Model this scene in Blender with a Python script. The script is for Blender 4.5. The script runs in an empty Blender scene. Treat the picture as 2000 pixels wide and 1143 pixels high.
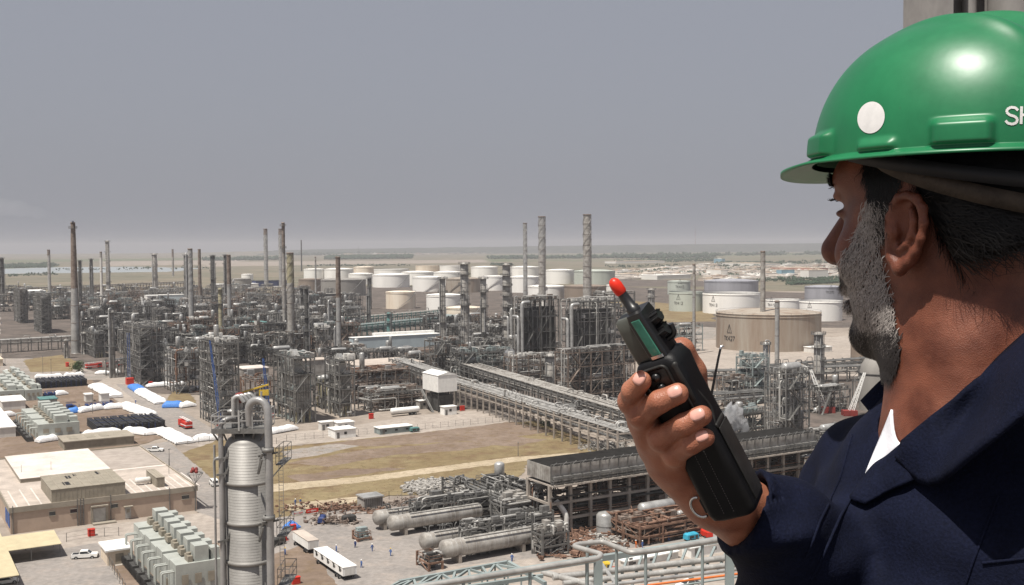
import bpy, math, random
import numpy as np
from mathutils import Vector, Matrix
sc = bpy.context.scene
R = math.radians
# ---------------------------------------------------------------- camera
CAM_H = 65.0
FPX = 2100.0
cam_d = bpy.data.cameras.new('camera'); cam = bpy.data.objects.new('camera', cam_d)
sc.collection.objects.link(cam)
cam_d.sensor_width = 36.0; cam_d.lens = 36.0*FPX/2000.0
cam_d.clip_start = 0.05; cam_d.clip_end = 60000
cam.rotation_mode = 'QUATERNION'
PITCH, ROLL = R(-2.45), R(0.35)
_M = Matrix.Rotation(R(90)+PITCH, 3, 'X') @ Matrix.Rotation(-ROLL, 3, 'Z')
cam.rotation_quaternion = _M.to_quaternion(); cam.location = (0, 0, CAM_H)
sc.camera = cam
CM = np.array(_M)
# ---------------------------------------------------------------- sun, sky, exposure
SUN_AZ, SUN_EL = R(220), R(67)          # compass angle from +Y towards +X
S = Vector((math.sin(SUN_AZ)*math.cos(SUN_EL), math.cos(SUN_AZ)*math.cos(SUN_EL), math.sin(SUN_EL)))
sd = bpy.data.lights.new('sun', 'SUN'); sd.energy = 4.9; sd.angle = R(0.6); sd.color = (1.0, 0.95, 0.87)
sun = bpy.data.objects.new('sun', sd); sc.collection.objects.link(sun)
sun.rotation_euler = S.to_track_quat('Z', 'Y').to_euler(); sun.location = (0, -50, 300)
W = bpy.data.worlds.new('World'); sc.world = W; W.use_nodes = True
nt = W.node_tree; bg = nt.nodes['Background']
sky = nt.nodes.new('ShaderNodeTexSky'); sky.sky_type = 'NISHITA'; sky.sun_disc = False
sky.sun_elevation = SUN_EL; sky.sun_rotation = SUN_AZ; sky.altitude = 50
sky.air_density = 1.0; sky.dust_density = 6.0; sky.ozone_density = 1.5
mixn = nt.nodes.new('ShaderNodeMix'); mixn.data_type = 'RGBA'
mixn.inputs[0].default_value = 0.80
mixn.inputs[7].default_value = (3.75, 3.85, 4.35, 1)     # dust veil over the blue
nt.links.new(sky.outputs[0], mixn.inputs[6]); nt.links.new(mixn.outputs[2], bg.inputs[0])
bg.inputs[1].default_value = 0.075
sc.view_settings.view_transform = 'Standard'; sc.view_settings.look = 'None'
sc.view_settings.exposure = 0.33; sc.view_settings.gamma = 1
sc.cycles.use_denoising = True
try: sc.cycles.denoiser = 'OPENIMAGEDENOISE'
except Exception: pass
sc.cycles.max_bounces = 6; sc.cycles.diffuse_bounces = 3; sc.cycles.glossy_bounces = 3
sc.cycles.volume_bounces = 0; sc.cycles.transparent_max_bounces = 8
sc.cycles.caustics_reflective = False; sc.cycles.caustics_refractive = False

# ---------------------------------------------------------------- picture <-> world
def ray(px, py):
    d = CM @ np.array([(px-1000)/FPX, -(py-571.5)/FPX, -1.0]); return d
def at_h(px, py, h=0.0):
    d = ray(px, py); t = (h-CAM_H)/d[2]
    return Vector((d[0]*t, d[1]*t, h))
def at_y(px, py, Y):
    d = ray(px, py); t = Y/d[1]
    return Vector((d[0]*t, Y, CAM_H+d[2]*t))
def proj(p):
    c = CM.T @ (np.array(p)-np.array([0, 0, CAM_H]))
    return 1000+FPX*c[0]/-c[2], 571.5-FPX*c[1]/-c[2]
TH = R(31)
AX = Vector((math.cos(TH), math.sin(TH), 0)); BX = Vector((-math.sin(TH), math.cos(TH), 0))
def reach(p, d, px):                     # how far along d from p until it stands over picture column px
    c = CM.T @ (np.array(p)-np.array([0, 0, CAM_H])); e = CM.T @ np.array(d)
    k = (px-1000)/FPX
    return -(c[0]+k*c[2])/(e[0]+k*e[2])
def height(p, py):                       # height above p of what shows at row py
    d = ray(proj(p)[0], py); s = math.hypot(p[0], p[1])/math.hypot(d[0], d[1])
    return CAM_H+d[2]*s-p[2]
def foot(px, py, pxa, pxb, pyt, h=0.0):  # near corner, end of the right side, end of the left side, top row
    p = at_h(px, py, h); return p, reach(p, AX, pxa), reach(p, BX, pxb), height(p, pyt)
def ppm(p): return FPX/p[1]

# ---------------------------------------------------------------- mesh builder
class MB:
    def __init__(s): s.v = []; s.f = []; s.sm = []
    def add(s, vs, fs, smooth=False):
        n = len(s.v); s.v.extend(vs)
        for f in fs: s.f.append([i+n for i in f])
        s.sm.extend([smooth]*len(fs)); return s
    def box(s, x0, y0, z0, x1, y1, z1):
        if x0 > x1: x0, x1 = x1, x0
        if y0 > y1: y0, y1 = y1, y0
        if z0 > z1: z0, z1 = z1, z0
        return s.add([(x0,y0,z0),(x1,y0,z0),(x1,y1,z0),(x0,y1,z0),(x0,y0,z1),(x1,y0,z1),(x1,y1,z1),(x0,y1,z1)],
              [(3,2,1,0),(4,5,6,7),(0,1,5,4),(1,2,6,5),(2,3,7,6),(3,0,4,7)])
    def cbox(s, c, d, rz=0.0):            # centre, full size, turn
        x, y, z = d[0]/2, d[1]/2, d[2]/2; ca, sa = math.cos(rz), math.sin(rz)
        vs = [(c[0]+ca*a*x-sa*b*y, c[1]+sa*a*x+ca*b*y, c[2]+e*z) for e in (-1, 1) for a, b in ((-1,-1),(1,-1),(1,1),(-1,1))]
        return s.add(vs, [(3,2,1,0),(4,5,6,7),(0,1,5,4),(1,2,6,5),(2,3,7,6),(3,0,4,7)])
    def bar(s, p, q, w, h=None):          # square bar from p to q
        h = h or w; p = Vector(p); q = Vector(q); d = (q-p)
        if d.length < 1e-6: return s
        d.normalize(); u = d.cross(Vector((0,0,1)))
        if u.length < 1e-3: u = Vector((1,0,0))
        u.normalize(); v = u.cross(d); u = u*w/2; v = v*h/2
        vs = [tuple(c+a*u+b*v) for c in (p, q) for a, b in ((-1,-1),(1,-1),(1,1),(-1,1))]
        return s.add(vs, [(3,2,1,0),(4,5,6,7),(0,1,5,4),(1,2,6,5),(2,3,7,6),(3,0,4,7)])
    def cyl(s, p, q, r, r2=None, n=10, caps=True):
        r2 = r if r2 is None else r2; p = Vector(p); q = Vector(q); d = q-p
        if d.length < 1e-6: return s
        d.normalize(); u = d.cross(Vector((0,0,1)))
        if u.length < 1e-3: u = Vector((1,0,0))
        u.normalize(); v = d.cross(u); ring = [(math.cos(2*math.pi*i/n), math.sin(2*math.pi*i/n)) for i in range(n)]
        a = [tuple(p+(u*c+v*w)*r) for c, w in ring]; b = [tuple(q+(u*c+v*w)*r2) for c, w in ring]
        s.add(a+b, [(i, (i+1)%n, n+(i+1)%n, n+i) for i in range(n)], True)
        if caps:
            if r > 0: s.add(a, [tuple(range(n-1, -1, -1))])
            if r2 > 0: s.add(b, [tuple(range(n))])
        return s
    def lathe(s, prof, n=24, c=(0,0,0), axis='z', cap=True, a0=0, a1=2*math.pi):
        vs = []; full = abs(a1-a0-2*math.pi) < 1e-6; m = n if full else n+1
        for r, z in prof:
            for i in range(m):
                a = a0+(a1-a0)*i/n; x, y = r*math.cos(a), r*math.sin(a)
                if axis == 'z': vs.append((c[0]+x, c[1]+y, c[2]+z))
                elif axis == 'x': vs.append((c[0]+z, c[1]+x, c[2]+y))
                else: vs.append((c[0]+y, c[1]+z, c[2]+x))
        fs = []
        for k in range(len(prof)-1):
            for i in range(n if full else n):
                j = (i+1) % m
                fs.append((k*m+i, k*m+j, (k+1)*m+j, (k+1)*m+i))
        s.add(vs, fs, True)
        if cap and full:
            if prof[0][0] > 1e-4: s.add(vs[:m], [tuple(range(m-1, -1, -1))])
            if prof[-1][0] > 1e-4: s.add(vs[-m:], [tuple(range(m))])
        return s
    def tube(s, pts, r, n=8, closed=False):
        pts = [Vector(p) for p in pts]; rings = []; u = None
        for i, p in enumerate(pts):
            if i == 0: d = pts[1]-p
            elif i == len(pts)-1: d = p-pts[i-1]
            else: d = (pts[i+1]-p).normalized()+(p-pts[i-1]).normalized()
            if d.length < 1e-7: d = Vector((0,0,1))
            d.normalize()
            if u is None:
                u = d.cross(Vector((0,0,1)))
                if u.length < 1e-2: u = Vector((1,0,0))
            u = (u-d*u.dot(d)); u.normalize(); v = d.cross(u)
            rr = r[i] if hasattr(r, '__len__') else r
            rings.append([tuple(p+(u*math.cos(2*math.pi*k/n)+v*math.sin(2*math.pi*k/n))*rr) for k in range(n)])
        vs = [x for g in rings for x in g]
        s.add(vs, [(k*n+i, k*n+(i+1)%n, (k+1)*n+(i+1)%n, (k+1)*n+i) for k in range(len(rings)-1) for i in range(n)], True)
        s.add(rings[0], [tuple(range(n-1, -1, -1))]); s.add(rings[-1], [tuple(range(n))])
        return s
    def prism(s, poly, z0, z1):           # poly in xy, counter-clockwise
        n = len(poly)
        return s.add([(x,y,z0) for x, y in poly]+[(x,y,z1) for x, y in poly],
              [tuple(range(n-1,-1,-1)), tuple(range(n, 2*n))]+[(i,(i+1)%n,n+(i+1)%n,n+i) for i in range(n)])
    def side(s, poly, x0, x1):            # outline in (y, z) extruded along x
        n = len(poly)
        return s.add([(x0,y,z) for y, z in poly]+[(x1,y,z) for y, z in poly],
              [tuple(range(n-1,-1,-1)), tuple(range(n, 2*n))]+[(i,(i+1)%n,n+(i+1)%n,n+i) for i in range(n)])
    def mesh(s, name):
        me = bpy.data.meshes.new(name); me.from_pydata([tuple(v) for v in s.v], [], s.f)
        if any(s.sm): me.polygons.foreach_set('use_smooth', s.sm)
        me.update(); return me
def bend(pts, r, k=4):                    # round the corners of a pipe run
    pts = [Vector(p) for p in pts]; out = [pts[0]]
    for i in range(1, len(pts)-1):
        a, b, c = pts[i-1], pts[i], pts[i+1]; u = (a-b); v = (c-b)
        rr = min(r, u.length*.45, v.length*.45); u.normalize(); v.normalize()
        for j in range(k+1):
            t = j/k; out.append(((b+u*rr)*(1-t)**2+b*2*t*(1-t)+(b+v*rr)*t*t))
    out.append(pts[-1]); return out
def tag(o, label=None, cat=None, group=None, kind=None):
    if label: o['label'] = label
    if cat: o['category'] = cat
    if group: o['group'] = group
    if kind: o['kind'] = kind
    return o
def put(name, mb, mat, parent=None, loc=None, rz=None):
    me = mb.mesh(name) if isinstance(mb, MB) else mb
    o = bpy.data.objects.new(name, me); sc.collection.objects.link(o)
    if mat is not None and len(me.materials) == 0: me.materials.append(mat)
    if parent is not None: o.parent = parent
    if loc is not None: o.location = loc
    if rz is not None: o.rotation_euler = (0, 0, rz)
    return o
def thing(name, loc, rz, label, cat, group=None):
    o = bpy.data.objects.new(name, None); sc.collection.objects.link(o); o.empty_display_size = .5
    o.location = loc; o.rotation_euler = (0, 0, rz); return tag(o, label, cat, group)
def copy_tree(o, parent=None):
    c = o.copy(); sc.collection.objects.link(c)
    if parent is not None: c.parent = parent
    for ch in list(o.children): copy_tree(ch, c)
    return c
def dup(o, loc, rz, label, group=None):
    c = copy_tree(o); c.location = loc; c.rotation_euler = (0, 0, rz); c['label'] = label
    if group: c['group'] = group
    return c

# ---------------------------------------------------------------- materials
def mat(name, col, rough=.8, metal=0.0, var=.25, scale=1.0, col2=None, bump=0.0, bscale=8.0, streak=False, spec=.3, fine=0.0, coords='Object'):
    m = bpy.data.materials.new(name); m.use_nodes = True; t = m.node_tree; b = t.nodes['Principled BSDF']
    b.inputs['Roughness'].default_value = rough; b.inputs['Metallic'].default_value = metal
    b.inputs['Specular IOR Level'].default_value = spec
    tc = t.nodes.new('ShaderNodeTexCoord'); mp = t.nodes.new('ShaderNodeMapping')
    t.links.new(tc.outputs[coords], mp.inputs[0])
    mp.inputs['Scale'].default_value = (1, 1, .12) if streak else (1, 1, 1)
    n = t.nodes.new('ShaderNodeTexNoise'); n.inputs['Scale'].default_value = scale; n.inputs['Detail'].default_value = 6
    n.inputs['Roughness'].default_value = .65
    t.links.new(mp.outputs[0], n.inputs['Vector'])
    r = t.nodes.new('ShaderNodeValToRGB'); c2 = col2 or tuple(c*(1-var) for c in col)
    hi = tuple(min(1, c*(1+var*.4)) for c in col)
    r.color_ramp.elements[0].position = .32; r.color_ramp.elements[0].color = (*c2, 1)
    r.color_ramp.elements[1].position = .62; r.color_ramp.elements[1].color = (*hi, 1)
    t.links.new(n.outputs[0], r.inputs[0]); out = r.outputs[0]
    if fine > 0:
        n2 = t.nodes.new('ShaderNodeTexNoise'); n2.inputs['Scale'].default_value = scale*14; n2.inputs['Detail'].default_value = 3
        t.links.new(mp.outputs[0], n2.inputs['Vector'])
        mr = t.nodes.new('ShaderNodeMapRange'); mr.inputs[3].default_value = 1-fine; mr.inputs[4].default_value = 1+fine
        mr.inputs[1].default_value = .3; mr.inputs[2].default_value = .7
        t.links.new(n2.outputs[0], mr.inputs[0])
        mm = t.nodes.new('ShaderNodeVectorMath'); mm.operation = 'MULTIPLY'
        t.links.new(out, mm.inputs[0]); t.links.new(mr.outputs[0], mm.inputs[1]); out = mm.outputs[0]
    t.links.new(out, b.inputs['Base Color'])
    if bump > 0:
        n3 = t.nodes.new('ShaderNodeTexNoise'); n3.inputs['Scale'].default_value = bscale; n3.inputs['Detail'].default_value = 4
        t.links.new(tc.outputs[coords], n3.inputs['Vector']); bn = t.nodes.new('ShaderNodeBump')
        bn.inputs['Strength'].default_value = bump; bn.inputs['Distance'].default_value = .1/bscale*4
        t.links.new(n3.outputs[0], bn.inputs['Height']); t.links.new(bn.outputs[0], b.inputs['Normal'])
    return m
M = {}
M['steel'] = mat('galvanised_steel', (.18,.176,.168), .55, .3, .45, .35, fine=.15)
M['steel_d'] = mat('dark_steel', (.065,.063,.06), .7, .1, .5, .4, fine=.2)
M['steel_b'] = mat('brownish_steel', (.20,.165,.14), .75, 0, .5, .35, col2=(.09,.055,.04), fine=.2)
M['rust'] = mat('rusty_steel', (.20,.12,.085), .85, 0, .5, .5, col2=(.07,.035,.022), fine=.2)
M['clad'] = mat('aluminium_cladding', (.42,.415,.40), .42, .4, .35, .3, fine=.08, spec=.5)
M['clad2'] = mat('dull_cladding', (.36,.345,.32), .6, .15, .4, .35, col2=(.19,.17,.15))
M['pipe'] = mat('bare_pipe', (.38,.37,.35), .5, .2, .45, .4, fine=.1)
M['white'] = mat('white_paint', (.78,.77,.74), .6, 0, .12, .5, fine=.03)
M['white2'] = mat('weathered_white_paint', (.66,.64,.6), .65, 0, .25, .2, streak=True)
M['cream'] = mat('cream_paint', (.66,.56,.44), .7, 0, .2, .2, streak=True)
M['tankwhite'] = mat('tank_white_paint', (.82,.80,.76), .6, 0, .1, .06, streak=True)
M['tankcream'] = mat('tank_cream_paint', (.74,.66,.55), .65, 0, .2, .08, col2=(.62,.50,.38), streak=True)
M['tankgrey'] = mat('tank_grey_paint', (.26,.245,.225), .7, 0, .2, .08, streak=True)
M['tankbrown'] = mat('tank_brown_paint', (.24,.19,.15), .7, 0, .2, .08, streak=True)
M['tankgreen'] = mat('tank_pale_green_paint', (.44,.47,.42), .65, 0, .15, .08, streak=True)
M['tanksilver'] = mat('tank_silver_paint', (.36,.36,.39), .5, .2, .2, .08, streak=True)
M['tanrust'] = mat('rust_streaked_tan_paint', (.31,.275,.23), .75, 0, .3, .12, col2=(.23,.165,.12), streak=True)
M['green'] = mat('pale_green_paint', (.37,.385,.355), .6, 0, .15, .4, fine=.04)
M['teal'] = mat('teal_painted_steel', (.10,.22,.21), .6, 0, .3, .4)
M['tealpale'] = mat('pale_teal_painted_steel', (.25,.29,.285), .6, 0, .25, .4)
M['yellow'] = mat('yellow_paint', (.62,.42,.04), .6, 0, .25, .6)
M['paleyellow'] = mat('pale_yellow_paint', (.33,.30,.20), .7, 0, .3, .4)
M['roofyellow'] = mat('cream_sheet_roof', (.50,.43,.28), .6, 0, .12, .4)
M['red'] = mat('red_paint', (.55,.035,.02), .5, 0, .2, .6)
M['darkred'] = mat('dark_red_paint', (.22,.035,.03), .6, 0, .3, .6)
M['orange'] = mat('orange_paint', (.6,.16,.04), .6, 0, .2, .6)
M['blue'] = mat('blue_paint', (.04,.10,.30), .6, 0, .25, .6)
M['bluetarp'] = mat('blue_tarpaulin', (.07,.22,.6), .6, 0, .25, 1.5, bump=.4, bscale=2)
M['darkblue'] = mat('dark_blue_paint', (.02,.04,.14), .6, 0, .3, .6)
M['paleblue'] = mat('pale_blue_sheet_wall', (.43,.50,.53), .6, 0, .1, .2)
M['black'] = mat('black_rubber', (.015,.015,.016), .6, 0, .3, 2)
M['blackpaint'] = mat('black_painted_metal', (.03,.03,.033), .6, 0, .5, 1.5, fine=.3)
M['glass'] = mat('dark_window_glass', (.03,.035,.04), .12, 0, .2, 1, spec=.6)
M['concrete'] = mat('concrete', (.34,.30,.26), .9, 0, .3, .25, fine=.08)
M['beige'] = mat('pink_beige_blockwork', (.42,.325,.255), .9, 0, .12, .35, fine=.05)
M['fascia'] = mat('grey_brown_fascia', (.30,.265,.215), .9, 0, .18, .3, fine=.08)
M['duct'] = mat('brown_grey_cladding_panel', (.27,.24,.19), .7, 0, .2, .5, fine=.06)
M['roofwhite'] = mat('bright_roof_membrane', (.60,.54,.49), .85, 0, .2, .15, fine=.06)
M['roofgrey'] = mat('dusty_roof_membrane', (.44,.38,.33), .9, 0, .25, .18, fine=.06)
M['tarp'] = mat('white_tarpaulin', (.80,.79,.78), .7, 0, .1, 1.2, bump=.5, bscale=1.5)
M['leaf'] = mat('tree_foliage', (.055,.085,.03), .85, 0, .5, .8, spec=.15)
M['farleaf'] = mat('far_foliage', (.045,.07,.045), .9, 0, .5, .02, spec=.1)
M['bark'] = mat('bark', (.12,.08,.05), .9, 0, .4, 3)
M['skyblue'] = mat('worker_blue_cloth', (.07,.13,.32), .9, 0, .2, 6)
M['skin'] = mat('worker_skin', (.30,.15,.10), .6, 0, .1, 6)
M['grate'] = mat('dark_cooler_mesh', (.022,.021,.020), .9, 0, .35, .6, fine=.3, spec=.03)
M['scrap'] = mat('mixed_scrap', (.42,.40,.37), .6, .2, .75, .9, fine=.4)
# ================================================================ GROUND
def ground_mat(name, c1, c2, c3, s1=.02, s2=.4, rough=.95):
    m = bpy.data.materials.new(name); m.use_nodes = True; t = m.node_tree; b = t.nodes['Principled BSDF']
    b.inputs['Roughness'].default_value = rough; b.inputs['Specular IOR Level'].default_value = .1
    tc = t.nodes.new('ShaderNodeTexCoord')
    def noise(sc_, det=5):
        n = t.nodes.new('ShaderNodeTexNoise'); n.inputs['Scale'].default_value = sc_; n.inputs['Detail'].default_value = det
        n.inputs['Roughness'].default_value = .62; t.links.new(tc.outputs['Object'], n.inputs['Vector']); return n.outputs[0]
    def ramp(x, a, b_, p=.42, q=.58):
        r = t.nodes.new('ShaderNodeValToRGB'); e = r.color_ramp.elements
        e[0].position = p; e[0].color = (*a, 1); e[1].position = q; e[1].color = (*b_, 1); t.links.new(x, r.inputs[0]); return r.outputs[0]
    def mix(f, a, b_, mode='MIX'):
        x = t.nodes.new('ShaderNodeMix'); x.data_type = 'RGBA'; x.blend_type = mode
        if isinstance(f, float): x.inputs[0].default_value = f
        else: t.links.new(f, x.inputs[0])
        t.links.new(a, x.inputs[6]); t.links.new(b_, x.inputs[7]); return x.outputs[2]
    big = ramp(noise(s1), c1, c2); f = t.nodes.new('ShaderNodeMapRange')
    f.inputs[1].default_value = .5; f.inputs[2].default_value = .68
    t.links.new(noise(s1*3.7, 8), f.inputs[0])
    c3n = t.nodes.new('ShaderNodeRGB'); c3n.outputs[0].default_value = (*c3, 1)
    col = mix(f.outputs[0], big, c3n.outputs[0])
    col = mix(.35, col, ramp(noise(s2, 8), (.55,.55,.55), (1.3,1.3,1.3), .35, .65), 'MULTIPLY')
    t.links.new(col, b.inputs['Base Color']); return m
gm_base = ground_mat('dusty_plant_ground', (.27,.23,.195), (.31,.265,.225), (.225,.19,.16), .012, .25)
gm_far = ground_mat('dry_plain', (.20,.168,.125), (.155,.142,.105), (.10,.105,.07), .0026, .02)
gm_conc = ground_mat('pinkish_concrete_yard', (.32,.28,.245), (.36,.315,.275), (.28,.24,.21), .05, .5)
gm_asph = ground_mat('worn_asphalt', (.235,.215,.20), (.27,.245,.225), (.31,.27,.24), .06, .8)
gm_grass = ground_mat('dry_grass_field', (.185,.14,.078), (.22,.175,.10), (.15,.10,.062), .035, .35)
gm_brown = ground_mat('reddish_dry_patch', (.175,.13,.10), (.215,.165,.13), (.165,.12,.08), .06, .5)
gm_gravel = ground_mat('grey_gravel_patch', (.24,.22,.20), (.30,.265,.24), (.22,.18,.14), .08, .9)
gm_sand = ground_mat('pale_sand_track', (.37,.305,.215), (.42,.35,.255), (.31,.25,.17), .08, .7)
gm_green = ground_mat('green_scrub', (.09,.115,.06), (.13,.14,.08), (.17,.15,.10), .01, .08)
gm_water = mat('pale_water', (.30,.33,.34), .35, 0, .1, .005)
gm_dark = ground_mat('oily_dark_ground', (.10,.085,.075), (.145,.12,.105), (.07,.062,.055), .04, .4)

g = MB(); XW, Y0, Y1 = 13000, -300, 16000
g.add([(-XW,Y0,0),(XW,Y0,0),(XW,1500,0),(-XW,1500,0)], [(0,1,2,3)])
tag(put('ground', g, gm_base), kind='structure', label='dusty beige plant ground')
g = MB(); g.add([(-XW,1500,0),(XW,1500,0),(XW,Y1,0),(-XW,Y1,0)], [(0,1,2,3)])
tag(put('plain', g, gm_far), kind='structure', label='dry flat plain out to the horizon')
_zl = [0]
def zone(name, pts, m, label=None, h=None, jit=0):
    _zl[0] += 1
    h = h if h is not None else .004*_zl[0]+.01
    P = [at_h(x, y, h) for x, y in pts]
    if jit:
        rnd = random.Random(_zl[0]*7); Q = []
        for i in range(len(P)):
            a, b = P[i], P[(i+1)%len(P)]; n = max(1, int((b-a).length/jit/3)); n = min(n, 30)
            for k in range(n):
                q = a.lerp(b, k/n)
                if k: q = q+Vector((rnd.uniform(-1,1), rnd.uniform(-1,1), 0))*jit
                Q.append(q)
        P = Q
    mb = MB(); mb.add([tuple(p) for p in P], [tuple(range(len(P)-1,-1,-1))])
    me = mb.mesh(name); me.flip_normals() if me.polygons[0].normal.z < 0 else None
    return tag(put(name, me, m), kind='structure', label=label)
# far plain
zone('green_strip', [(-60,527),(110,526),(110,519),(-60,521)], gm_green, jit=20)
zone('lagoon', [(-80,536),(330,531),(400,524),(250,521),(110,522),(-60,527)], gm_water, 'pale still lagoon beyond the plant', jit=12)
zone('sand_plain', [(200,520),(480,516),(470,508),(200,511)], gm_base, jit=25)
zone('sand_flat', [(400,521),(1000,512),(1000,507),(400,512)], gm_base, jit=20)
zone('scrub_plain', [(0,513),(0,508),(500,503),(500,506)], gm_green, jit=20)
zone('fields', [(950,512),(1700,501),(1700,493),(950,499)], gm_green, 'green fields beyond the town', jit=30)
zone('tilled_strip', [(1000,507),(1700,497),(1700,499.5),(1000,510)], gm_far, jit=15)
zone('dry_field', [(1180,541),(1660,531),(1660,527),(1180,534)], gm_grass, jit=10)
zone('bare_lot', [(1200,560),(1400,560),(1420,547),(1200,547)], gm_dark, jit=5)
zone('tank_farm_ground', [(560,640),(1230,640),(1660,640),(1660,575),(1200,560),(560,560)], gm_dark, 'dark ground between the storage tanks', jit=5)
zone('tank_farm_sand', [(1180,632),(1400,628),(1400,600),(1190,585)], gm_grass, jit=5)
zone('wet_lot', [(1240,665),(1400,662),(1400,640),(1270,632)], gm_gravel, jit=4)
zone('tank_farm_ground', [(1500,640),(2400,640),(2400,560),(1660,575)], gm_dark, jit=5)
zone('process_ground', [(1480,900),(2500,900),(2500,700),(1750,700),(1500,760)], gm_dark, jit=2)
zone('sandy_lot', [(1300,735),(1720,735),(1760,700),(1720,655),(1280,668)], gm_conc, 'sandy lot round the tan tank', jit=3)
zone('left_lot', [(-40,690),(50,690),(30,625),(-40,612)], gm_gravel, jit=1)
# plant roads and yards
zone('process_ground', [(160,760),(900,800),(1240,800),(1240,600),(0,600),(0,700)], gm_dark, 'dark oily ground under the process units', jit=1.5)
zone('left_road', [(0,700),(95,700),(240,742),(200,742),(70,742),(0,728)], gm_gravel, jit=.3)
zone('plant_road', [(215,735),(250,735),(440,862),(540,848),(700,830),(800,812),(960,800),(1060,822),(1045,832),(545,872),(530,885),(350,870),(330,860),(185,750)], gm_conc, 'concrete plant road and apron', jit=.2)
zone('asphalt_road', [(225,750),(262,750),(430,845),(370,862),(330,838)], gm_asph, jit=.3)
zone('cable_yard', [(0,745),(180,742),(300,850),(330,852),(275,868),(120,895),(-20,900),(-60,745)], gm_brown, 'brown bare yard under the covered stacks', jit=1)
zone('lawn', [(60,727),(45,703),(120,693),(150,706),(140,725)], gm_grass, jit=1)
zone('small_lawn', [(318,790),(338,764),(372,770),(384,786),(360,792)], gm_grass, jit=.5)
zone('dry_field_near', [(355,885),(430,858),(545,874),(700,858),(1045,822),(1100,842),(1160,864),(1190,882),(1030,905),(1000,965),(760,968),(700,985),(545,1012),(480,1010),(420,940)], gm_grass, 'dry grass field crossed by a sand track', jit=.6)
zone('grey_gravel', [(548,882),(640,868),(720,862),(700,872),(620,890),(560,898)], gm_gravel, jit=.8)
zone('pink_gravel', [(640,866),(800,848),(1000,824),(1090,842),(1030,850),(900,862),(720,872)], gm_brown, jit=.8)
zone('brown_patch', [(560,905),(700,880),(880,864),(1010,856),(980,866),(900,880),(760,890),(640,912)], gm_brown, jit=1)
zone('brown_patch', [(900,856),(960,850),(1070,858),(1010,872),(940,868)], gm_brown, jit=1)
zone('brown_patch', [(560,930),(690,915),(800,914),(700,928),(590,944)], gm_brown, jit=1)
zone('sand_track', [(520,962),(700,943),(860,922),(1000,903),(1135,890),(1130,884),(1000,893),(860,911),(700,932),(520,947)], gm_sand, 'pale sand track across the dry field', jit=.4)
zone('sand_patch', [(560,985),(620,978),(700,970),(690,982),(640,994),(570,1000)], gm_sand, jit=.8)
zone('stone_strip', [(1130,868),(1240,862),(1240,885),(1190,884)], gm_gravel, jit=.5)
zone('yard', [(530,1013),(700,990),(800,985),(1000,985),(1240,1010),(1420,1000),(1500,1143),(1500,1200),(480,1200)], gm_asph, 'worn asphalt maintenance yard', jit=.5)
zone('concrete_yard', [(850,1110),(1090,1085),(1420,1050),(1450,1200),(860,1200)], gm_conc, jit=.3)
zone('dirt_strip', [(530,1085),(600,1060),(660,1143),(640,1200),(500,1200)], gm_brown, jit=.5)
zone('building_yard', [(-40,1060),(21,1048),(385,1003),(430,985),(440,1200),(-80,1200)], gm_conc, 'concrete yard before the beige building', jit=.2)
zone('car_park', [(-40,1090),(120,1072),(190,1060),(245,1160),(250,1240),(-80,1240)], gm_asph, 'grey car park with yellow roofed shades', jit=.2)
zone('side_road', [(385,1000),(270,872),(330,862),(355,885),(420,940),(470,1010),(430,1015)], gm_asph, jit=.2)
zone('transformer_yard', [(215,1100),(232,1080),(300,1070),(430,1060),(430,1200),(280,1200)], gm_brown, jit=.2)
# grass tufts and low scrub over the field: uncountable
def tufts(name, poly, n, seed, m, hmin, hmax, label, cat):
    rnd = random.Random(seed); xs = [p[0] for p in poly]; ys = [p[1] for p in poly]; mb = MB()
    def inside(x, y):
        c = False
        for i in range(len(poly)):
            (x1, y1), (x2, y2) = poly[i], poly[i-1]
            if (y1 > y) != (y2 > y) and x < (x2-x1)*(y-y1)/(y2-y1)+x1: c = not c
        return c
    k = 0
    while k < n:
        x, y = rnd.uniform(min(xs), max(xs)), rnd.uniform(min(ys), max(ys))
        if not inside(x, y): continue
        p = at_h(x, y, .05); k += 1
        for j in range(4):
            a = rnd.uniform(0, 6.3); h = rnd.uniform(hmin, hmax); w = h*rnd.uniform(.4, 1.2)
            q = p+Vector((rnd.uniform(-.6,.6), rnd.uniform(-.6,.6), 0))
            dx, dy = math.cos(a)*w, math.sin(a)*w
            mb.add([(q.x-dx,q.y-dy,q.z),(q.x+dx,q.y+dy,q.z),(q.x+dx*.3+rnd.uniform(-.2,.2)*h,q.y+dy*.3,q.z+h)], [(0,1,2)])
    return tag(put(name, mb, m), label, cat, kind='stuff')
tufts('dry_grass', [(545,1005),(440,950),(420,900),(545,885),(700,868),(1045,835),(1150,864),(1030,900),(1000,960),(760,962)], 2600, 4,
      mat('dry_grass_blades', (.25,.20,.10), .9, 0, .3, .1), .06, .2, 'dry grass tufts scattered over the field', 'grass')

# ================================================================ FAR HILLS, TREES, TOWN
rnd = random.Random(11)
def ridge(name, pts, Y, depth, m, label):
    mb = MB(); top = []; n = 90
    xs = [p[0] for p in pts]; ys = [p[1] for p in pts]
    for i in range(n+1):
        px = xs[0]+(xs[-1]-xs[0])*i/n; py = float(np.interp(px, xs, ys))+rnd.uniform(-.35, .35)
        q = at_y(px, py, Y); top.append(q)
    vs = []
    for q in top:
        vs += [(q.x, Y-depth, 0), (q.x, Y-depth*.4, max(.5, q.z*.75)), (q.x, Y, max(1, q.z)), (q.x*1.02, Y+depth, 0)]
    mb.add(vs, [(4*i+k, 4*i+4+k, 4*i+5+k, 4*i+1+k) for i in range(n) for k in range(3)], True)
    return tag(put(name, mb, m), label, kind='structure')
ridge('hills', [(-100,497),(200,496),(420,493),(600,488),(900,485)], 11200, 700, gm_far, 'low brown rise along the left horizon')
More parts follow.
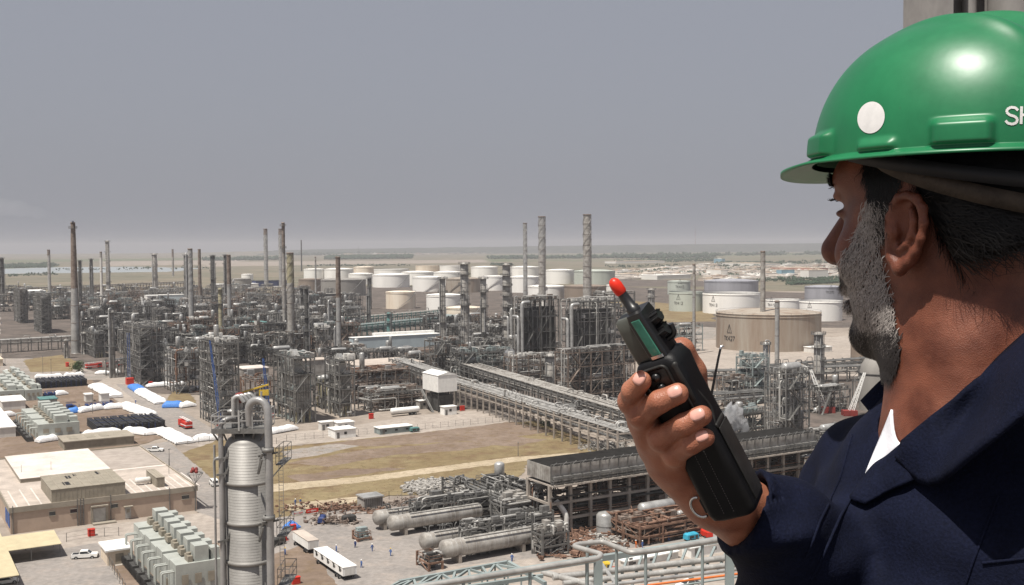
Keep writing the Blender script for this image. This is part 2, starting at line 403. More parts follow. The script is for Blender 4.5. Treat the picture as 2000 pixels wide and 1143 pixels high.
gm_wood = ground_mat('far_wooded_rise', (.035,.045,.04), (.055,.065,.055), (.12,.12,.10), .0035, .02)
ridge('hills', [(540,489),(700,486),(900,483),(1200,479),(1500,476),(2100,472)], 10800, 900, gm_wood, 'dark wooded rise along the horizon right of the spiral stacks')
def wood(name, regions, n, size, seed, label):   # far tree belts, many small ragged crowns
    rr = random.Random(seed); mb = MB()
    for _ in range(n):
        (x0, y0, x1, y1, th) = rr.choice(regions); u = rr.random()
        px = x0+(x1-x0)*u; py = y0+(y1-y0)*u+rr.uniform(-th, th)/2
        p = at_h(px, py, 0); s = size*rr.uniform(.5, 1.5)*(p.y/4000)**.7
        for j in range(5):
            c = p+Vector((rr.uniform(-1,1)*s*1.6, rr.uniform(-1,1)*s, s*rr.uniform(.3, 1.1))); r = s*rr.uniform(.35,.7)
            a = rr.uniform(0, 6.3); vs = []
            for k in range(5): vs.append((c.x+math.cos(a+k*1.257)*r, c.y+math.sin(a+k*1.257)*r*.8, c.z+rr.uniform(-.2,.2)*r))
            mb.add(vs+[(c.x, c.y, c.z+r*rr.uniform(.7,1.1)), (c.x, c.y, c.z-r*.8)],
                   [(k, (k+1)%5, 5) for k in range(5)]+[((k+1)%5, k, 6) for k in range(5)])
    return tag(put(name, mb, M['farleaf']), label, 'trees', kind='stuff')
wood('far_wood', [(0,521,112,518,6),(0,523,100,521,4)], 420, 5, 1, 'dense green grove beside the pale lagoon at far left')
wood('far_wood', [(560,497,1000,491,6),(900,492,1660,485,6),(640,506,800,504,3)], 3000, 8, 2, 'dark tree belt along the far horizon above the white tanks')
wood('far_wood', [(960,506,1200,504,2),(1200,501,1660,497,2.5),(1200,505,1400,503,2),(400,509,560,507,2)], 900, 8, 3, 'green hedge lines across the far fields')
wood('far_wood', [(1205,538,1330,527,5),(1330,534,1480,540,5),(1480,547,1650,546,8),(1350,526,1640,528,7),(1400,515,1560,518,4),(1540,556,1640,552,3),(1380,520,1660,512,8),(1660,530,2400,520,30),(1205,512,1400,508,6)], 2600, 4.2, 5, 'trees scattered among the houses of the far town')
wood('far_wood', [(600,520,800,519,2),(960,518,1000,518,3),(1180,522,1330,519,4),(0,540,110,536,3),(110,528,420,524,3)], 260, 4, 6, 'scrubby trees behind the white tank farm')
# town blocks
tm = [mat('far_wall_'+n, c, .9, 0, .1, .02) for n, c in (('white',(.72,.70,.66)),('sand',(.5,.42,.34)),('grey',(.4,.38,.37)),('pink',(.45,.33,.27)),('red',(.35,.17,.13)),('blue',(.2,.34,.42)))]
def house(px, py, w, d, h, m, label, group=None, name='house', cat='house'):
    p = at_h(px, py, 0); t = thing(name, p, TH+R(rnd.choice((0, 90, 12))), label, cat, group)
    b = MB(); b.box(-w/2, -d/2, 0, w/2, d/2, h)
    put('wall', b, m, t)
    r = MB(); r.box(-w/2-.3, -d/2-.3, h+.01, w/2+.3, d/2+.3, h+.5); r.box(-w*.2, -d*.2, h+.51, w*.1, d*.15, h+2.2)
    put('roof', r, tm[0] if rnd.random() < .5 else tm[1], t)
    if False:
        q = MB()
        for f in range(max(1, int(h/3.2))):
            for k in range(max(2, int(w/5))):
                x = -w/2+(k+.5)*w/max(2, int(w/5)); q.box(x-.8, -d/2-.06, 1+f*3.2, x+.8, -d/2+.04, 2.3+f*3.2)
        put('window', q, M['glass'], t)
    return t
regs = [((650,497,1000,492,6),95,'flat roofed house among the trees left of the tall twin stacks','houses of the far left town'),
        ((1000,492,1660,486,3),60,'building on the horizon strip right of the twin stacks','buildings along the horizon'),
        ((1205,540,1400,526,18),50,'low building of the town just above the radio aerial','low buildings above the radio'),
        ((1380,538,1660,528,26),80,'house of the town left of the bearded face','houses beside the face')]
for (x0,y0,x1,y1,th), n, lab, grp in regs:
    for _ in range(n):
        u = rnd.random(); px = x0+(x1-x0)*u; py = y0+(y1-y0)*u+rnd.uniform(-th, th)/2; s = (at_h(px, py).y/3000)**.6
        house(px, py, rnd.uniform(14,50)*s, rnd.uniform(10,26)*s, rnd.uniform(3.5,8)*s, mm_ := rnd.choice(tm[:4]), ('small ' if (big_ := rnd.random()) < .5 else 'wide ')+mm_.name.split('_')[-1].split('.')[0]+' '+lab, grp)
mass = MB(); rr = random.Random(9)
for _ in range(9000):
    (x0,y0,x1,y1,th), n, lab, grp = rr.choice(regs); u = rr.random(); px = x0+(x1-x0)*u; py = y0+(y1-y0)*u+rr.uniform(-th, th)/2
    p = at_h(px, py); s = (p.y/3000)**.6; mass.cbox((p.x, p.y, 2*s), (rr.uniform(8,26)*s, rr.uniform(6,14)*s, rr.uniform(3.4,6)*s), TH)
for _ in range(2500):
    p = at_h(rr.uniform(1660, 2400), rr.uniform(505, 560)); s = (p.y/3000)**.6; mass.cbox((p.x, p.y, 2*s), (rr.uniform(8,26)*s, rr.uniform(6,14)*s, rr.uniform(3.4,6)*s), TH)
tag(put('far_town', mass, mat('far_town_walls', (.55,.49,.43), .9, 0, .5, .012, col2=(.22,.2,.18))), 'mass of small pale buildings filling the far town', 'town', kind='stuff')
for px, py, w, h, m, lab in [(1498,486,300,34,tm[5],'long blue grey block on the horizon left of the nose'),(1370,481,60,30,tm[0],'white block on the horizon, left one of a pair'),
        (1388,480,70,38,tm[0],'taller white block on the horizon, right one of a pair'),(1405,514,34,16,tm[5],'small blue building in the middle of the far town'),
        (1534,538,50,12,tm[5],'light blue shed among trees left of the beard'),(1590,544,75,16,tm[0],'white long shed among trees beside the beard'),
        (1400,540,60,14,tm[0],'white gabled hall in the town above the tan tank'),(1240,514,170,8,tm[0],'long white warehouse above the radio tip'),
        (1460,519,190,8,tm[0],'long white warehouse right of the tall rusty stack'),(1560,530,160,9,tm[4],'long red roofed hall in the far town'),
        (1240,541,150,7,tm[0],'row of low white sheds right of the pale green tank'),(1300,545,150,8,tm[0],'low white building behind the pale tanks'),
        (1160,487,200,22,tm[0],'white works on the horizon beside the right twin stack')]:
    house(px, py, w*(at_h(px,py).y/3000), w*.35*(at_h(px,py).y/3000)**.5, h, m, lab, name='building', cat='building')
def mast(px, py, top, w, m, label, name='radio_mast'):
    p = at_h(px, py, 0); h = height(p, top); b = MB(); n = 10
    for i in range(3):
        a = i*2.094; b.cyl((w*math.cos(a), w*math.sin(a), 0), (w*.15*math.cos(a), w*.15*math.sin(a), h*.8), w*.16, w*.1, 5)
    for k in range(n):
        z = h*.8*k/n; r = w*(1-.85*k/n)
        for i in range(3): b.bar((r*math.cos(i*2.094), r*math.sin(i*2.094), z), (r*.93*math.cos((i+1)*2.094), r*.93*math.sin((i+1)*2.094), z+h*.08), w*.12)
    b.cyl((0,0,h*.78), (0,0,h), w*.14, w*.05, 5)
    return tag(put(name, b, m, loc=p), label, 'mast')
mast(1358, 492, 436, 5, M['darkred'], 'thin tall red lattice mast on the horizon')
mast(1243, 486, 450, 8, tm[4], 'broader lattice mast on the horizon above the radio')
mast(700, 500, 478, 5, M['steel'], 'faint thin mast on the horizon above the white tanks')

# ================================================================ HAZE
hz = MB(); hz.box(-XW-300, Y0-200, -1.0, XW+300, Y1+300, 150)
hm = bpy.data.materials.new('dusty_air'); hm.use_nodes = True; t = hm.node_tree
t.nodes.remove(t.nodes['Principled BSDF']); pv = t.nodes.new('ShaderNodeVolumePrincipled')
pv.inputs['Color'].default_value = (.75,.74,.765,1); pv.inputs['Density'].default_value = 1.0e-4; pv.inputs['Anisotropy'].default_value = 0.0
t.links.new(pv.outputs[0], t.nodes['Material Output'].inputs['Volume'])
tag(put('haze', hz, hm), 'thin dusty haze over the plain', 'haze', kind='stuff')
# ================================================================ PLANT BUILDERS
def clutter(mb, rnd, La, Lb, H, n, rmax=.35, zmin=.5):
    for _ in range(n):
        p = [rnd.uniform(0, La), rnd.uniform(0, Lb), rnd.uniform(zmin, H)]; pts = [tuple(p)]
        for k in range(rnd.randint(1, 4)):
            ax = rnd.choice((0, 0, 1, 2, 2)); L = (La, Lb, H)[ax]
            p[ax] = min(L, max(zmin if ax == 2 else 0, p[ax]+rnd.uniform(-1, 1)*L*.8)); pts.append(tuple(p))
        r = rnd.uniform(.1, rmax); q = [pts[0]]
        for a in pts[1:]:
            if (Vector(a)-Vector(q[-1])).length > .5: q.append(a)
        if len(q) > 1: mb.tube(bend(q, 1.0, 2), r, 6)
def handrail(mb, x0, y0, x1, y1, z, h=1.15, t=.09, step=2.5):
    P = [(x0,y0),(x1,y0),(x1,y1),(x0,y1),(x0,y0)]
    for (a, b), (c, d) in zip(P, P[1:]):
        for e in (h, h*.5): mb.bar((a,b,z+e), (c,d,z+e), t)
        L = math.hypot(c-a, d-b); n = max(1, int(L/step))
        for k in range(n): mb.bar((a+(c-a)*k/n, b+(d-b)*k/n, z), (a+(c-a)*k/n, b+(d-b)*k/n, z+h), t)
def h_vessel(mb, c, L, r, ax='x', n=14):
    prof = [(0.02, -L/2-r*.5), (r*.6, -L/2-r*.38), (r*.9, -L/2-r*.18), (r, -L/2), (r, L/2), (r*.9, L/2+r*.18), (r*.6, L/2+r*.38), (.02, L/2+r*.5)]
    mb.lathe(prof, n, c, ax, cap=False)
def v_vessel(mb, c, h, r, n=14):
    mb.lathe([(r*.8, 0), (r, .01), (r, h-r*.5), (r*.9, h-r*.3), (r*.6, h-r*.1), (.02, h)], n, c)
def frame_unit(p, La, Lb, H, seed, label, cat='process unit', name='process_unit', levels=None, m='steel', dm='steel_d', pm='pipe',
               pipes=26, vessels=3, rails=True, brace=True, group=None, eq=None, col_w=.42, conc=False, vm='clad', roof=False, bay=5.5):
    rnd = random.Random(seed); t = thing(name, p, TH, label, cat, group); La = max(3, La); Lb = max(3, Lb)
    levels = levels or max(1, int(H/5)); nx = max(1, int(La/bay)); ny = max(1, int(Lb/bay)); lz = [H*(k+1)/levels for k in range(levels)]
    f = MB()
    for i in range(nx+1):
        for j in range(ny+1):
            if 0 < i < nx and 0 < j < ny and rnd.random() < .4: continue
            x, y = La*i/nx, Lb*j/ny; f.box(x-col_w/2, y-col_w/2, -.2, x+col_w/2, y+col_w/2, H+rnd.choice((0, 0, 1.2)))
    for z in lz:
        for j in range(ny+1): f.bar((0, Lb*j/ny, z-.2), (La, Lb*j/ny, z-.2), .26, .38)
        for i in range(nx+1): f.bar((La*i/nx, 0, z-.24), (La*i/nx, Lb, z-.24), .24, .34)
    if brace:
        z0 = 0
        for z in lz:
            for i in range(nx):
                if rnd.random() < .45: f.bar((La*i/nx, -.05, z0), (La*(i+1)/nx, -.05, z), .16)
            for j in range(ny):
                if rnd.random() < .45: f.bar((-.05, Lb*j/ny, z0), (-.05, Lb*(j+1)/ny, z), .16)
            z0 = z
    put('frame', f, M['concrete'] if conc else M[m], t)
    d = MB(); rl = MB()
    for z in lz:
        for i in range(nx):
            for j in range(ny):
                if rnd.random() < .62: d.box(La*i/nx+.2, Lb*j/ny+.2, z+.02, La*(i+1)/nx-.2, Lb*(j+1)/ny-.2, z+.1)
        if rails: handrail(rl, 0, 0, La, Lb, z+.1)
    put('deck', d, M[dm], t)
    if rails: put('railing', rl, M[m], t)
    c = MB(); clutter(c, rnd, La, Lb, H+1.5, int(pipes*1.3), .32)
    put('piping', c, M[pm], t)
    c = MB(); clutter(c, rnd, La, Lb, H+.8, int(pipes*.9), .14)
    for _ in range(int(pipes*1.2)):
        z = rnd.choice([0]+lz); s = rnd.uniform(.5, 1.6); x, y = rnd.uniform(0, La-s), rnd.uniform(0, Lb-s)
        c.box(x, y, z+.12, x+s*rnd.uniform(.5,2), y+s, z+.12+s*rnd.uniform(.5,1.6))
    put('equipment', c, M[eq or rnd.choice(('steel_d', 'steel_b', 'clad2', 'white2', 'tealpale', 'clad', 'steel_d'))], t)
    for k in range(vessels):
        v = MB(); z = rnd.choice([0]+lz)+.12
        if rnd.random() < .5:
            r = rnd.uniform(.7, 1.5); L = min(La*.6, rnd.uniform(4, 9)); h_vessel(v, (rnd.uniform(L/2+r, max(L/2+r, La-L/2-r)), rnd.uniform(r, Lb-r), z+r), L, r)
            nm = 'drum'
        else:
            r = rnd.uniform(.6, 1.4); v_vessel(v, (rnd.uniform(r, La-r), rnd.uniform(r, Lb-r), z), rnd.uniform(3, 8), r); nm = 'vessel'
        put(nm, v, M[vm], t)
    if La > 6 and H > 8 and rnd.random() < .7:    # outside stair
        s = MB(); z0 = 0
        for k, z in enumerate(lz):
            a, b = (.5, min(La-.5, 5.5)) if k % 2 == 0 else (min(La-.5, 5.5), .5)
            s.bar((a, -1.0, z0), (b, -1.0, z), .9, .14); s.bar((a, -1.4, z0+1), (b, -1.4, z+1), .09); s.bar((a, -.6, z0+1), (b, -.6, z+1), .09)
            s.box(b-.6, -1.5, z-.05, b+.6, 0, z+.05); z0 = z
        put('stair', s, M[m], t)
    if roof:
        q = MB(); q.box(-.4, -.4, H+1.0, La+.4, Lb+.4, H+1.3); put('roof', q, M['roofgrey'], t)
    return t
def rack(p, q, w, z, label, seed, m='steel', pm='pipe', n=9, levels=2, cat='pipe rack', group=None, bay=6, conc=False, hoops=0):
    p, q = Vector((p[0],p[1],0)), Vector((q[0],q[1],0)); d = q-p; L = d.length; a = math.atan2(d.y, d.x)
    t = thing('pipe_rack', p, a, label, cat, group); rnd = random.Random(seed); nb = max(1, int(L/bay)); f = MB()
    lv = [z-2.2*k for k in range(levels)]
    for i in range(nb+1):
        x = L*i/nb
        for y in (0, w): f.box(x-.24, y-.24, -.2, x+.24, y+.24, z+.6)
        for zz in lv: f.bar((x, 0, zz-.2), (x, w, zz-.2), .3, .4)
        if rnd.random() < .3 and i < nb: f.bar((x, -.05, .5), (x+L/nb, -.05, lv[-1]), .16)
    for zz in lv:
        for y in (0, w): f.bar((0, y, zz-.5), (L, y, zz-.5), .22, .34)
    put('frame', f, M['concrete'] if conc else M[m], t)
    for k, zz in enumerate(lv):
        c = MB(); y = .5
        while y < w-.4:
            r = rnd.uniform(.12, .36); x0, x1 = (0, L) if rnd.random() < .7 else sorted((rnd.uniform(0, L*.4), rnd.uniform(L*.6, L)))
            pts = [(x0, y, zz+r)]
            if rnd.random() < .35 and L > 30:      # expansion loop
                xm = rnd.uniform(x0+6, x1-8); up = 1.6+rnd.random()
                pts += [(xm,y,zz+r),(xm,y,zz+r+up),(xm+3.5,y,zz+r+up),(xm+3.5,y,zz+r)]
            pts.append((x1, y, zz+r)); c.tube(bend(pts, .8, 3), r, 8); y += 2*r+rnd.uniform(.15, .6)
        for _ in range(hoops if k == 0 else 0):
            x = rnd.uniform(2, L-2); r = .3; yy = rnd.uniform(.5, w*.6)
            c.tube(bend([(x,yy,zz),(x,yy,zz+1.6),(x,yy+2.5,zz+1.6),(x,yy+2.5,zz)], .8, 4), r, 8)
        put('pipe_layer', c, M[pm if pm != 'pipe' else rnd.choice(('pipe', 'clad2', 'steel'))], t)
    return t
def stack(px, pyb, pyt, wb, wt, label, m='clad', tm_=None, tfrac=.3, strakes=0, sfrac=.35, bands=4, plats=(), cone=False, name='chimney', cat='chimney', h0=0, n=18, group=None):
    p = at_h(px, pyb, h0); H = height(p, pyt); k = ppm(p); rb, rt = wb/2/k, wt/2/k
    t = thing(name, p, 0, label, cat, group); zt = H*(1-tfrac); R_ = lambda z: rb+(rt-rb)*(z/H)
    s = MB()
    base = [(rb*2.2, 0), (rb*2.2, H*.01), (rb, H*.06)] if cone else [(rb*1.08, 0), (rb, .3)]
    z1 = zt if tm_ else H
    s.lathe(base+[(R_(z), z) for z in np.linspace(base[-1][1]+.1, z1, 6)], n); put('shaft', s, M[m], t)
    if tm_:
        s = MB(); s.lathe([(R_(zt)*1.01, zt), (R_(H), H)], n); put('upper_shaft', s, M[tm_], t)
    s = MB(); s.lathe([(rt*1.02, H-.8), (rt*1.16, H-.6), (rt*1.16, H+.25), (rt*.9, H+.25), (rt*.88, H-.8)], n, cap=False); put('cap_ring', s, M['steel_b'], t)
    s = MB()
    for i in range(bands):
        z = H*(.1+.8*i/max(1, bands-1)); r = R_(z); s.lathe([(r, z-.15), (r*1.07, z-.12), (r*1.07, z+.12), (r, z+.15)], n, cap=False)
    s.bar((rb*1.1, 0, H*.05), (rt*1.12, 0, H), .3)
    put('band', s, M['steel_b'], t)
    if strakes:
        s = MB(); hs = H*sfrac
        for a0 in (0, 2.094, 4.189):
            P = []
            for i in range(37):
                z = H-hs+hs*i/36*.97; a = a0+i/36*2*math.pi*hs/(rt*2*5.2)*1.0; r = R_(z)*1.1; P.append((r*math.cos(a), r*math.sin(a), z))
            s.tube(P, rt*.06, 4)
        put('spiral_strake', s, M[m], t)
    for fz in plats:
        s = MB(); z = H*fz; r = R_(z); s.lathe([(r, z), (r+1.3, z), (r+1.3, z+.2), (r, z+.2)], 12, cap=False)
        for a in range(12):
            x, y = (r+1.25)*math.cos(a*.5236), (r+1.25)*math.sin(a*.5236); x2, y2 = (r+1.25)*math.cos((a+1)*.5236), (r+1.25)*math.sin((a+1)*.5236)
            s.bar((x,y,z+.2), (x,y,z+1.3), .12); s.bar((x,y,z+1.3), (x2,y2,z+1.3), .12)
        put('platform', s, M['steel'], t)
    return t
def tower(px, pyb, pyt, w, label, m='clad2', nplat=6, seed=1, goose=0, name='process_column', cat='column', scaffold=False, group=None, pm='steel'):
    p = at_h(px, pyb); H = height(p, pyt); k = ppm(p); r = w/2/k; rnd = random.Random(seed)
    t = thing(name, p, TH, label, cat, group); s = MB()
    s.lathe([(r*1.15, 0), (r*1.05, H*.05), (r, H*.06), (r, H*.55), (r*.97, H*.56), (r*.97, H-r*.6), (r*.8, H-r*.25), (r*.4, H-r*.05), (.02, H)], 20); put('shell', s, M[m], t)
    s = MB()
    for i in range(int(H/2.6)):
        z = 1.5+i*2.6; s.lathe([(r, z-.1), (r*1.03, z), (r, z+.1)], 20, cap=False)
    put('ring', s, M['steel'], t)
    for i in range(nplat):
        z = H*(i+1)/nplat-(1.2 if i == nplat-1 else rnd.uniform(.5, 2)); a0 = rnd.uniform(0, 6.28) if i < nplat-1 else 0; a1 = a0+(rnd.uniform(2.6, 5) if i < nplat-1 else 6.28318)
        s = MB(); n = 10; s.lathe([(r, z), (r+1.2, z), (r+1.2, z+.15), (r, z+.15)], n, cap=False, a0=a0, a1=a1)
        for j in range(n+1):
            a = a0+(a1-a0)*j/n; x, y = (r+1.15)*math.cos(a), (r+1.15)*math.sin(a); s.bar((x,y,z), (x,y,z+1.2), .12)
            if j < n:
                b = a0+(a1-a0)*(j+1)/n
                for e in (.6, 1.2): s.bar((x,y,z+e), ((r+1.15)*math.cos(b),(r+1.15)*math.sin(b),z+e), .1)
        put('platform', s, M['steel'], t)
    s = MB()
    for i in range(3+goose):
        a = rnd.uniform(3.2, 6.2); rr = rnd.uniform(.14, .3) if i >= goose else r*.28; z = H*rnd.uniform(.6, .98) if i >= goose else H+r*.6
        x, y = (r+rr+.25)*math.cos(a), (r+rr+.25)*math.sin(a); pts = [(x,y,.3), (x,y,z), (0,0,z), (0,0,min(z-.5, H-.1))] if i < goose else [(x,y,.3),(x,y,z),(x*.6,y*.6,z)]
        s.tube(bend(pts, r*.8 if i < goose else .5, 4), rr, 8)
    put('side_pipe', s, M['clad'], t)
    s = MB(); a = rnd.uniform(3.4, 5.9); x, y = (r+.5)*math.cos(a), (r+.5)*math.sin(a)
    for d in (-.3, .3): s.bar((x+d, y, 0), (x+d, y, H), .1)
    for i in range(int(H/1.2)): s.bar((x-.3, y, i*1.2+.3), (x+.3, y, i*1.2+.3), .08)
    put('ladder', s, M['steel'], t)
    return t
def storage_tank(px, py, hw, pyt, m, label, floating=False, group='round oil storage tanks', stairs=True, writing=False, rustm='steel_b'):
    q = at_h(px, py); D = math.hypot(q.x, q.y); r = hw*D/FPX; r = r/(1-r/(D+r)) if D > 0 else r
    hh = height(q, pyt); d = Vector((q.x, q.y, 0)).normalized(); p = q+d*r
    t = thing('storage_tank', p, math.atan2(-d.y, -d.x), label, 'storage tank', group)     # local +x looks back at the viewer's side
    s = MB(); s.lathe([(r, 0), (r, hh)], 56, cap=False)
    put('shell', s, M[m], t)
    s = MB()
    for z in (hh*.93,): s.lathe([(r, z-.2), (r+.35, z-.15), (r+.35, z+.1), (r, z+.15)], 56, cap=False)
    put('wind_girder', s, M[m], t)
    s = MB()
    if floating: s.lathe([(r-.2, hh-2.0), (r*.9, hh-2.3), (.05, hh-2.1)], 56, cap=False)
    else: s.lathe([(r+.3, hh), (r*.6, hh+r*.05), (.05, hh+r*.075)], 56, cap=False)
    put('roof', s, M['steel_d'] if floating else M[m], t)
    s = MB()
    for i in range(int(2*math.pi*r/7)):
        a = i*7/r
        if math.cos(a) > -.3: s.bar(((r)*math.cos(a), (r)*math.sin(a), hh), (r*math.cos(a), r*math.sin(a), hh+1.1), .14)
    s.lathe([(r, hh+1.05), (r+.12, hh+1.1), (r, hh+1.15)], 56, cap=False)
    put('railing', s, M['steel'], t)
    if stairs:
        s = MB(); P = []; a0 = random.Random(int(px)).uniform(-.9, .3); n = 24; da = hh*1.3/r
        for i in range(n):
            a = a0+da*i/n; b = a0+da*(i+1)/n; rr = r+.7
            s.bar((rr*math.cos(a), rr*math.sin(a), hh*i/n), (rr*math.cos(b), rr*math.sin(b), hh*(i+1)/n), .9, .2)
            s.bar(((rr+.4)*math.cos(a), (rr+.4)*math.sin(a), hh*i/n+1), ((rr+.4)*math.cos(b), (rr+.4)*math.sin(b), hh*(i+1)/n+1), .1)
        s.bar((r*math.cos(a0+da), r*math.sin(a0+da), 0), (r*math.cos(a0+da)+.1, r*math.sin(a0+da), hh), .2)
        put('stair', s, M['steel'], t)
    if writing:       # stencilled tank number and emblem, curved with the shell
        txt, a, sz, zc = writing; s = MB()
        seg = {'T':['01-21','11-10'],'K':['00-01','01h-11','01h-10'],'4':['11-10','01-0h','0h-1h'],'2':['01-11','11-1h','0h-1h','0h-00','00-10'],'0':['00-01','01-11','11-10','10-00'],
               '1':['01-00'],'-':['0h-1h'],'5':['11-01','01-0h','0h-1h','1h-10','10-00'],'3':['01-11','0h-1h','11-10','10-00'],'7':['01-11','11-00'],'6':['11-01','01-00','00-10','10-1h','1h-0h'],'8':['00-01','01-11','11-10','10-00','0h-1h'],'9':['00-10','10-11','11-01','01-0h','0h-1h']}
        def pt(c): return c
        x = 0
        strokes = {'T':[(0,1,1,1),(.5,1,.5,0)],'K':[(0,0,0,1),(0,.5,.9,1),(0,.5,.9,0)],'4':[(.7,0,.7,1),(.7,1,0,.35),(0,.35,1,.35)],'2':[(0,1,.9,1),(.9,1,.9,.5),(.9,.5,0,0),(0,0,.9,0)],
            '0':[(0,0,0,1),(0,1,.8,1),(.8,1,.8,0),(.8,0,0,0)],'1':[(.5,0,.5,1)],'-':[(.1,.5,.8,.5)],'5':[(.9,1,0,1),(0,1,0,.5),(0,.5,.9,.5),(.9,.5,.9,0),(.9,0,0,0)],'3':[(0,1,.9,1),(.9,1,.9,0),(.9,0,0,0),(.2,.5,.9,.5)],'7':[(0,1,.9,1),(.9,1,.3,0)]}
        for ch in txt:
            for x0, y0, x1, y1 in strokes.get(ch, []):
                f = lambda u, v: ((r+.12)*math.cos(a+(x+u)*sz/r), (r+.12)*math.sin(a+(x+u)*sz/r), zc+v*sz*1.3)
                s.bar(f(x0*.8, y0), f(x1*.8, y1), sz*.12, sz*.12)
            x += 1.0
        z3 = zc+sz*2.4; xm = len(txt)/2
        for u0, v0, u1, v1 in ((-1,0,0,2.6),(0,2.6,1,0),(-1,0,1,0),(0,0,0,2.6)):
            f = lambda u, v: ((r+.12)*math.cos(a+(xm+u)*sz/r), (r+.12)*math.sin(a+(xm+u)*sz/r), z3+v*sz)
            s.bar(f(u0, v0), f(u1, v1), sz*.09, sz*.1)
        put('stencil_marking', s, M['steel_d'], t)
    return t

# ================================================================ STORAGE TANKS
for px, py, hw, pyt, m, label, fl in [
 (614,547,20,526,'tankwhite','small white tank at the left end of the far tank row',0),(662,547,28,526,'tankwhite','white tank second from the left in the far row',0),
 (711,545,20,522,'tankcream','cream tank in the far row left of the brown topped stack',0),(705,556,24,535,'tankwhite','low white tank between two far rows, half behind the grey tank',0),
 (765,548,34,526,'tankwhite','wide white tank of the far row behind the first big white one',1),(764,562,36,537,'tankwhite','big white tank with thin dark stair just right of the grey pair',0),
 (606,574,22,546,'tankbrown','dull brown tank left of the wide grey tank',0),(671,579,43,547,'tankgrey','widest grey tank behind the low grey shed',0),
 (471,570,18,545,'tankgrey','grey tank at the left behind the spiral stack',0),(483,548,11,536,'tankwhite','tiny white tank at far left of the tank farm',0),
 (783,604,29,571,'tankcream','cream and white tank nearest the green pipe racks',0),(835,543,23,519,'tankcream','cream tank of the farthest row',1),
 (880,543,21,519,'tankwhite','white tank of the farthest row right of the cream one',1),(816,557,32,532,'tankwhite','white tank behind the first stair tank, partly hidden',0),
 (874,558,27,532,'tankwhite','white tank behind the rust stained tank',0),(838,570,32,542,'tankwhite','bright white tank left of the thick column',0),
 (906,572,35,545,'tanrust','orange stained tank behind the thick column',0),(946,543,26,522,'tankwhite','white tank in the far row right of the thick column',0),
 (966,568,22,540,'tankwhite','white tank between the two thick columns',0),(1025,546,28,522,'tankwhite','white far tank behind the slim striped stack',0),
 (1024,572,30,541,'tankwhite','white tank in front of it, left of the pale twin stack',0),(1093,555,28,528,'tankwhite','large off white tank between the twin stacks',0),
 (1161,557,40,530,'tankgreen','large pale green tank right of the rusty twin stack',0),(1067,586,36,560,'tankwhite','low white tank at the foot of the pale twin stack',0),
 (1143,588,41,560,'tankbrown','brown tank at the foot of the rusty twin stack',0),(1196,585,12,557,'tankwhite','slim white tank at the right edge of the brown one',0),
 (867,614,34,577,'tankwhite','white tank low in front of the orange stained one',0),(905,634,34,602,'tankcream','cream tank with orange foot, nearest the columns',0),
 (1326,576,22,550,'tankgreen','small pale green tank left end of the right hand group',0),(1340,609,33,571,'tankgreen','pale green tank in front of the small green one',1),
 (1428,576,51,550,'tanksilver','silver grey tank with a red stripe behind the big white one',0),(1429,614,55,574,'tankwhite','big bright white open topped tank behind the rusty stack',1),
 (1528,613,34,586,'tankwhite','white tank between the rusty stack and the short stack',1),(1603,628,39,589,'tankwhite','white tank close beside the beard',1),
 (1609,588,35,561,'tanksilver','ribbed grey tank behind the white one by the beard',0)]:
    storage_tank(px, py, hw, pyt, m, label, bool(fl), stairs=560 < py and px < 1250,
       writing={1340:('TK412',-.75,2.0,7),1429:('TK413',-.85,2.0,7),1603:('TK41',-.75,1.9,7),1528:('TK415',-.9,1.8,7),1326:('TK410',-.3,2.4,9),1609:('TK2708',.1,2.0,9)}.get(px, False))
storage_tank(1500, 688, 98, 616, 'tanrust', 'large rust streaked tan tank with pale domed roof', stairs=False, writing=('TK427',-.95,2.0,6))
storage_tank(1735, 716, 67, 655, 'tankbrown', 'brown tank half hidden behind the beard')

# ================================================================ STACKS AND COLUMNS
stack(148,690,435,17,7.5,'tallest pale stack at the left with dark brown upper half','clad','steel_b',.5,plats=(.955,),bands=7)
stack(97,580,488,6,5,'thin pale stack left of the tallest left stack','clad','steel_b',.12,strakes=3,bands=3)
stack(149,602,488,6,5,'thin spiral stack just behind the tallest left stack','clad',None,strakes=3,bands=3)
stack(199,597,492,5,4,'slim white stack right of the tallest left stack','white2','clad2',.1,bands=4,cone=True)
stack(338,540,487,4,3.4,'small far stack behind the left process units','clad2','steel_b',.3,bands=2)
stack(374,650,486,10,8,'spiral wound stack with a goose neck pipe beside it','clad',None,strakes=3,sfrac=.5,bands=3)
stack(391,600,487,6.5,5,'thin brown stack right of the goose neck stack','steel_b',None,bands=4)
stack(449,662,498,8,7,'plain grey stack with brown tip left of the striped pair','clad','steel_b',.35,bands=4,cone=True)
stack(520,560,447,8,7,'pale spiral stack on a blue grey furnace','clad','steel_b',.1,strakes=3,bands=5)
stack(549,560,447,8,7,'pale spiral stack, right one of the furnace pair','clad','steel_b',.1,strakes=3,bands=5)
stack(556,662,435,7,5.5,'tall pale stack with two platforms near its top','clad2','steel_b',.22,bands=6,plats=(.97,.78))
stack(569,690,494,14,12,'mossy striped stack with bold spiral on a heater','clad2','paleyellow',.3,strakes=3,sfrac=.45,bands=3)
stack(589,530,469,2.5,1.8,'thin faint flare stack behind the tank farm','steel_d',None,bands=2,plats=(.9,),name='flare_stack',cat='flare stack')
stack(617,590,502,3.5,2.6,'very thin pale stack before the wide grey tank','clad','clad2',.2,bands=3)
stack(662,700,502,10,8,'grey stack with brown upper part on the right heater','clad','steel_b',.4,bands=4,cone=True)
stack(1026,582,436,8,7,'slim striped stack left of the thick twin stacks','clad',None,strakes=3,sfrac=.55,bands=4)
stack(1059,600,423,14,13,'thick pale twin stack with splayed foot','clad2','clad',.42,strakes=3,sfrac=.4,bands=7,cone=True,h0=0)
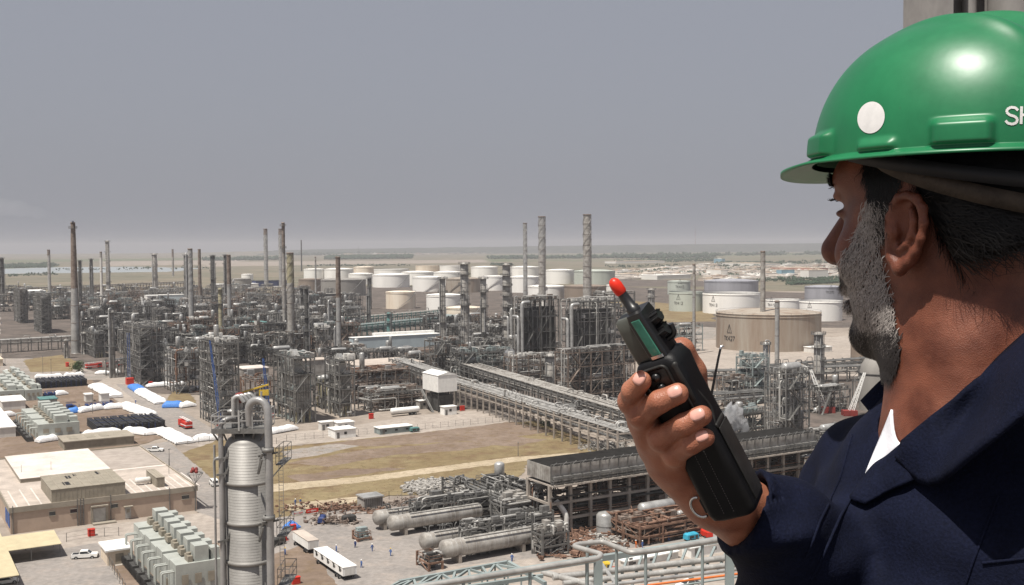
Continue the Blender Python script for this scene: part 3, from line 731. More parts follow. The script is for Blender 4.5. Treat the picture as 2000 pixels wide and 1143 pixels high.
stack(1147,600,419,17,14.5,'thick rust stained twin stack','clad2','steel_b',.001,strakes=3,sfrac=.42,bands=8)
stack(1355,692,516,5.5,5,'slim pale stack right of the radio','clad','clad2',.3,bands=4,cone=True)
stack(1489,684,491,10,8,'tall rusty stack before the tan tank','clad2','rust',.001,strakes=3,sfrac=.2,bands=5,cone=True)
stack(1517,724,588,8,8,'short plain grey stack before the tan tank','clad',None,bands=3)
tower(212,590,470,8,'twin column with two slim masts at the far left','clad2',6,1)
tower(5,600,503,9,'dark column at the left edge of the photo','steel_d',6,2)
tower(303,585,495,10,'short dark column behind the left stair tower','clad2',4,3)
tower(417,605,498,9,'dark scaffolded column left of the plain grey stack','steel_d',7,4)
tower(441,600,497,6,'slim dark column touching the plain grey stack','steel_d',6,5)
tower(432,690,562,8,'slender pale yellow column','paleyellow',5,6)
tower(365,600,497,9,'goose neck column beside the spiral wound stack','steel',5,7,goose=1)
tower(722,604,542,8,'small far column in front of the white tanks','steel_d',4,8)
tower(908,690,512,16,'thick column with many platforms, left one of two','clad2',9,9)
tower(990,690,514,16,'thick column with many platforms, right one of two','clad2',9,10)
tower(866,712,541,11,'slim column left of the thick pair','clad2',6,11)
tower(945,704,541,12,'slim column between the thick pair','clad2',6,12)
tower(1272,628,563,14,'dark column with a red lamp behind the radio knobs','clad2',4,13)
tower(1598,768,648,18,'grey column with platforms below the beard','clad2',5,14)
tower(1495,770,668,10,'goose neck column below the rusty stack','clad',3,15,goose=1)
tower(645,660,590,11,'stubby pale column with bent overhead pipe','clad2',3,16,goose=1)
tower(656,690,640,9,'low pale vessel column with bent pipe left of the blue shed','clad',2,17,goose=1)
tower(600,700,560,8,'dark column behind the mossy stack','steel_d',5,18)
tower(220,738,606,12,'column with side pipe right of the tallest left stack','clad2',4,19,goose=1)
tower(165,692,648,9,'short vessel column at the foot of the tallest left stack','clad2',3,20)
tower(330,752,690,14,'small grey vertical vessel by the red boxes','clad2',2,21)
tower(130,700,662,8,'small vessel left of the foot of the tallest left stack','clad2',2,22)
tower(1075,762,690,22,'squat round drum behind the steam','clad2',2,23)
tower(720,640,575,7,'slim column before the cream tank','steel_d',4,24)
tower(180,600,505,6,'thin dark column between the two left stacks','steel_d',5,25)
tower(760,660,610,9,'squat teal fronted column over the blue shed','teal',3,26)
tower(590,628,560,7,'grey column between furnaces and grey tanks','steel_d',4,27)
tower(158,612,508,6,'slim dark column just right of the tallest left stack','steel_d',5,28)
# ================================================================ STEEL FRAMES, HAND PLACED
def fu(px, py, pxa, pxb, pyt, seed, label, **k):
    p, a, b, h = foot(px, py, pxa, pxb, pyt); return frame_unit(p, a, b, h, seed, label, **k)
def solid_block(name, px, py, pxa, pxb, pyt, m, label, cat, rm=None, group=None, h=0, ov=.3, rt=.35):
    p, a, b, H = foot(px, py, pxa, pxb, pyt, h); t = thing(name, p, TH, label, cat, group)
    s = MB(); s.box(0, 0, 0, a, b, H); put('wall', s, M[m], t)
    s = MB(); s.box(-ov, -ov, H, a+ov, b+ov, H+rt); put('roof', s, M[rm or m], t); return t, a, b, H
def reformer(px, py, pxa, pxb, pyt, seed, label):
    p, La, Lb, H = foot(px, py, pxa, pxb, pyt); Lb = min(Lb, 26); t = frame_unit(p, La, Lb, H, seed, label, 'furnace', 'furnace', levels=5, pipes=60, vessels=2, bay=4.5)
    s = MB(); s.box(1.5, 1.5, H*.12, La-1.5, Lb-1.5, H*.9); put('furnace_box', s, M['steel_d'], t)
    s = MB()
    for k in range(8): s.bar((1.2+(La-2.4)*k/7, 1.3, H*.2), (1.2+(La-2.4)*k/7, 1.3, H*.86), .3)
    s.tube(bend([(-1.4,-1.5,2),(-1.4,-1.5,H*.97),(3,-1.5,H*.97),(3,2,H*.97)],1.5,4), .9, 10)
    s.tube(bend([(-3.6,-1.5,2),(-3.6,-1.5,H*.8),(-3.6,3,H*.8)],1.2,4), .7, 10)
    put('duct', s, M['clad'], t); return t
reformer(1022,744,1092,1002,586,101,'tall dark framed furnace under the pale twin stack')
reformer(1118,752,1202,1096,590,102,'tall dark framed furnace under the rusty twin stack')
reformer(1000,692,1040,985,600,103,'narrow furnace bay under the slim striped stack')
def heater(px, py, pxa, pxb, pyt, seed, label):
    p, La, Lb, H = foot(px, py, pxa, pxb, pyt); t = frame_unit(p, La, Lb, H, seed, label, 'heater', 'fired_heater', levels=4, pipes=34, vessels=1, bay=4.2, m='steel')
    s = MB(); s.box(1.2, 1.2, 4.0, La-1.2, Lb-1.2, H*.74); put('heater_box', s, M['clad2'], t)
    s = MB()
    for k in range(7):
        x = 1.2+(La-2.4)*k/6; s.bar((x, 1.1, 4), (x, 1.1, H*.74), .22)
        y = 1.2+(Lb-2.4)*k/6; s.bar((1.1, y, 4), (1.1, y, H*.74), .22)
    for z in np.linspace(5, H*.7, 5): s.bar((1.2,1.05,z),(La-1.2,1.05,z),.2); s.bar((1.05,1.2,z),(1.05,Lb-1.2,z),.2)
    put('stiffener', s, M['steel'], t)
    s = MB(); s.box(La*.28, Lb*.28, H*.74, La*.72, Lb*.72, H*.93)
    s.add([(La*.28,Lb*.28,H*.93),(La*.72,Lb*.28,H*.93),(La*.72,Lb*.72,H*.93),(La*.28,Lb*.72,H*.93),(La*.42,Lb*.42,H*1.1),(La*.58,Lb*.42,H*1.1),(La*.58,Lb*.58,H*1.1),(La*.42,Lb*.58,H*1.1)],
          [(0,1,5,4),(1,2,6,5),(2,3,7,6),(3,0,4,7)]); put('hood', s, M['clad'], t)
    s = MB()
    for x, y in ((1.5,1.5),(La/2,1.5),(La-1.5,1.5),(1.5,Lb-1.5),(La-1.5,Lb-1.5)): s.box(x-.35,y-.35,0,x+.35,y+.35,4)
    put('foot', s, M['paleyellow'], t); return t
heater(575,828,616,536,700,111,'box heater with yellow feet under the mossy striped stack')
heater(664,816,693,636,705,112,'box heater with grey hood under the brown tipped stack')
heater(185,700,205,165,652,113,'small heater with round drum beside the tallest left stack')
for a in [(40,632,55,28,567,119,'left one of two round scaffold wrapped drums at far left',dict(levels=9,pipes=40,vessels=3,bay=4)),(82,652,101,67,577,120,'right one of two round scaffold wrapped drums at far left',dict(levels=9,pipes=50,vessels=3,bay=4)),
 (275,752,322,243,640,121,'tall stair tower frame with a blue ladder at the left',dict(levels=7,pipes=50,vessels=2,bay=4)),
 (345,770,395,322,690,122,'low pipe frame between the two left scaffold towers',dict(pm='rust')),
 (430,836,468,392,672,123,'high scaffold tower wrapped round dark ducts, blue mast on it',dict(levels=8,pipes=70,vessels=3,bay=3.6)),
 (385,742,420,350,672,124,'dark frame behind the scaffold tower at left',dict()),
 (500,812,545,470,745,125,'brown low frame between scaffold tower and left heater',dict(pm='rust',m='steel_b')),
 (630,800,642,612,748,126,'narrow pipe frame between the two heaters',dict(pm='paleyellow')),
 (690,790,800,672,728,127,'long brown cooler frame right of the right heater',dict(levels=3,m='steel_b',dm='steel_b',pm='rust',pipes=60)),
 (725,806,830,700,770,128,'low pipework frame right of the right heater',dict(levels=1,pipes=60)),
 (905,752,1000,880,690,129,'broad pipe frame before the slim columns',dict(pipes=70,levels=3)),
 (1010,765,1100,985,700,130,'brown frame with white diagonal chute',dict(pipes=70,levels=4,m='steel_b')),
 (1110,800,1240,1085,690,131,'large braced brown frame left of the radio',dict(pipes=90,levels=4,m='steel_b')),
 (850,742,900,830,668,132,'frame at the foot of the slim left column',dict(pipes=50)),
 (935,735,980,915,660,133,'frame between the two thick columns',dict(pipes=50)),
 (1180,705,1240,1160,575,134,'tall grey scaffold frame behind the radio tip',dict(pipes=50,levels=9)),
 (1310,690,1372,1290,640,135,'teal frame around the slim pale stack',dict(pipes=40,m='tealpale')),
 (1245,690,1292,1225,625,136,'grey frame behind the radio display',dict(pipes=40)),
 (1470,790,1500,1438,700,137,'teal edged frame under the goose neck column',dict(pipes=46,m='tealpale',levels=5)),
 (1535,880,1580,1494,730,138,'tall brown frame with pale corner posts right of the radio',dict(pipes=80,levels=5,vessels=4)),
 (1430,800,1470,1400,745,139,'low frame beside the steam plume',dict(pipes=40)),
 (1600,810,1660,1570,765,140,'low pipe frame under the left white crane boom',dict(pipes=40)),
 (1690,790,1750,1665,745,141,'low pipe frame behind the collar',dict(pipes=30)),
 (1440,866,1500,1405,810,142,'pipe frame in front of the steam plume',dict(pipes=50,levels=2)),
 (1600,905,1660,1575,850,143,'dark pipe frame beside the shoulder',dict(pipes=40,levels=3))]:
    fu(*a[:7], **a[7])
for px, py, pxa, pxb, pyt, m, rm, lab in [(690,686,860,682,661,'paleblue','white','long pale blue warehouse with white ridge'),
 (60,592,90,50,569,'paleblue','white','small blue grey shed beside the left round tower'),(288,600,310,282,578,'white','white','small white shed among the far left units'),
 (312,598,362,306,577,'paleblue','white2','long pale shed among the far left units'),(585,592,680,572,576,'steel_d','clad2','low dark shed with flat grey roof before the grey tanks'),
 (476,745,525,460,722,'clad2','roofwhite','long low building with pale roof behind the scaffold tower'),(590,756,645,575,706,'clad2','roofgrey','grey gabled shed between the two heaters'),
 (700,745,830,660,716,'clad2','roofgrey','long brown grey roofed hall behind the cooler frame'),(500,652,525,486,631,'tealpale','teal','small teal fronted shed in the middle units'),
 (425,568,505,415,556,'white2','white','low white shed on the far side of the left units'),(1392,762,1425,1378,742,'roofgrey','rust','shed with rusty roof beside the radio aerial'),
 (500,560,560,492,549,'darkblue','steel_d','dark blue furnace house under the pale spiral pair'),(1590,690,1625,1570,680,'white2','white','small white store below the tan tank'),
 (850,640,905,820,620,'steel_d','tealpale','teal roofed substation before the cream tanks'),(420,645,470,405,628,'clad2','roofwhite','pale roofed shed in the left middle units')]:
    solid_block('shed', px, py, pxa, pxb, pyt, m, lab, 'shed', rm)
w = bpy.data.objects['shed']; s = MB(); L_ = reach(at_h(690,686), AX, 860); s.box(L_*.28, 6, height(at_h(690,686),661)+.36, L_*.98, 10, height(at_h(690,686),661)+2.0); put('ridge_vent', s, M['white'], w)

# ================================================================ STEEL FRAMES, ROW BY ROW
LM = [(-40,'left photo edge'),(5,'dark left edge column'),(97,'thin pale left stack'),(148,'tallest left stack'),(199,'slim white stack'),(248,'stair tower frame'),(303,'short dark column'),(338,'small far stack'),
 (374,'spiral wound stack'),(417,'scaffolded column'),(449,'plain grey stack'),(490,'blue grey furnace'),(520,'pale spiral pair'),(569,'mossy striped stack'),(617,'very thin pale stack'),(662,'brown tipped stack'),(722,'small far column'),
 (783,'nearest cream tank'),(826,'blue warehouse end'),(866,'slim left column'),(908,'left thick column'),(945,'slim middle column'),(990,'right thick column'),(1026,'slim striped stack'),
 (1059,'pale twin stack'),(1110,'furnace gap'),(1147,'rusty twin stack'),(1200,'scaffold frame'),(1260,'radio'),(1400,'tan tank')]
rows = [(579,0,600,9,15,'farthest'),(592,0,640,9,16,'farther'),(608,0,700,9,18,'far'),(626,110,690,10,18,'far middle'),(645,150,700,10,18,'middle'),(650,840,1000,9,14,'middle'),
        (666,160,690,10,17,'near middle'),(670,860,1000,9,15,'near middle'),(690,200,640,9,16,'near'),(714,300,560,8,14,'nearer'),(716,880,1090,8,14,'nearer'),(738,560,660,6,10,'front'),(712,640,850,6,10,'low front'),(728,800,900,6,9,'low')]
rnd = random.Random(77); seen = {}
kinds = [('grey steel frame', 'steel','pipe'),('brownish steel frame','steel_b','rust'),('pipe crowded frame','steel','clad'),('dark steel frame','steel_d','steel'),('braced frame with drums','steel','clad2')]
for yb, x0, x1, h0, h1, rn in rows:
    x = x0-rnd.uniform(0, 10); k = FPX/at_h(500, yb).y
    while x < x1:
        wd = rnd.uniform(14, 30)*k; p = at_h(x, yb+rnd.uniform(-3, 3)); La = wd*.55/k; Lb = rnd.uniform(8, 14)
        H = rnd.uniform(h0, h1); left = [n for q, n in LM if q <= x+wd/2][-1:] or ['left photo edge']; right = [n for q, n in LM if q > x+wd/2][:1] or ['radio']
        kd = rnd.choice(kinds); key = f'{rn} row {kd[0]}, between {left[0]} and {right[0]}'
        tries = 0
        while key in seen and tries < 8: kd = rnd.choice(kinds); key = f'{rn} row {kd[0]}, between {left[0]} and {right[0]}'; tries += 1
        if key not in seen:
            seen[key] = 1; far = yb < 620
            frame_unit(p, La, Lb, H, int(x*13+yb), key, m=kd[1], pm=kd[2], pipes=22 if far else 40, vessels=1 if far else 3, rails=not far, group='process frames of the plant', bay=5)
        x += wd*rnd.uniform(.4, .62)
# ================================================================ PIPE RACKS
def rk(a, b, w, z, label, seed, **k): return rack(at_h(*a), at_h(*b), w, z, label, seed, **k)
rk((-20,692),(232,676),7,8,'long low rack at the left edge passing the tallest stack',1,hoops=3)
rk((0,578),(380,560),8,9,'dark rack running across the far left',2,m='steel_b')
rk((180,590),(390,573),8,9,'second dark rack behind the left middle units',3,m='steel_d')
rk((1262,896),(880,768),10,8.5,'main diagonal rack on concrete posts beside the dry field',4,n=12,levels=2,conc=True,hoops=16)
rk((1330,880),(900,738),9,9.5,'second rack running beside the main diagonal rack',5,levels=2,hoops=10)
rk((880,768),(790,735),8,9,'short rack end beside the blue warehouse',6)
rk((1080,800),(1330,766),9,8,'rack crossing behind the hand towards the right',7,hoops=4)
rk((1100,838),(1300,812),8,7,'low rack joining the diagonal rack near the fingers',8,hoops=4)
rk((670,664),(860,643),10,9,'long green pipe rack before the cream tanks',9,m='teal',pm='tealpale',levels=3)
rk((690,640),(880,622),8,8,'second green pipe rack behind the first',10,m='teal')
rk((470,640),(680,620),8,9,'pale roofed rack in the middle units',11)
rk((1320,760),(1700,745),8,7,'rack behind the aerial toward the cranes',12)
rk((1480,742),(1720,722),8,6,'far rack behind the cranes',13)
rk((1300,815),(1500,800),8,7,'rack behind the radio body',14)
rk((230,735),(420,700),7,8,'rack between the left scaffold towers',15)
rk((380,700),(640,668),8,8.5,'rack left of the brown tipped stack',16,m='steel_b')
rk((440,700),(300,660),7,9,'short diagonal rack left of the plain grey stack',17)
# ================================================================ BEIGE BUILDING
p, La, _, H = foot(21, 1044, 384.5, 10, 994)
Lb = reach(p+AX*La+Vector((0,0,H)), BX, 272)
bld = thing('office_building', p, TH, 'large low pink beige building with dusty flat roof at the lower left', 'building')
s = MB(); s.box(0, 0, 0, La, Lb, H-1.0); put('wall', s, M['beige'], bld)
s = MB(); s.box(-.25, -.25, H-1.0, La+.25, 0.0, H+.25); s.box(-.25, Lb, H-1.0, La+.25, Lb+.25, H+.25); s.box(-.25, 0, H-1.0, 0, Lb, H+.25); s.box(La, 0, H-1.0, La+.25, Lb, H+.25)
put('parapet', s, M['fascia'], bld)
s = MB(); s.box(0, 0, H-1.0, La, Lb, H-.1); put('roof', s, M['roofgrey'], bld)
def loc(P): q = P-p; return (q.dot(AX), q.dot(BX), q.z)
def roofbox(px, py, pxa, pxb, pyt, nm, m, rm=None, h=None, seams=0, lab=None):
    c = at_h(px, py, h if h is not None else H-.1); a = reach(c, AX, pxa); b = reach(c, BX, pxb); hh = height(c, pyt); x, y, z = loc(c)
    s = MB(); s.box(x, y, z+.003, x+a, y+b, z+hh)
    o = put(nm, s, M[m], bld); s = MB()
    s.box(x-.1, y-.1, z+hh, x+a+.1, y+b+.1, z+hh+.12); put('roof', s, M[rm or m], o)
    if seams:
        s = MB()
        for k in range(1, seams): s.box(x+a*k/seams-.08, y+.1, z+hh+.12, x+a*k/seams+.08, y+b-.1, z+hh+.2)
        for k in range(1, seams*2): s.box(x+a*k/seams/2-.04, y-.05, z+.2, x+a*k/seams/2+.04, y, z+hh)
        put('seam', s, M['fascia'], o)
    if lab: o['label'] = lab
    return o, x, y, a, b, z+hh
roofbox(40, 944, 217, 10, 936.5, 'raised_roof', 'fascia', 'roofwhite', lab='bright raised roof slab')
o, x, y, a, b, z = roofbox(101, 983, 245, 80, 958, 'duct_house', 'duct', 'duct', seams=9, lab='brown grey duct house with broken roof panels')
s = MB()
for u, v, w_, d_ in ((.2,.2,.09,.2),(.3,.62,.07,.18),(.74,.7,.05,.2),(.42,.75,.04,.12)):
    s.box(x+a*u, y+b*v, z+.13, x+a*(u+w_), y+b*(v+d_), z+.19)
put('roof_opening', s, M['black'], bld)
roofbox(306, 953, 322, 286, 934, 'roof_air_unit', 'duct', 'fascia', seams=3)
c = loc(at_h(281, 948, H-.1)); s = MB(); h_vessel(s, (c[0], c[1]+1, c[2]+1.1), 3.2, .75); s.box(c[0]-1.5,c[1]+.6,c[2],c[0]-1.2,c[1]+1.4,c[2]+.6); s.box(c[0]+1.2,c[1]+.6,c[2],c[0]+1.5,c[1]+1.4,c[2]+.6)
put('water_tank', s, M['white2'], bld)
s = MB()
for k in range(5): s.box(1.5+k*2.6, .4, H-.1, 1.8+k*2.6, Lb*.32, H-.05)
for k in range(9):
    x0 = La*.66+k*1.9; s.box(x0, .4, H-.1, x0+.35, Lb*.27+(k%3), H-.05)
for k in range(3): s.box(La*.62, 2+k*3.5, H-.1, La-.5, 2.3+k*3.5, H-.055)
s.box(La*.45, Lb*.48, H-.1, La, Lb*.5, H-.02)
put('roof_strip', s, M['roofwhite'], bld)
s = MB(); s.box(La*.5, Lb*.52, H-.1, La-.4, Lb-.6, H-.05); put('roof_felt', s, ground_mat('grey_roof_felt',(.33,.29,.255),(.36,.315,.28),(.3,.26,.23)), bld)
def wallx(px): return reach(p, AX, px)
door_w, door_m = M['clad2'], M['fascia']
x0, x1 = wallx(182), wallx(207); s = MB(); s.box(x0, -.12, .3, x1, 0, 3.6); o = put('roller_door', s, M['clad'], bld)
s = MB(); s.box(x0-.5, -.35, 0, x0, 0, 4.0); s.box(x1, -.35, 0, x1+.5, 0, 4.0); s.box(x0-.5, -.9, 4.0, x1+.5, 0, 4.3); s.box(x0-.3, -2.2, 0, x1+2, -.36, .35); put('door_frame', s, M['fascia'], o)
x0, x1 = wallx(245), wallx(256); s = MB(); s.box(x0, -.1, .2, x1, 0, 2.9); o = put('door', s, M['clad'], bld)
s = MB(); s.box(x0-.4, -1.0, 3.1, x1+.4, 0, 3.3); s.box(x0+.3, -.14, 1.6, x1-.3, -.1, 2.5); put('canopy', s, M['fascia'], o)
for px, w_ in ((97,1.3),(138,1.6),(217,1.6),(356,1.7)):
    x0 = wallx(px); s = MB(); s.box(x0, -.1, 3.2, x0+w_, 0, 4.1); o = put('window', s, M['glass'], bld)
    s = MB(); s.box(x0-.12, -.25, 4.1, x0+w_+.12, 0, 4.25); s.box(x0-.12, -.2, 3.05, x0+w_+.12, 0, 3.2); put('window_frame', s, M['fascia'], o)
for px in (151, 216, 331, 25): s = MB(); s.box(wallx(px), -.3, 0, wallx(px)+.16, -.05, H+.6); put('wall_pipe', s, M['steel'], bld)
s = MB()
for px in (157, 163): s.box(wallx(px), -.3, 0, wallx(px)+.16, -.05, H+.6)
for k in range(10): s.box(wallx(157), -.28, .6+k*.6, wallx(163), -.2, .68+k*.6)
put('wall_ladder', s, M['steel'], bld)
s = MB(); s.box(-.12, 1.0, 1.2, 0, 4.5, 4.4); s.box(-.12, 6, 1.2, 0, 9.5, 4.4); o = put('blue_panel', s, M['blue'], bld)
for px, py, hh in ((100,925,3.2),(42,930,3),(330,925,4)):
    c = loc(at_h(px, py, H)); s = MB(); s.cyl((c[0],c[1],H-.1), (c[0],c[1],H+hh), .06, .04, 6); put('roof_rod', s, M['steel'], bld)
t, a, b, h_ = solid_block('duct_building', 126, 881, 262, 114, 865, 'duct', 'long windowless brown grey block behind the beige building', 'building', 'fascia')
s = MB()
for u in (.1,.35,.55): s.box(a*u, b*.3, h_+.36, a*(u+.12), b*.75, h_+.42)
put('roof_opening', s, M['duct'], t)
# ---- mast with red lights on the corner of the building
c = at_h(382, 998); t = thing('light_mast', c, 0, 'pale mast with a ring basket of red lamps at the building corner', 'mast'); hh = height(c, 925)
s = MB(); s.cyl((0,0,0), (0,0,hh-2.5), .16, .12, 8)
for k in range(6):
    a = k*1.047; s.cyl((0,0,hh-2.6), (1.9*math.cos(a),1.9*math.sin(a),hh), .06, .06, 5)
s.lathe([(1.7,hh),(2.0,hh),(2.0,hh+.12),(1.7,hh+.12)], 14, cap=False); put('pole', s, M['steel'], t)
for k in range(7):
    s = MB(); s.lathe([(.02,0),(.4,.1),(.45,.45),(.3,.8),(.02,.9)], 8, (.9*math.cos(k*.9)*(.4+.1*k), .9*math.sin(k*.9)*(.4+.1*k), hh+.15+(.5 if k%2 else 0))); put('lamp', s, M['darkred'], t)

# ================================================================ CARPORTS, HUT
def carport(px, py, pxa, pxb, h, label):
    c = at_h(px, py, h); a = reach(c, AX, pxa); b = reach(c, BX, pxb); q = Vector((c.x, c.y, 0)); t = thing('carport', q, TH, label, 'carport', 'car shades')
    s = MB(); s.add([(-.3,-.3,h),(a+.3,-.3,h),(a+.3,b+.3,h+.5),(-.3,b+.3,h+.5),(-.3,-.3,h+.12),(a+.3,-.3,h+.12),(a+.3,b+.3,h+.62),(-.3,b+.3,h+.62)],
        [(3,2,1,0),(4,5,6,7),(0,1,5,4),(1,2,6,5),(2,3,7,6),(3,0,4,7)]); put('roof', s, M['roofyellow'], t)
    n = max(2, int(a/5)+1)
    for i in range(n):
        for y in (.3, b-.3):
            s = MB(); s.box(a*i/(n-1)-.08, y-.08, 0, a*i/(n-1)+.08, y+.08, h-.003); put('post', s, M['steel'], t)
    return t
carport(4, 1078, 117, -6, 3.0, 'long yellow roofed car shade before the beige building')
carport(-40, 1135, 34, -75, 3.0, 'yellow roofed car shade at the lower left corner')
t, a, b, h_ = solid_block('hut', 210, 1107, 255, 197, 1078, 'cream', 'small cream hut with white roof beside the car park', 'hut', 'white', ov=.4)
s = MB(); s.box(a*.35, -.08, .2, a*.7, 0, 2.4); put('door', s, M['duct'], t)
s = MB(); s.box(a*.3, -1.2, 0, a*.75, -.09, .25); put('step', s, M['concrete'], t)

# ================================================================ PALE GREEN SWITCHGEAR
def switchgear(px, py, pxa, pxb, pyt, n, label, cub=True, trafo=True):
    p, a, b, h = foot(px, py, pxa, pxb, pyt); t = thing('transformer_house', p, TH, label, 'transformer house', 'pale green transformer houses')
    s = MB(); w = b/n
    for k in range(n): s.box(0, k*w+.15, .2, a, (k+1)*w-.15, h-(.0 if k%2 == 0 else .35))
    s.box(.3, .3, 0, a-.3, b-.3, h-.8); put('housing', s, M['green'], t)
    s = MB()
    for k in range(n): s = MB(); s.box(-.12, (k+.2)*w, 1.2, 0, (k+.45)*w, 2.8); put('louvre', s, M['duct'], t)
    for u in (.12, .4, .68): s = MB(); s.box(a*u, -.1, h*.45, a*(u+.14), 0, h*.72); put('louvre', s, M['duct'], t)
    for k in range(n if cub else 0):
        s = MB(); y = (k+.12)*w; s.box(a*.42, y, h, a*.72, y+w*.62, h+h*.42); s.box(a*.78, y+.3, h, a*.97, y+w*.5, h+h*.3)
        o = put('roof_unit', s, M['green'], t)
        s = MB(); s.box(a*.28, y+.2, h, a*.38, y+w*.55, h+h*.16); s.cyl((a*.33,y+w*.3,h+h*.16),(a*.33,y+w*.3,h+h*.22),.5,.5,10); put('fan', s, M['duct'], o)
    for k in range(n if trafo else 0):
        s = MB(); y = (k+.2)*w; s.tube(bend([(-.1,y,h*.8),(-2.3,y,h*.8),(-2.3,y,h*.25)],.3,3),.18,6); s.tube(bend([(-.1,y+.9,h*.8),(-2.3,y+.9,h*.8),(-2.3,y+.9,h*.25)],.3,3),.18,6)
        put('pipe_hoop', s, M['green'], t)
        s = MB(); s.box(-3.4, y-.6, .1, -1.4, y+w*.55, h*.28)
        for j in range(6): s.box(-3.75, y-.5+j*w*.18, .3, -3.4, y-.42+j*w*.18, h*.26); 
        s.cyl((-2.4, y, h*.28), (-2.4, y+w*.4, h*.34), .3, .3, 8); put('cooler', s, M['steel_d'], t)
    return t
switchgear(345, 1178, 436, 262, 1105, 7, 'long pale green transformer house behind the near column')
switchgear(75, 863, 156, 42, 830, 6, 'middle pale green transformer house with dark coolers')
switchgear(-5, 787, 48, -30, 765, 4, 'pale green transformer house at the left photo edge', trafo=False)
switchgear(50, 784, 83, 5, 762, 5, 'pale green transformer house by the dark pipe stack', trafo=False)
for a_ in [('shed',-12,857,31,-40,838,'white2','white flat shed at the left edge below the green house','shed','white'),
   ('shed',5,802,50,-4,786,'white2','low white shed between the two green houses','shed','white'),('shed',80,797,112,74,782,'green','small green annex by the blue barrels','shed','teal'),
   ('container',168,786,182,164,772,'white2','small cream container by the covered rows','container','white'),('container',198,787,214,193,770,'white','small white container by the covered rows','container','white'),
   ('shed',-10,716,6,-20,703,'cream','cream shed at the left edge by the road','shed','cream')]:
    solid_block(*a_[:7], a_[7], a_[8], a_[9])
# ================================================================ COVERED ROWS, PIPE STACKS
tarpn = 0
def covered(x0, y0, x1, y1, w, h, m, label, group='tarpaulin covered rows'):
    a, b = at_h(x0, y0), at_h(x1, y1); d = b-a; L = d.length; ang = math.atan2(d.y, d.x); t = thing('covered_row', a, ang, label, 'covered stack', group)
    rr = random.Random(int(x0*7+y0)); s = MB(); n = max(4, int(L/1.3)); rows_ = []
    for i in range(n+1):
        x = L*i/n; q = h*(1+rr.uniform(-.16, .12)); e = 1 if 0 < i < n else .55; ww = w*(1+rr.uniform(-.06,.06))
        rows_.append([(x,-.05,.35),(x,.0,q*.8*e),(x,ww*.2,q*e),(x,ww*.5,q*e*1.06),(x,ww*.8,q*e),(x,ww,q*.8*e),(x,ww+.05,.35)])
    vs = [v for r in rows_ for v in r]; s.add(vs, [(7*i+k,7*i+7+k,7*i+8+k,7*i+1+k) for i in range(n) for k in range(6)], True)
    s.add(rows_[0], [tuple(range(7))]); s.add(rows_[-1], [tuple(range(6,-1,-1))]); put('tarpaulin', s, M[m], t)
    s = MB(); k = 0
    while k*1.8 < L-.5: s.box(k*1.8+.15, .1, 0, k*1.8+.45, w-.1, .5); k += 1
    put('pallet', s, M['steel_b'], t)
for i, (x0,y0,x1,y1,w,h,m,lab) in enumerate([(68,741,123,738,3.5,2.2,'tarp','white covered row behind the far dark pipe stack'),(127,738,165,735,3.5,2.2,'tarp','shorter white covered row beside the bush'),
 (185,732,212,731,3,2,'tarp','small white covered row right of the bush'),(213,731,236,729,3,2,'tarp','small white covered row beside the fire trucks'),(240,777,199,756,6,2.4,'tarp','wide white covered row on the asphalt road edge'),
 (290,769,272,757,5,2.2,'bluetarp','blue covered stack at the corner of the small lawn'),(326,789,285,767,5,2.3,'tarp','white covered row left of the small lawn'),(316,798,355,797,6,2.4,'bluetarp','larger blue covered stack below the small lawn'),
 (355,798,384,794,4,2.2,'tarp','white covered row right of the larger blue stack'),(288,758,364,752,3.5,2,'tarp','long white covered row behind the small lawn'),(131,809,157,807,3.4,2.2,'bluetarp','small blue covered stack at the left'),
 (158,808,205,800,3.6,2.2,'tarp','white covered row right of the small blue stack'),(205,801,262,796,3.6,2.2,'tarp','white covered row over the big dark pipe stack'),(308,814,263,798,5,2.3,'tarp','bulky white covered row curving to the road'),
 (77,867,117,861,3.4,2.2,'tarp','white covered row below the middle green house'),(160,856,238,848,3.4,2.2,'tarp','white covered row below the big dark pipe stack'),(238,846,282,852,3.4,2.2,'tarp','lumpy white covered row right of the brown grey block'),
 (285,852,330,847,3.4,2.2,'tarp','short white covered row beside the plant road'),(380,866,336,845,6,2,'tarp','flat white covered row on the plant road'),(380,865,428,860,3.4,2.2,'tarp','white covered row left of the near column'),
 (0,818,32,813,3.4,2.2,'tarp','white covered row at the left photo edge'),(110,774,134,771,3,2,'tarp','tiny white covered row among the containers'),(530,850,583,840,4,2,'tarp','flat white covered row right of the near column'),
 (385,760,420,757,3,1.6,'tarp','thin white covered row below the scaffold tower')]):
    covered(x0, y0, x1, y1, w, h, m, lab)
def pipe_stack(px, py, pxa, pxb, pyt, label, m='blackpaint'):
    p, a, b, h = foot(px, py, pxa, pxb, pyt); b = min(b, 26); t = thing('pipe_stack', p, TH, label, 'pipe stack', 'dark pipe stacks')
    s = MB(); r = .3; nz = max(2, int(h/(2*r))); n = int(a/(2*r+.02))
    rr = random.Random(int(px))
    for k in range(nz):
        for i in range(n):
            if k == nz-1 and rr.random() < .35: continue
            s.cyl((r+i*(2*r+.02), .1+rr.uniform(0,.6), r+k*2*r*.95), (r+i*(2*r+.02), b-rr.uniform(0,.8), r+k*2*r*.95), r, n=6)
    put('pipes', s, M[m], t)
    s = MB()
    for i in range(max(3, int(a/2.2))):
        x = i*2.2; s.box(x-.08, -.25, 0, x+.08, -.1, h*.85)
    for y in (b*.25, b*.6, b*.9): s.box(-.1, y, h, a*.98, y+.15, h+.1)
    put('stake', s, M['darkblue'], t)
pipe_stack(190, 848, 327, 169, 831, 'large stack of black pipes with dark blue stakes at the left')
pipe_stack(80, 760, 172, 69, 743, 'far stack of black pipes below the bush')
pipe_stack(170, 800, 226, 165, 790, 'low dark blue stack behind the white covered rows', 'darkblue')
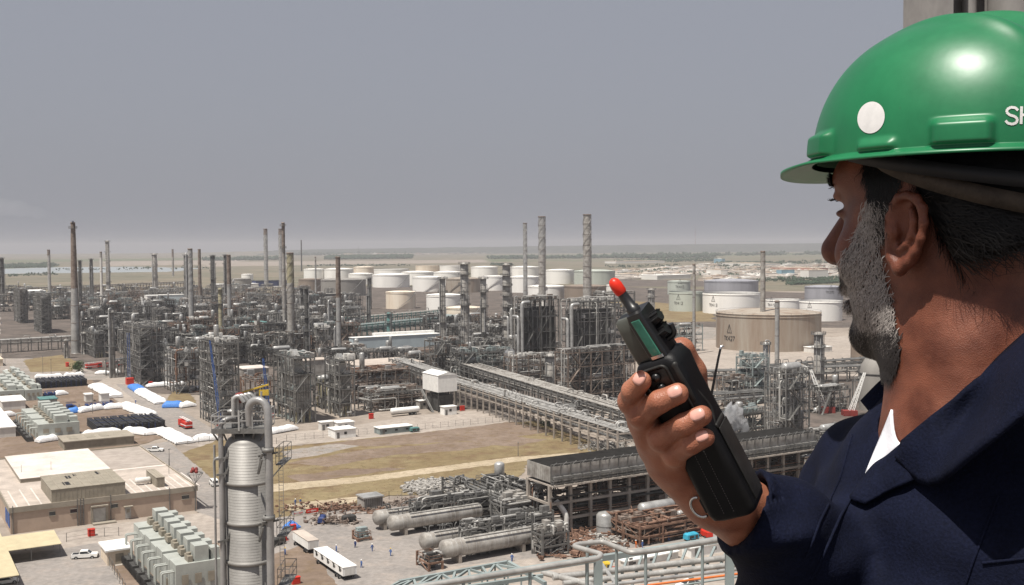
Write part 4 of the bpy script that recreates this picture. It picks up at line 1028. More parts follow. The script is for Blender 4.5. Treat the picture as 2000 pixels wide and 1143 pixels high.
pipe_stack(132, 800, 152, 128, 789, 'small dark blue stack by the green annex', 'darkblue')
pipe_stack(86, 781, 112, 83, 766, 'deep blue stack between green house and covered rows', 'darkblue')

# ================================================================ TREES
def leafy(px, py, w, h, label, seed, n=900, name='bush_tree'):
    p = at_h(px, py); t = thing(name, p, 0, label, 'tree'); rr = random.Random(seed)
    s = MB(); s.cyl((0,0,-.1),(0,0,h*.4),w*.06,w*.035,8)
    for k in range(7):
        a = k*.9; s.cyl((0,0,h*.3),(w*.3*math.cos(a),w*.3*math.sin(a),h*rr.uniform(.55,.8)),w*.03,w*.01,5)
    put('trunk', s, M['bark'], t)
    s = MB(); cl = [(rr.uniform(-.34,.34)*w, rr.uniform(-.34,.34)*w, h*rr.uniform(.35,.8), rr.uniform(.16,.3)*w) for _ in range(14)]
    for _ in range(n):
        cx, cy, cz, r = rr.choice(cl); v = Vector((rr.gauss(0,1), rr.gauss(0,1), rr.gauss(0,1))); v.normalize(); c = Vector((cx,cy,cz))+v*r*rr.uniform(.6,1)
        u = Vector((rr.gauss(0,1), rr.gauss(0,1), rr.gauss(0,1))).normalized(); q = v.cross(u).normalized(); z = w*rr.uniform(.02,.045)
        s.add([tuple(c-u*z), tuple(c+q*z), tuple(c+u*z), tuple(c-q*z)], [(0,1,2,3)])
    put('crown', s, M['leaf'], t)
leafy(154, 728, 8, 6, 'round dark green tree by the plant road at the left', 1)
leafy(1063, 838, 3.4, 3.4, 'dry green bush beside the diagonal rack', 2, 500)
leafy(383, 748, 3, 3, 'small bush below the scaffold tower', 5, 300)

# ================================================================ VEHICLES
def wheel(s_parent, x, y, r, w=.24):
    s = MB(); s.lathe([(r*.55,-w/2),(r*.95,-w/2),(r,-w/2+.04),(r,w/2-.04),(r*.95,w/2),(r*.55,w/2)], 16, (x, y, r), 'y', cap=False)
    o = put('wheel', s, M['black'], s_parent); s = MB(); s.lathe([(.02,-w/2+.02),(r*.56,-w/2+.02),(r*.56,w/2-.02),(.02,w/2-.02)], 12, (x, y, r), 'y'); put('rim', s, M['clad'], o)
def vehicle(kind, px, py, ang, label, m='white', name=None):
    p = at_h(px, py); t = thing(name or kind, p, ang, label, {'pickup_truck':'pickup','van':'van','car':'car'}[kind]); w = .9
    if kind == 'pickup_truck':
        L, prof = 5.2, [(-2.6,.45),(2.55,.45),(2.6,.9),(2.45,1.08),(1.25,1.15),(-2.55,1.15),(-2.6,.9)]; cab = [(1.3,1.14),(.55,1.75),(-.85,1.75),(-1.05,1.14)]
    elif kind == 'van':
        L, prof = 4.8, [(-2.4,.4),(2.35,.4),(2.4,.9),(2.0,1.15),(-2.4,1.15)]; cab = [(2.0,1.14),(1.2,1.95),(-2.25,1.95),(-2.38,1.14)]
    else:
        L, prof = 4.5, [(-2.25,.4),(2.2,.4),(2.25,.75),(1.1,.98),(-2.2,1.0)]; cab = [(1.2,.97),(.5,1.5),(-1.6,1.5),(-2.15,.97)]
    def ex(mb, pr, hw):
        n = len(pr); mb.add([(x,-hw,z) for x, z in pr]+[(x,hw,z) for x, z in pr], [tuple(range(n)), tuple(range(2*n-1,n-1,-1))]+[(i,n+i,n+(i+1)%n,(i+1)%n) for i in range(n)])
    s = MB(); ex(s, prof, w); put('body', s, M[m], t)
    s = MB(); ex(s, cab, w-.1); o = put('cab', s, M[m], t)
    s = MB(); cx = sum(x for x, z in cab)/4
    g = [((x-cx)*.86+cx, (z-cab[0][1])*.82+cab[0][1]+.05) for x, z in cab]; ex(s, g, w-.085); put('side_window', s, M['glass'], o)
    s = MB(); (x0,z0),(x1,z1) = cab[0], cab[1]; s.add([(x0-.04,-w+.2,z0+.1),(x0-.04,w-.2,z0+.1),(x1+.1,w-.25,z1-.03),(x1+.1,-w+.25,z1-.03)],[(0,1,2,3)])
    s.add([(cab[3][0]-.03,-w+.2,z0+.12),(cab[3][0]-.03,w-.2,z0+.12),(cab[2][0]-.04,w-.25,z1-.1),(cab[2][0]-.04,-w+.25,z1-.1)],[(3,2,1,0)]); put('windscreen', s, M['glass'], o)
    if kind == 'pickup_truck': s = MB(); s.box(-2.45,-.75,1.153,-1.15,.75,1.17); put('load_bed', s, M['blackpaint'], t)
    for x in (-L*.31, L*.31):
        for y in (-w+.02, w-.02): wheel(t, x, y, .38)
    for y in (-.6, .6):
        s = MB(); s.box(L/2-.04, y-.15, .65, L/2+.02, y+.15, .85); put('headlight', s, M['clad'], t)
    s = MB(); s.box(L/2,-w+.05,.4,L/2+.1,w-.05,.6); s.box(-L/2-.1,-w+.05,.4,-L/2,w-.05,.6); put('bumper', s, M['steel_d'], t)
    return t
vehicle('pickup_truck', 166, 1091, TH-R(20), 'white crew cab pickup on the car park before the beige building')
vehicle('pickup_truck', 303, 883, TH-R(25), 'white pickup on the road behind the beige building')
vehicle('pickup_truck', 1345, 1150, TH+R(180), 'white pickup below the handrail at the bottom edge')
vehicle('van', 418, 949, TH+R(85), 'white van half behind the near column')
vehicle('car', 17, 727, TH+R(30), 'white car on the road at the far left')
vehicle('car', 12, 1141, TH, 'white car under the yellow shade in the lower left corner')

def fire_truck(px, py, ang, label, boom='white'):
    p = at_h(px, py); t = thing('fire_truck', p, ang, label, 'fire truck', 'fire trucks')
    s = MB(); s.box(-4.2,-1.2,.7,1.6,1.2,2.6); put('body', s, M['red'], t)
    s = MB(); s.box(1.8,-1.2,.7,4.2,1.2,2.9); o = put('cab', s, M['red'], t); s = MB(); s.box(4.2,-1.05,1.7,4.24,1.05,2.6); s.box(2.2,-1.24,1.7,3.8,-1.2,2.6); put('window', s, M['glass'], o)
    s = MB()
    for y in (-.45,.45): s.bar((-4.8,y,3.2),(4.6,y,3.6),.22)
    for k in range(14): s.bar((-4.6+k*.68,-.45,3.2+k*.03),(-4.6+k*.68,.45,3.2+k*.03),.12)
    put('ladder', s, M[boom], t)
    s = MB(); s.box(-4.22,-1.22,1.3,1.62,1.22,1.6); put('stripe', s, M['white'], t)
    s = MB(); s.cyl((-2.5,0,2.6),(-2.5,0,3.2),.8,.6,10); put('turntable', s, M['clad'], t)
    for x in (-3,-1.8,3): 
        for y in (-1.1,1.1): wheel(t, x, y, .55, .35)
fire_truck(362, 836, TH+R(95), 'red and white fire truck on the plant road behind the near column')
fire_truck(183, 720, TH+R(5), 'red fire truck right of the round tree')
fire_truck(222, 717, TH+R(3), 'second red fire truck, next to the stair tower frame')
# ================================================================ CABINS, TRAILERS, BOXES
def trailer(px, py, pxa, pxb, pyt, label, rm, doors, lift=1.1):
    p, a, b, h = foot(px, py, pxa, pxb, pyt); t = thing('box_trailer', p, TH, label, 'trailer')
    s = MB(); s.box(0, 0, lift, a, b, h); put('box', s, M['white'], t)
    s = MB(); s.box(-.06,-.06,h,a+.06,b+.06,h+.12); put('roof', s, M[rm], t)
    for k in range(doors):
        y = b*(k+.5)/doors; s = MB(); s.box(-.05,y-.35,lift+.6,0,y+.35,lift+1.7); put('window', s, M['steel_d'], t)
        s = MB(); s.bar((-.05,y-.8,lift+1.0),(-.45,y-.3,lift+1.8),.1); put('strut', s, M['steel_d'], t)
    s = MB(); s.box(.2,.3,lift-.3,a-.2,b-.3,lift); put('chassis', s, M['steel_d'], t)
    s = MB(); s.box(a*.15,-.04,lift+.1,a*.85,0,h-.2); s.box(a*.5-.03,-.07,lift+.1,a*.5+.03,-.04,h-.2); put('rear_door', s, M['white2'], t)
    for y in (b*.12, b*.22, b*.85):
        for x in (.15, a-.15): wheel(t, x, y, .48, .3)
trailer(670, 1137, 697, 613, 1110, 'long white box trailer with dark hatches on its side', 'white', 5)
trailer(602, 1084, 623, 572, 1058, 'white box trailer with grey roof behind the longer one', 'roofgrey', 0)
for a_ in [('cabin',655,858,695,641,841,'white','white cabin with a canopy on the apron'),('cabin',660,842,692,649,827,'white','tall white cabin behind the other white cabin'),
 ('cabin',628,842,652,622,826,'white2','white cabin left of the tall cabin'),('cabin',742,850,806,731,838,'tealpale','long low pale teal cabin row on the apron'),
 ('cabin',868,812,892,860,796,'white','small white cabin near the elevated white box'),('cabin',1220,1112,1325,1212,1098,'white2','long low white cabin behind the handrail'),
 ('cabin',1350,1092,1440,1332,1072,'white','white flat cabin behind the handrail by the sleeve'),('cabin',820,800,838,811,784,'clad2','grey cabin left of the elevated white box')]:
    t, a, b, h_ = solid_block(*a_[:7], a_[7], 'cabin', 'white', ov=.25, rt=.2)
    for k in range(max(1, int(a/4))):
        s = MB(); x = a*(k+.5)/max(1, int(a/4)); s.box(x-.5,-.06,h_*.45,x+.5,0,h_*.75); put('window', s, M['glass'], t)
    s = MB(); s.box(a*.08,-.07,.1,a*.08+.9,0,2.1); put('door', s, M['steel'], t)
t, a, b, h_ = solid_block('kiosk', 948, 967, 1000, 940, 949, 'white2', 'white and yellow kiosk at the edge of the dry field', 'kiosk', 'clad2')
s = MB(); s.box(-.05,-.05,0,a*.6,0,h_*.5); put('yellow_panel', s, M['yellow'], t); s = MB(); s.box(a*.62,-.08,.1,a*.85,0,h_*.8); put('door', s, M['black'], t)
t, a, b, h_ = solid_block('store_shed', 712, 998, 748, 698, 975, 'clad2', 'grey sheet store at the near edge of the dry field', 'shed', 'clad')
s = MB()
for k in range(9): s.box(a*k/9,-.07,0,a*k/9+.12,0,h_)
put('rib', s, M['steel_d'], t)
for i, (px, py, pxa, pxb, pyt, lab) in enumerate([(553,1057,561,549,1044,'red box right of the near column'),(572,1144,587,569,1130,'red box at the bottom edge right of the near column'),
   (569,1038,579,566,1027,'red box beside the blue tarpaulin'),(722,819,730,720,809,'red box right of the heaters'),(900,803,908,898,794,'red box beside the small white cabin'),
   (173,1050,186,171,1036,'red box before the beige building'),(248,752,262,245,740,'two red crates at the foot of the stair tower'),(130,717,135,128,709,'small red crate on the lawn at far left'),(292,754,299,290,747,'red crate right of the stair tower')]):
    t, a, b, h_ = solid_block('hose_box', px, py, pxa, pxb, pyt, 'red', lab, 'box', 'red', ov=.08, rt=.1); s = MB(); s.box(a*.1,-.05,h_*.15,a*.9,0,h_*.85); put('door', s, M['red'], t)
# elevated white box on legs
p, a, b, h = foot(856, 806, 893, 826, 734); t = thing('elevated_cabin', p, TH, 'white windowless cabin raised on dark legs beside the diagonal rack', 'cabin'); hb = height(p, 767)
s = MB(); s.box(0, 0, hb, a, b, h); s.add([(-.2,-.2,h),(a+.2,-.2,h),(a+.2,b+.2,h),(-.2,b+.2,h),(a/2,-.2,h+1.2),(a/2,b+.2,h+1.2)],[(0,1,4),(1,2,5,4),(2,3,5),(3,0,4,5)]); put('box', s, M['white'], t)
s = MB()
for k in range(1,14): s.box(a*k/14-.04,-.05,hb+.1,a*k/14+.04,0,h-.1)
for k in range(1,12): s.box(-.05,b*k/12-.04,hb+.1,0,b*k/12+.04,h-.1)
put('rib', s, M['white2'], t)
for x in (.3, a-.3):
    for y in (.3, b/2, b-.3): s = MB(); s.box(x-.2,y-.2,0,x+.2,y+.2,hb-.003); put('leg', s, M['steel_d'], t)
s = MB(); s.box(1.2,1.2,.3,a-1.2,b-1.2,hb-1.5); put('equipment', s, M['steel_d'], t)
s = MB(); s.bar((-1.5,b*.1,0),(-1.5,b*.85,hb),1.0,.2); s.bar((-2,b*.1,1),(-2,b*.85,hb+1),.1); put('stair', s, M['steel'], t)
def tanker(px, py, pxa, label):
    p = at_h(px, py); L = reach(p, AX, pxa); t = thing('tank_trailer', p, TH, label, 'tank trailer'); s = MB(); h_vessel(s, (L/2, 1.3, 2.1), L-1, 1.15); put('tank', s, M['white'], t)
    s = MB(); s.box(.4,.6,.8,L-.4,2.0,1.0); put('chassis', s, M['steel_d'], t)
    for x in (L*.7, L*.82):
        for y in (.3, 2.3): wheel(t, x, y, .5, .3)
tanker(766, 815, 822, 'long white tank trailer beside the brown cooler')
def lump(px, py, w, h, m, label, cat, name, seed=1):
    p = at_h(px, py); rr = random.Random(seed); s = MB(); n = 14; prof = []
    rings = []
    for k in range(6):
        f = k/5; rings.append([((1-f**2.2)*w/2*(1+rr.uniform(-.15,.15))*math.cos(6.283*i/n), (1-f**2.2)*w/2.6*(1+rr.uniform(-.15,.15))*math.sin(6.283*i/n), h*f*(1+rr.uniform(-.12,.12))) for i in range(n)])
    s.add([v for r in rings for v in r], [(k*n+i,k*n+(i+1)%n,(k+1)*n+(i+1)%n,(k+1)*n+i) for k in range(5) for i in range(n)], False); s.add(rings[-1], [tuple(range(n))])
    return tag(put(name, s, M[m], loc=p, rz=TH), label, cat)
lump(569, 1033, 4.2, 1.9, 'bluetarp', 'crumpled blue tarpaulin heap beside a red box', 'tarpaulin', 'tarpaulin_heap', 3)
def machine(px, py, ang, m, m2, label, cat='compressor', name='compressor'):
    p = at_h(px, py); t = thing(name, p, ang, label, cat); s = MB()
    s.add([(-1.7,-.8,.5),(1.7,-.8,.5),(1.7,.8,.5),(-1.7,.8,.5),(-1.6,-.75,1.5),(1.5,-.75,1.5),(1.5,.75,1.5),(-1.6,.75,1.5),(-1.3,-.5,1.8),(1.2,-.5,1.8),(1.2,.5,1.8),(-1.3,.5,1.8)],
       [(3,2,1,0),(0,1,5,4),(1,2,6,5),(2,3,7,6),(3,0,4,7),(4,5,9,8),(5,6,10,9),(6,7,11,10),(7,4,8,11),(8,9,10,11)]); put('hood', s, M[m], t)
    s = MB(); s.box(-1.1,-.84,.75,.2,-.8,1.3); s.box(.5,-.84,.75,1.3,-.8,1.3); put('vent', s, M['steel_d'], t)
    s = MB(); s.bar((1.7,0,.6),(3.0,0,.5),.12); put('drawbar', s, M[m2], t); s = MB(); s.cyl((-.8,.3,1.8),(-.8,.3,2.3),.08,.08,6); put('exhaust', s, M['steel_d'], t)
    for x in (-.9,.9):
        for y in (-.8,.8): wheel(t, x, y, .36, .2)

M['skyb'] = mat('sky_blue_paint', (.05,.36,.52), .5, 0, .2, .8)
machine(1350, 1056, TH, 'skyb', 'steel_d', 'sky blue site compressor beneath the radio')
machine(1379, 1050, TH+R(80), 'red', 'steel_d', 'small red machine beside the sky blue compressor')
machine(1178, 1115, TH-R(10), 'yellow', 'red', 'yellow site compressor behind the handrail')
machine(682, 1020, TH, 'steel_d', 'steel_d', 'dark compressor on the asphalt yard by the dry field')
machine(629, 1022, TH+R(60), 'darkblue', 'steel_d', 'dark blue machine among the fittings on the yard')
machine(543, 1065, TH+R(20), 'steel_d', 'red', 'dark machine half behind the near column')
machine(810, 870-26, TH, 'teal', 'steel_d', 'small teal machine at the end of the cabin row')
# scrap, rings, banners
def scrap(poly_px, n, smin, smax, seed, label, m='scrap', name='scrap_heap', cat='scrap'):
    (x0,y0,x1,y1) = poly_px; rr = random.Random(seed); s = MB()
    for _ in range(n):
        u, v = rr.gauss(.5,.22), rr.gauss(.5,.24)
        if not (0 < u < 1 and 0 < v < 1): continue
        q = at_h(x0+(x1-x0)*u, y0+(y1-y0)*v); z = rr.uniform(0, 1.4)*(1-abs(u-.5)*1.6)
        d = (rr.uniform(smin,smax), rr.uniform(smin,smax)*.5, rr.uniform(smin,smax)*.4); a = rr.uniform(0,3.1)
        if rr.random() < .3: s.cyl((q.x,q.y,z+.3),(q.x+math.cos(a)*d[0]*1.6,q.y+math.sin(a)*d[0]*1.6,z+.3+rr.uniform(-.2,.5)),.12,n=6)
        else: s.cbox((q.x,q.y,z+d[2]/2), d, a)
    return tag(put(name, s, M[m]), label, cat, kind='stuff')
scrap((785,942,912,970), 900, .5, 1.7, 5, 'heap of pale scrap and rubble on the dry field')
scrap((590,1012,700,1030), 120, .4, 1.3, 6, 'dark pipe fittings strewn along the yard edge', 'steel_b')
scrap((540,985,760,1008), 260, .3, 1.2, 7, 'rusty oddments along the yard fence', 'rust')
scrap((690,975,1000,1010), 500, .4, 1.6, 8, 'loose pipe pieces behind the vessels', 'steel_b')
scrap((1040,1035,1230,1100), 500, .4, 1.8, 9, 'mixed dark and brown fittings beside the cooler columns', 'rust')
scrap((1130,866,1240,884), 500, .3, 1.0, 10, 'pale rubble strip under the fingers')
scrap((1080,1055,1240,1080), 240, .4, 1.5, 12, 'stacked grey pipe pieces behind the handrail')
for i, (px, py) in enumerate(((725,1003),(736,1000),(751,998),(766,998))):
    s = MB(); s.lathe([(1.0,0),(1.15,0),(1.15,.5),(1.0,.5),(1.0,0)], 18, cap=False)
    tag(put('flange_ring', s, M['rust'], loc=at_h(px, py)), ['leftmost','second','third','last'][i]+' rusty ring lying on the yard left of the vessels', 'ring', 'rusty rings on the yard')
for px, py, pxa, pyt, m, lab in ((571,1011,596,1000,'white2','white banner with red marks on the yard fence'),(598,1007,622,995,'red','red banner with white marks on the yard fence')):
    p = at_h(px, py); L = reach(p, AX, pxa); h = height(p, pyt); t = thing('banner', p, TH, lab, 'banner'); s = MB(); s.box(0,0,.5,L,.05,h); put('cloth', s, M[m], t)
    s = MB(); rr = random.Random(px); mm = 'red' if m != 'red' else 'white'
    for k in range(9):
        u = .12+.08*k; s.box(L*u,-.03,h*(.55+rr.uniform(-.1,.1)),L*(u+.05),0,h*(.72+rr.uniform(-.08,.08)))
    put('marking', s, M[mm], t); s = MB(); s.cyl((0,.1,0),(0,.1,h+.3),.05,n=6); s.cyl((L,.1,0),(L,.1,h+.3),.05,n=6); put('post', s, M['steel'], t)
# fences
def fence(pts, label, h=2.2, step=3):
    t = thing('fence', at_h(*pts[0]), 0, label, 'fence'); o = at_h(*pts[0]); s = MB(); w = MB()
    for a, b in zip(pts, pts[1:]):
        A, B = at_h(*a)-o, at_h(*b)-o; n = max(1, int((B-A).length/step))
        for k in range(n+1): q = A.lerp(B, k/n); s.box(q.x-.05,q.y-.05,0,q.x+.05,q.y+.05,h)
        for z in (.4, h*.5, h): w.bar((A.x,A.y,z),(B.x,B.y,z),.035)
    put('posts', s, M['steel'], t); put('wire', w, M['steel'], t)
fence([(545,1010),(620,1000),(700,990),(760,976),(860,975),(990,965)], 'thin wire fence along the yard side of the dry field')
fence([(345,872),(430,862),(540,868),(560,862),(800,842),(1045,818)], 'wire fence along the plant road side of the field')
fence([(210,1100),(262,1190)], 'wire fence beside the small hut'); fence([(130,1060),(176,1052),(232,1048)], 'low fence before the beige building')
for i, (px, py, pt, lab) in enumerate([(331,922,878,'lamp post behind the beige building'),(181,808,760,'lamp post by the covered rows'),(84,733,695,'lamp post at the lawn, far left'),(100,730,702,'second lamp post at the lawn'),(1012,892,925-60,'thin pole at the sand track end'),(10,712,685,'lamp post at the left photo edge')]):
    p = at_h(px, py); h = height(p, pt); s = MB(); s.cyl((0,0,0),(0,0,h),.12,.07,6); t = thing('lamp_post', p, 0, lab, 'lamp post'); put('pole', s, M['steel'], t); s = MB(); s.box(-.1,-.6,h,.2,.6,h+.15); put('lamp_head', s, M['steel'], t)
# ================================================================ AIR COOLER BANK AND CONCRETE TABLE
def cooler_bank(px, py, pxa, pxb, pyt, label, seed, hfr=.72, nb=26):
    p, a, b, h = foot(px, py, pxa, pxb, pyt); t = thing('air_cooler_bank', p, TH, label, 'air cooler', 'long air cooler banks'); hb = h*hfr; rr = random.Random(seed)
    s = MB(); s.box(0, 0, h-.5, a, b, h); put('mesh_roof', s, M['grate'], t)
    s = MB()
    for x0, y0, x1, y1 in ((0,-.12,a,0),(0,b,a,b+.12),(-.12,0,0,b),(a,0,a+.12,b)): s.box(x0,y0,hb+.9,x1,y1,h-.06)
    for k in range(int(b/.8)): s.box(-.2, k*.8, hb+.9, -.12, k*.8+.2, h-.1)
    put('side_panel', s, M['clad2'], t)
    s = MB(); n = int(a/2.6)
    for k in range(n+1):
        x = a*k/n; s.box(x-.1,-.35,hb+.4,x+.1,-.14,h+.5)
        if k < n: s.bar((x,-.9,h+.2),(x+a/n*.6,-.1,h+.7),.14); s.box(x+.2,-1.2,hb+1.6,x+a/n-.2,-.36,hb+2.2)
    for z in (h+.5, hb+.5, hb+1.6): s.bar((0,-.4,z),(a,-.4,z),.16)
    handrail(s, -.2, -1.5, a, -.5, hb+.3); put('walkway', s, M['steel'], t)
    s = MB(); s.box(-.3,-1.6,hb,a+.3,b+.3,hb+.3); put('table_slab', s, M['concrete'], t)
    n = max(3, int(a/5.5))
    for k in range(n+1):
        for y in (0, b-.6):
            s = MB(); s.box(a*k/n-.35, y-.02, 0, a*k/n+.35, y+.7, hb-.003); put('column', s, M['concrete'], t)
    s = MB()
    for lv in (.3, .62):
        for y in (.0, b-.5): s.box(0, y, hb*lv, a, y+.5, hb*lv+.6)
        for k in range(n+1): s.box(a*k/n-.25, .51, hb*lv, a*k/n+.25, b-.51, hb*lv+.5)
    put('beam', s, M['concrete'], t)
    s = MB()
    for k in range(int(n*1.6)):
        x = a*k/(n*1.6)+1; s.cyl((x, b*.5, hb-1.2),(x, b*.5, hb-.01), 1.5, 1.9, 12); s.bar((x-1.2,b*.5,hb-2.6),(x,b*.5,hb-1.2),.15); s.bar((x+1.2,b*.5,hb-2.6),(x,b*.5,hb-1.2),.15)
    put('fan_ring', s, M['steel_d'], t)
    s = MB(); clutter(s, rr, a, b, hb*.95, int(a*1.4), .3); put('piping', s, M['steel_d'], t)
    s = MB(); clutter(s, rr, a, b, hb*.9, int(a*1.3), .2); put('small_piping', s, M['rust'], t)
    s = MB()
    for _ in range(int(a*1.2)):
        x, y, z = rr.uniform(0,a-2), rr.uniform(0,b-2), rr.choice((0,.3*hb+.6,.62*hb+.6)); q = rr.uniform(.5,1.8); s.box(x,y,z,x+q*1.5,y+q,z+q)
    put('equipment', s, M['steel_b'], t)
    return t
cooler_bank(1076, 1050, 1590, 1031, 912, 'long black topped air cooler bank on a concrete table under the hand', 1)
for a in [(1050,1036,1066,975,968,201,'grey pipe frame at the left end of the black topped cooler',dict(pipes=60,levels=3,vessels=1,bay=4,eq='steel_d')),
 (1000,1010,1050,930,965,202,'low pipe tangle left of the black topped cooler',dict(pipes=50,levels=2,vessels=2,bay=4,eq='steel_d')),
 (1250,1070,1420,1185,1032,204,'long rusty exchanger frame under the wrist, workers beside it',dict(pipes=110,levels=2,m='rust',dm='rust',pm='rust',vessels=5,rails=False)),
 (1400,1040,1560,1330,990,205,'rusty frame behind the radio case foot',dict(pipes=80,levels=3,m='rust',dm='rust',pm='steel_b')),
 (1240,1000,1300,1215,960,206,'grey frame between cooler and fingers',dict(pipes=40,levels=2)),
 (1480,955,1600,1420,880,207,'concrete beamed pipe frame beside the sleeve',dict(pipes=80,levels=3,conc=True)),
 (1560,960,1680,1530,905,208,'lower pipe frame beside the shoulder',dict(pipes=60,levels=2,m='steel_b'))]:
    fu(*a[:7], **a[7])
s = MB(); c = at_h(1182, 1045); s.lathe([(2.0,0),(2.0,4.6),(1.5,5.1),(.02,5.5)], 20); tg = thing('small_tank', c, 0, 'small pale upright tank before the concrete columns', 'tank'); put('shell', s, M['clad'], tg)
s = MB(); s.lathe([(2.0,2.2),(2.08,2.25),(2.0,2.3)],20,cap=False); s.cyl((2.2,0,0),(2.2,0,5.3),.12,n=6); put('band', s, M['steel'], tg)
# bent white duct
c = at_h(1106, 1046); s = MB(); hh = height(c, 1004); z1 = height(c, 992); s.tube(bend([(0,0,.2),(0,0,hh),(-2.3,.8,z1+1.5)],1.2,5), .62, 12)
tg = thing('vent_duct', c, 0, 'bent pale duct rising before the black topped cooler', 'duct'); put('pipe', s, M['white2'], tg); s = MB(); s.box(-.9,-.9,-.1,.9,.9,.5); put('foot', s, M['concrete'], tg)

# ================================================================ HORIZONTAL VESSELS
def big_drum(px, py, pxa, r, label, overhead=True, seed=1):
    p = at_h(px, py); L = reach(p, AX, pxa); t = thing('horizontal_vessel', p, TH, label, 'pressure vessel', 'long horizontal vessels'); zc = r+1.2
    s = MB(); h_vessel(s, (L/2, r, zc), L-r, r, n=28); put('shell', s, M['clad2'], t)
    s = MB(); k = 1
    while k*1.1 < L-r: s.lathe([(r, -.05),(r*1.012,0),(r,.05)], 28, (k*1.1+r*.5, r, zc), 'x', cap=False); k += 1
    put('cladding_band', s, M['clad'], t)
    for u in (.16, .8):
        s = MB(); s.box(L*u-.35, .2, 0, L*u+.35, 2*r-.2, zc-r*.6); put('saddle', s, M['concrete'], t)
    s = MB(); rr = random.Random(seed)
    for _ in range(14):
        x = rr.uniform(L*.1, L*.9); s.tube(bend([(x,r,zc+r*.9),(x,r,zc+r+rr.uniform(.5,1.4)),(x+rr.uniform(-2,2),r,zc+r+1.2)],.3,3),.14,6)
    s.box(L*.2, .1, zc+r*1.02, L*.95, .4, zc+r*1.12); put('nozzle', s, M['steel'], t)
    return t
big_drum(868, 1108, 1062, 1.9, 'long horizontal vessel nearest the handrail, domed end shining',seed=1)
big_drum(828, 1090, 935, 1.8, 'horizontal vessel just behind the nearest one, mostly hidden',seed=2)
big_drum(764, 1052, 948, 1.75, 'long horizontal vessel of the farther pair',seed=3)
big_drum(735, 1040, 850, 1.7, 'small ended horizontal vessel behind the farther long one',seed=4)
for a in [(912,1090,1080,898,1034,211,'pipe bridge over the nearest pair of horizontal vessels',dict(pipes=50,levels=2,bay=5,vessels=0,eq='steel')),
 (812,1036,960,802,990,212,'pipe bridge over the farther pair of horizontal vessels',dict(pipes=46,levels=2,bay=5,vessels=0,eq='steel')),
 (985,1042,1060,960,990,213,'pipe frame joining the two vessel bridges',dict(pipes=40,levels=2,vessels=1,eq='clad2')),
 (1060,1092,1110,1040,1045,214,'small frame at the right end of the nearest vessel',dict(pipes=30,levels=2,vessels=0)),
 (700,1030+30,722,690,1052,215,'low scaffold at the domed end of the farther vessels',dict(pipes=6,levels=1,vessels=0,m='rust')),
 (838,1118,856,815,1100,216,'low rusty scaffold at the domed end of the nearest vessel',dict(pipes=8,levels=1,vessels=0,m='rust'))]:
    fu(*a[:7], **a[7])
rk((1060,1035),(905,968),6,5,'pipe run between vessels and the black topped cooler',21,hoops=3)

# ================================================================ NEAR COLUMN (top 47 m up, on the ground below the frame)
NY = 100.0
def near(px, py): return at_y(px, py, NY)
c = near(484, 855); cx, cz = c.x, c.z; rad = 44/FPX*NY; base = Vector((cx, NY, 0)); t = thing('distillation_column', base, 0, 'ribbed pale clad column with crook topped pipes in the left foreground', 'column')
ribs_ = []; s = MB(); prof = [(rad+.15, 0), (rad, .5)]; z = .5
while z < cz-rad*.35: z += .27; ribs_.append(z)
zt = z; prof += [(rad, zt-.01)]; prof += [(rad*.985, zt), (rad*.95, zt+rad*.14), (rad*.84, zt+rad*.29), (rad*.66, zt+rad*.42), (rad*.4, zt+rad*.52), (.03, zt+rad*.56)]
s.lathe(prof, 48); cm = mat('ribbed_cladding', (.25,.24,.225), .5, .15, .2, .35, fine=.05, spec=.5); put('shell', s, cm, t)
s = MB()
for z in ribs_: s.lathe([(rad-.005, z-.012),(rad+.004, z-.008),(rad+.004, z+.008),(rad-.005, z+.012)], 48, cap=False)
put('cladding_seam', s, mat('seam_metal', (.20,.19,.18), .6, .15, .2, .5), t)
for py in (937, 1014, 1090, 1170):
    s = MB(); z = near(484, py).z; s.lathe([(rad, z-.22), (rad+.14, z-.2), (rad+.14, z+.1), (rad, z+.12)], 48, cap=False); put('stiffening_ring', s, cm, t)
def L(px, py, dy=0.0): q = at_y(px, py, NY+dy); return (q.x-cx, dy, q.z)
# right riser with crook
r1 = 7.5/FPX*NY; s = MB(); top = L(524, 815, -2.4)
P = [(L(531,1200,-2.4)[0], -2.4, -0)] + [(L(529,1143,-2.4)[0],-2.4,L(529,1143,-2.4)[2]), L(525,860,-2.4), L(522,800,-2.4)]
cc = L(502, 802, -2.4); R_ = 20/FPX*NY*.95
for k in range(1, 12): a = math.pi*k/11*1.0; P.append((cc[0]+R_*math.cos(a), -2.4+.6*k/11, cc[2]+R_*math.sin(a)))
P.append((P[-1][0], -1.6, cc[2]-1.5)); s.tube(P, r1, 16); M['colpipe'] = mat('dull_riser_pipe', (.29,.285,.28), .4, .25, .25, .6, fine=.05, spec=.5); put('crook_pipe', s, M['colpipe'], t)
r2 = 5/FPX*NY; s = MB(); P = [(L(436,1143)[0], -1.6, 0), L(436,1143,-1.6), L(431,850,-1.6), L(431,828,-1.6), L(440,820,-1.5), L(458,815,-1.0), (L(458,815)[0], -.4, zt+.3)]; s.tube(bend(P,.9,4), r2, 12); put('riser', s, M['colpipe'], t)
s = MB(); 
for x, d in ((423, 2.0), (447, 1.2), (445, 2.6)): s.cyl((L(x,1143)[0], -d+1.5, 0), (L(x-1,900)[0], -d+1.5, near(1,870).z), .11, n=8)
s.tube(bend([(L(423,930)[0],-.6,near(1,900).z-2),(L(421,905)[0],-.6,near(1,896).z),(L(440,890)[0],-.4,near(1,893).z)],.4,3),.11,8); put('thin_pipe', s, M['colpipe'], t)
s = MB(); s2 = MB()
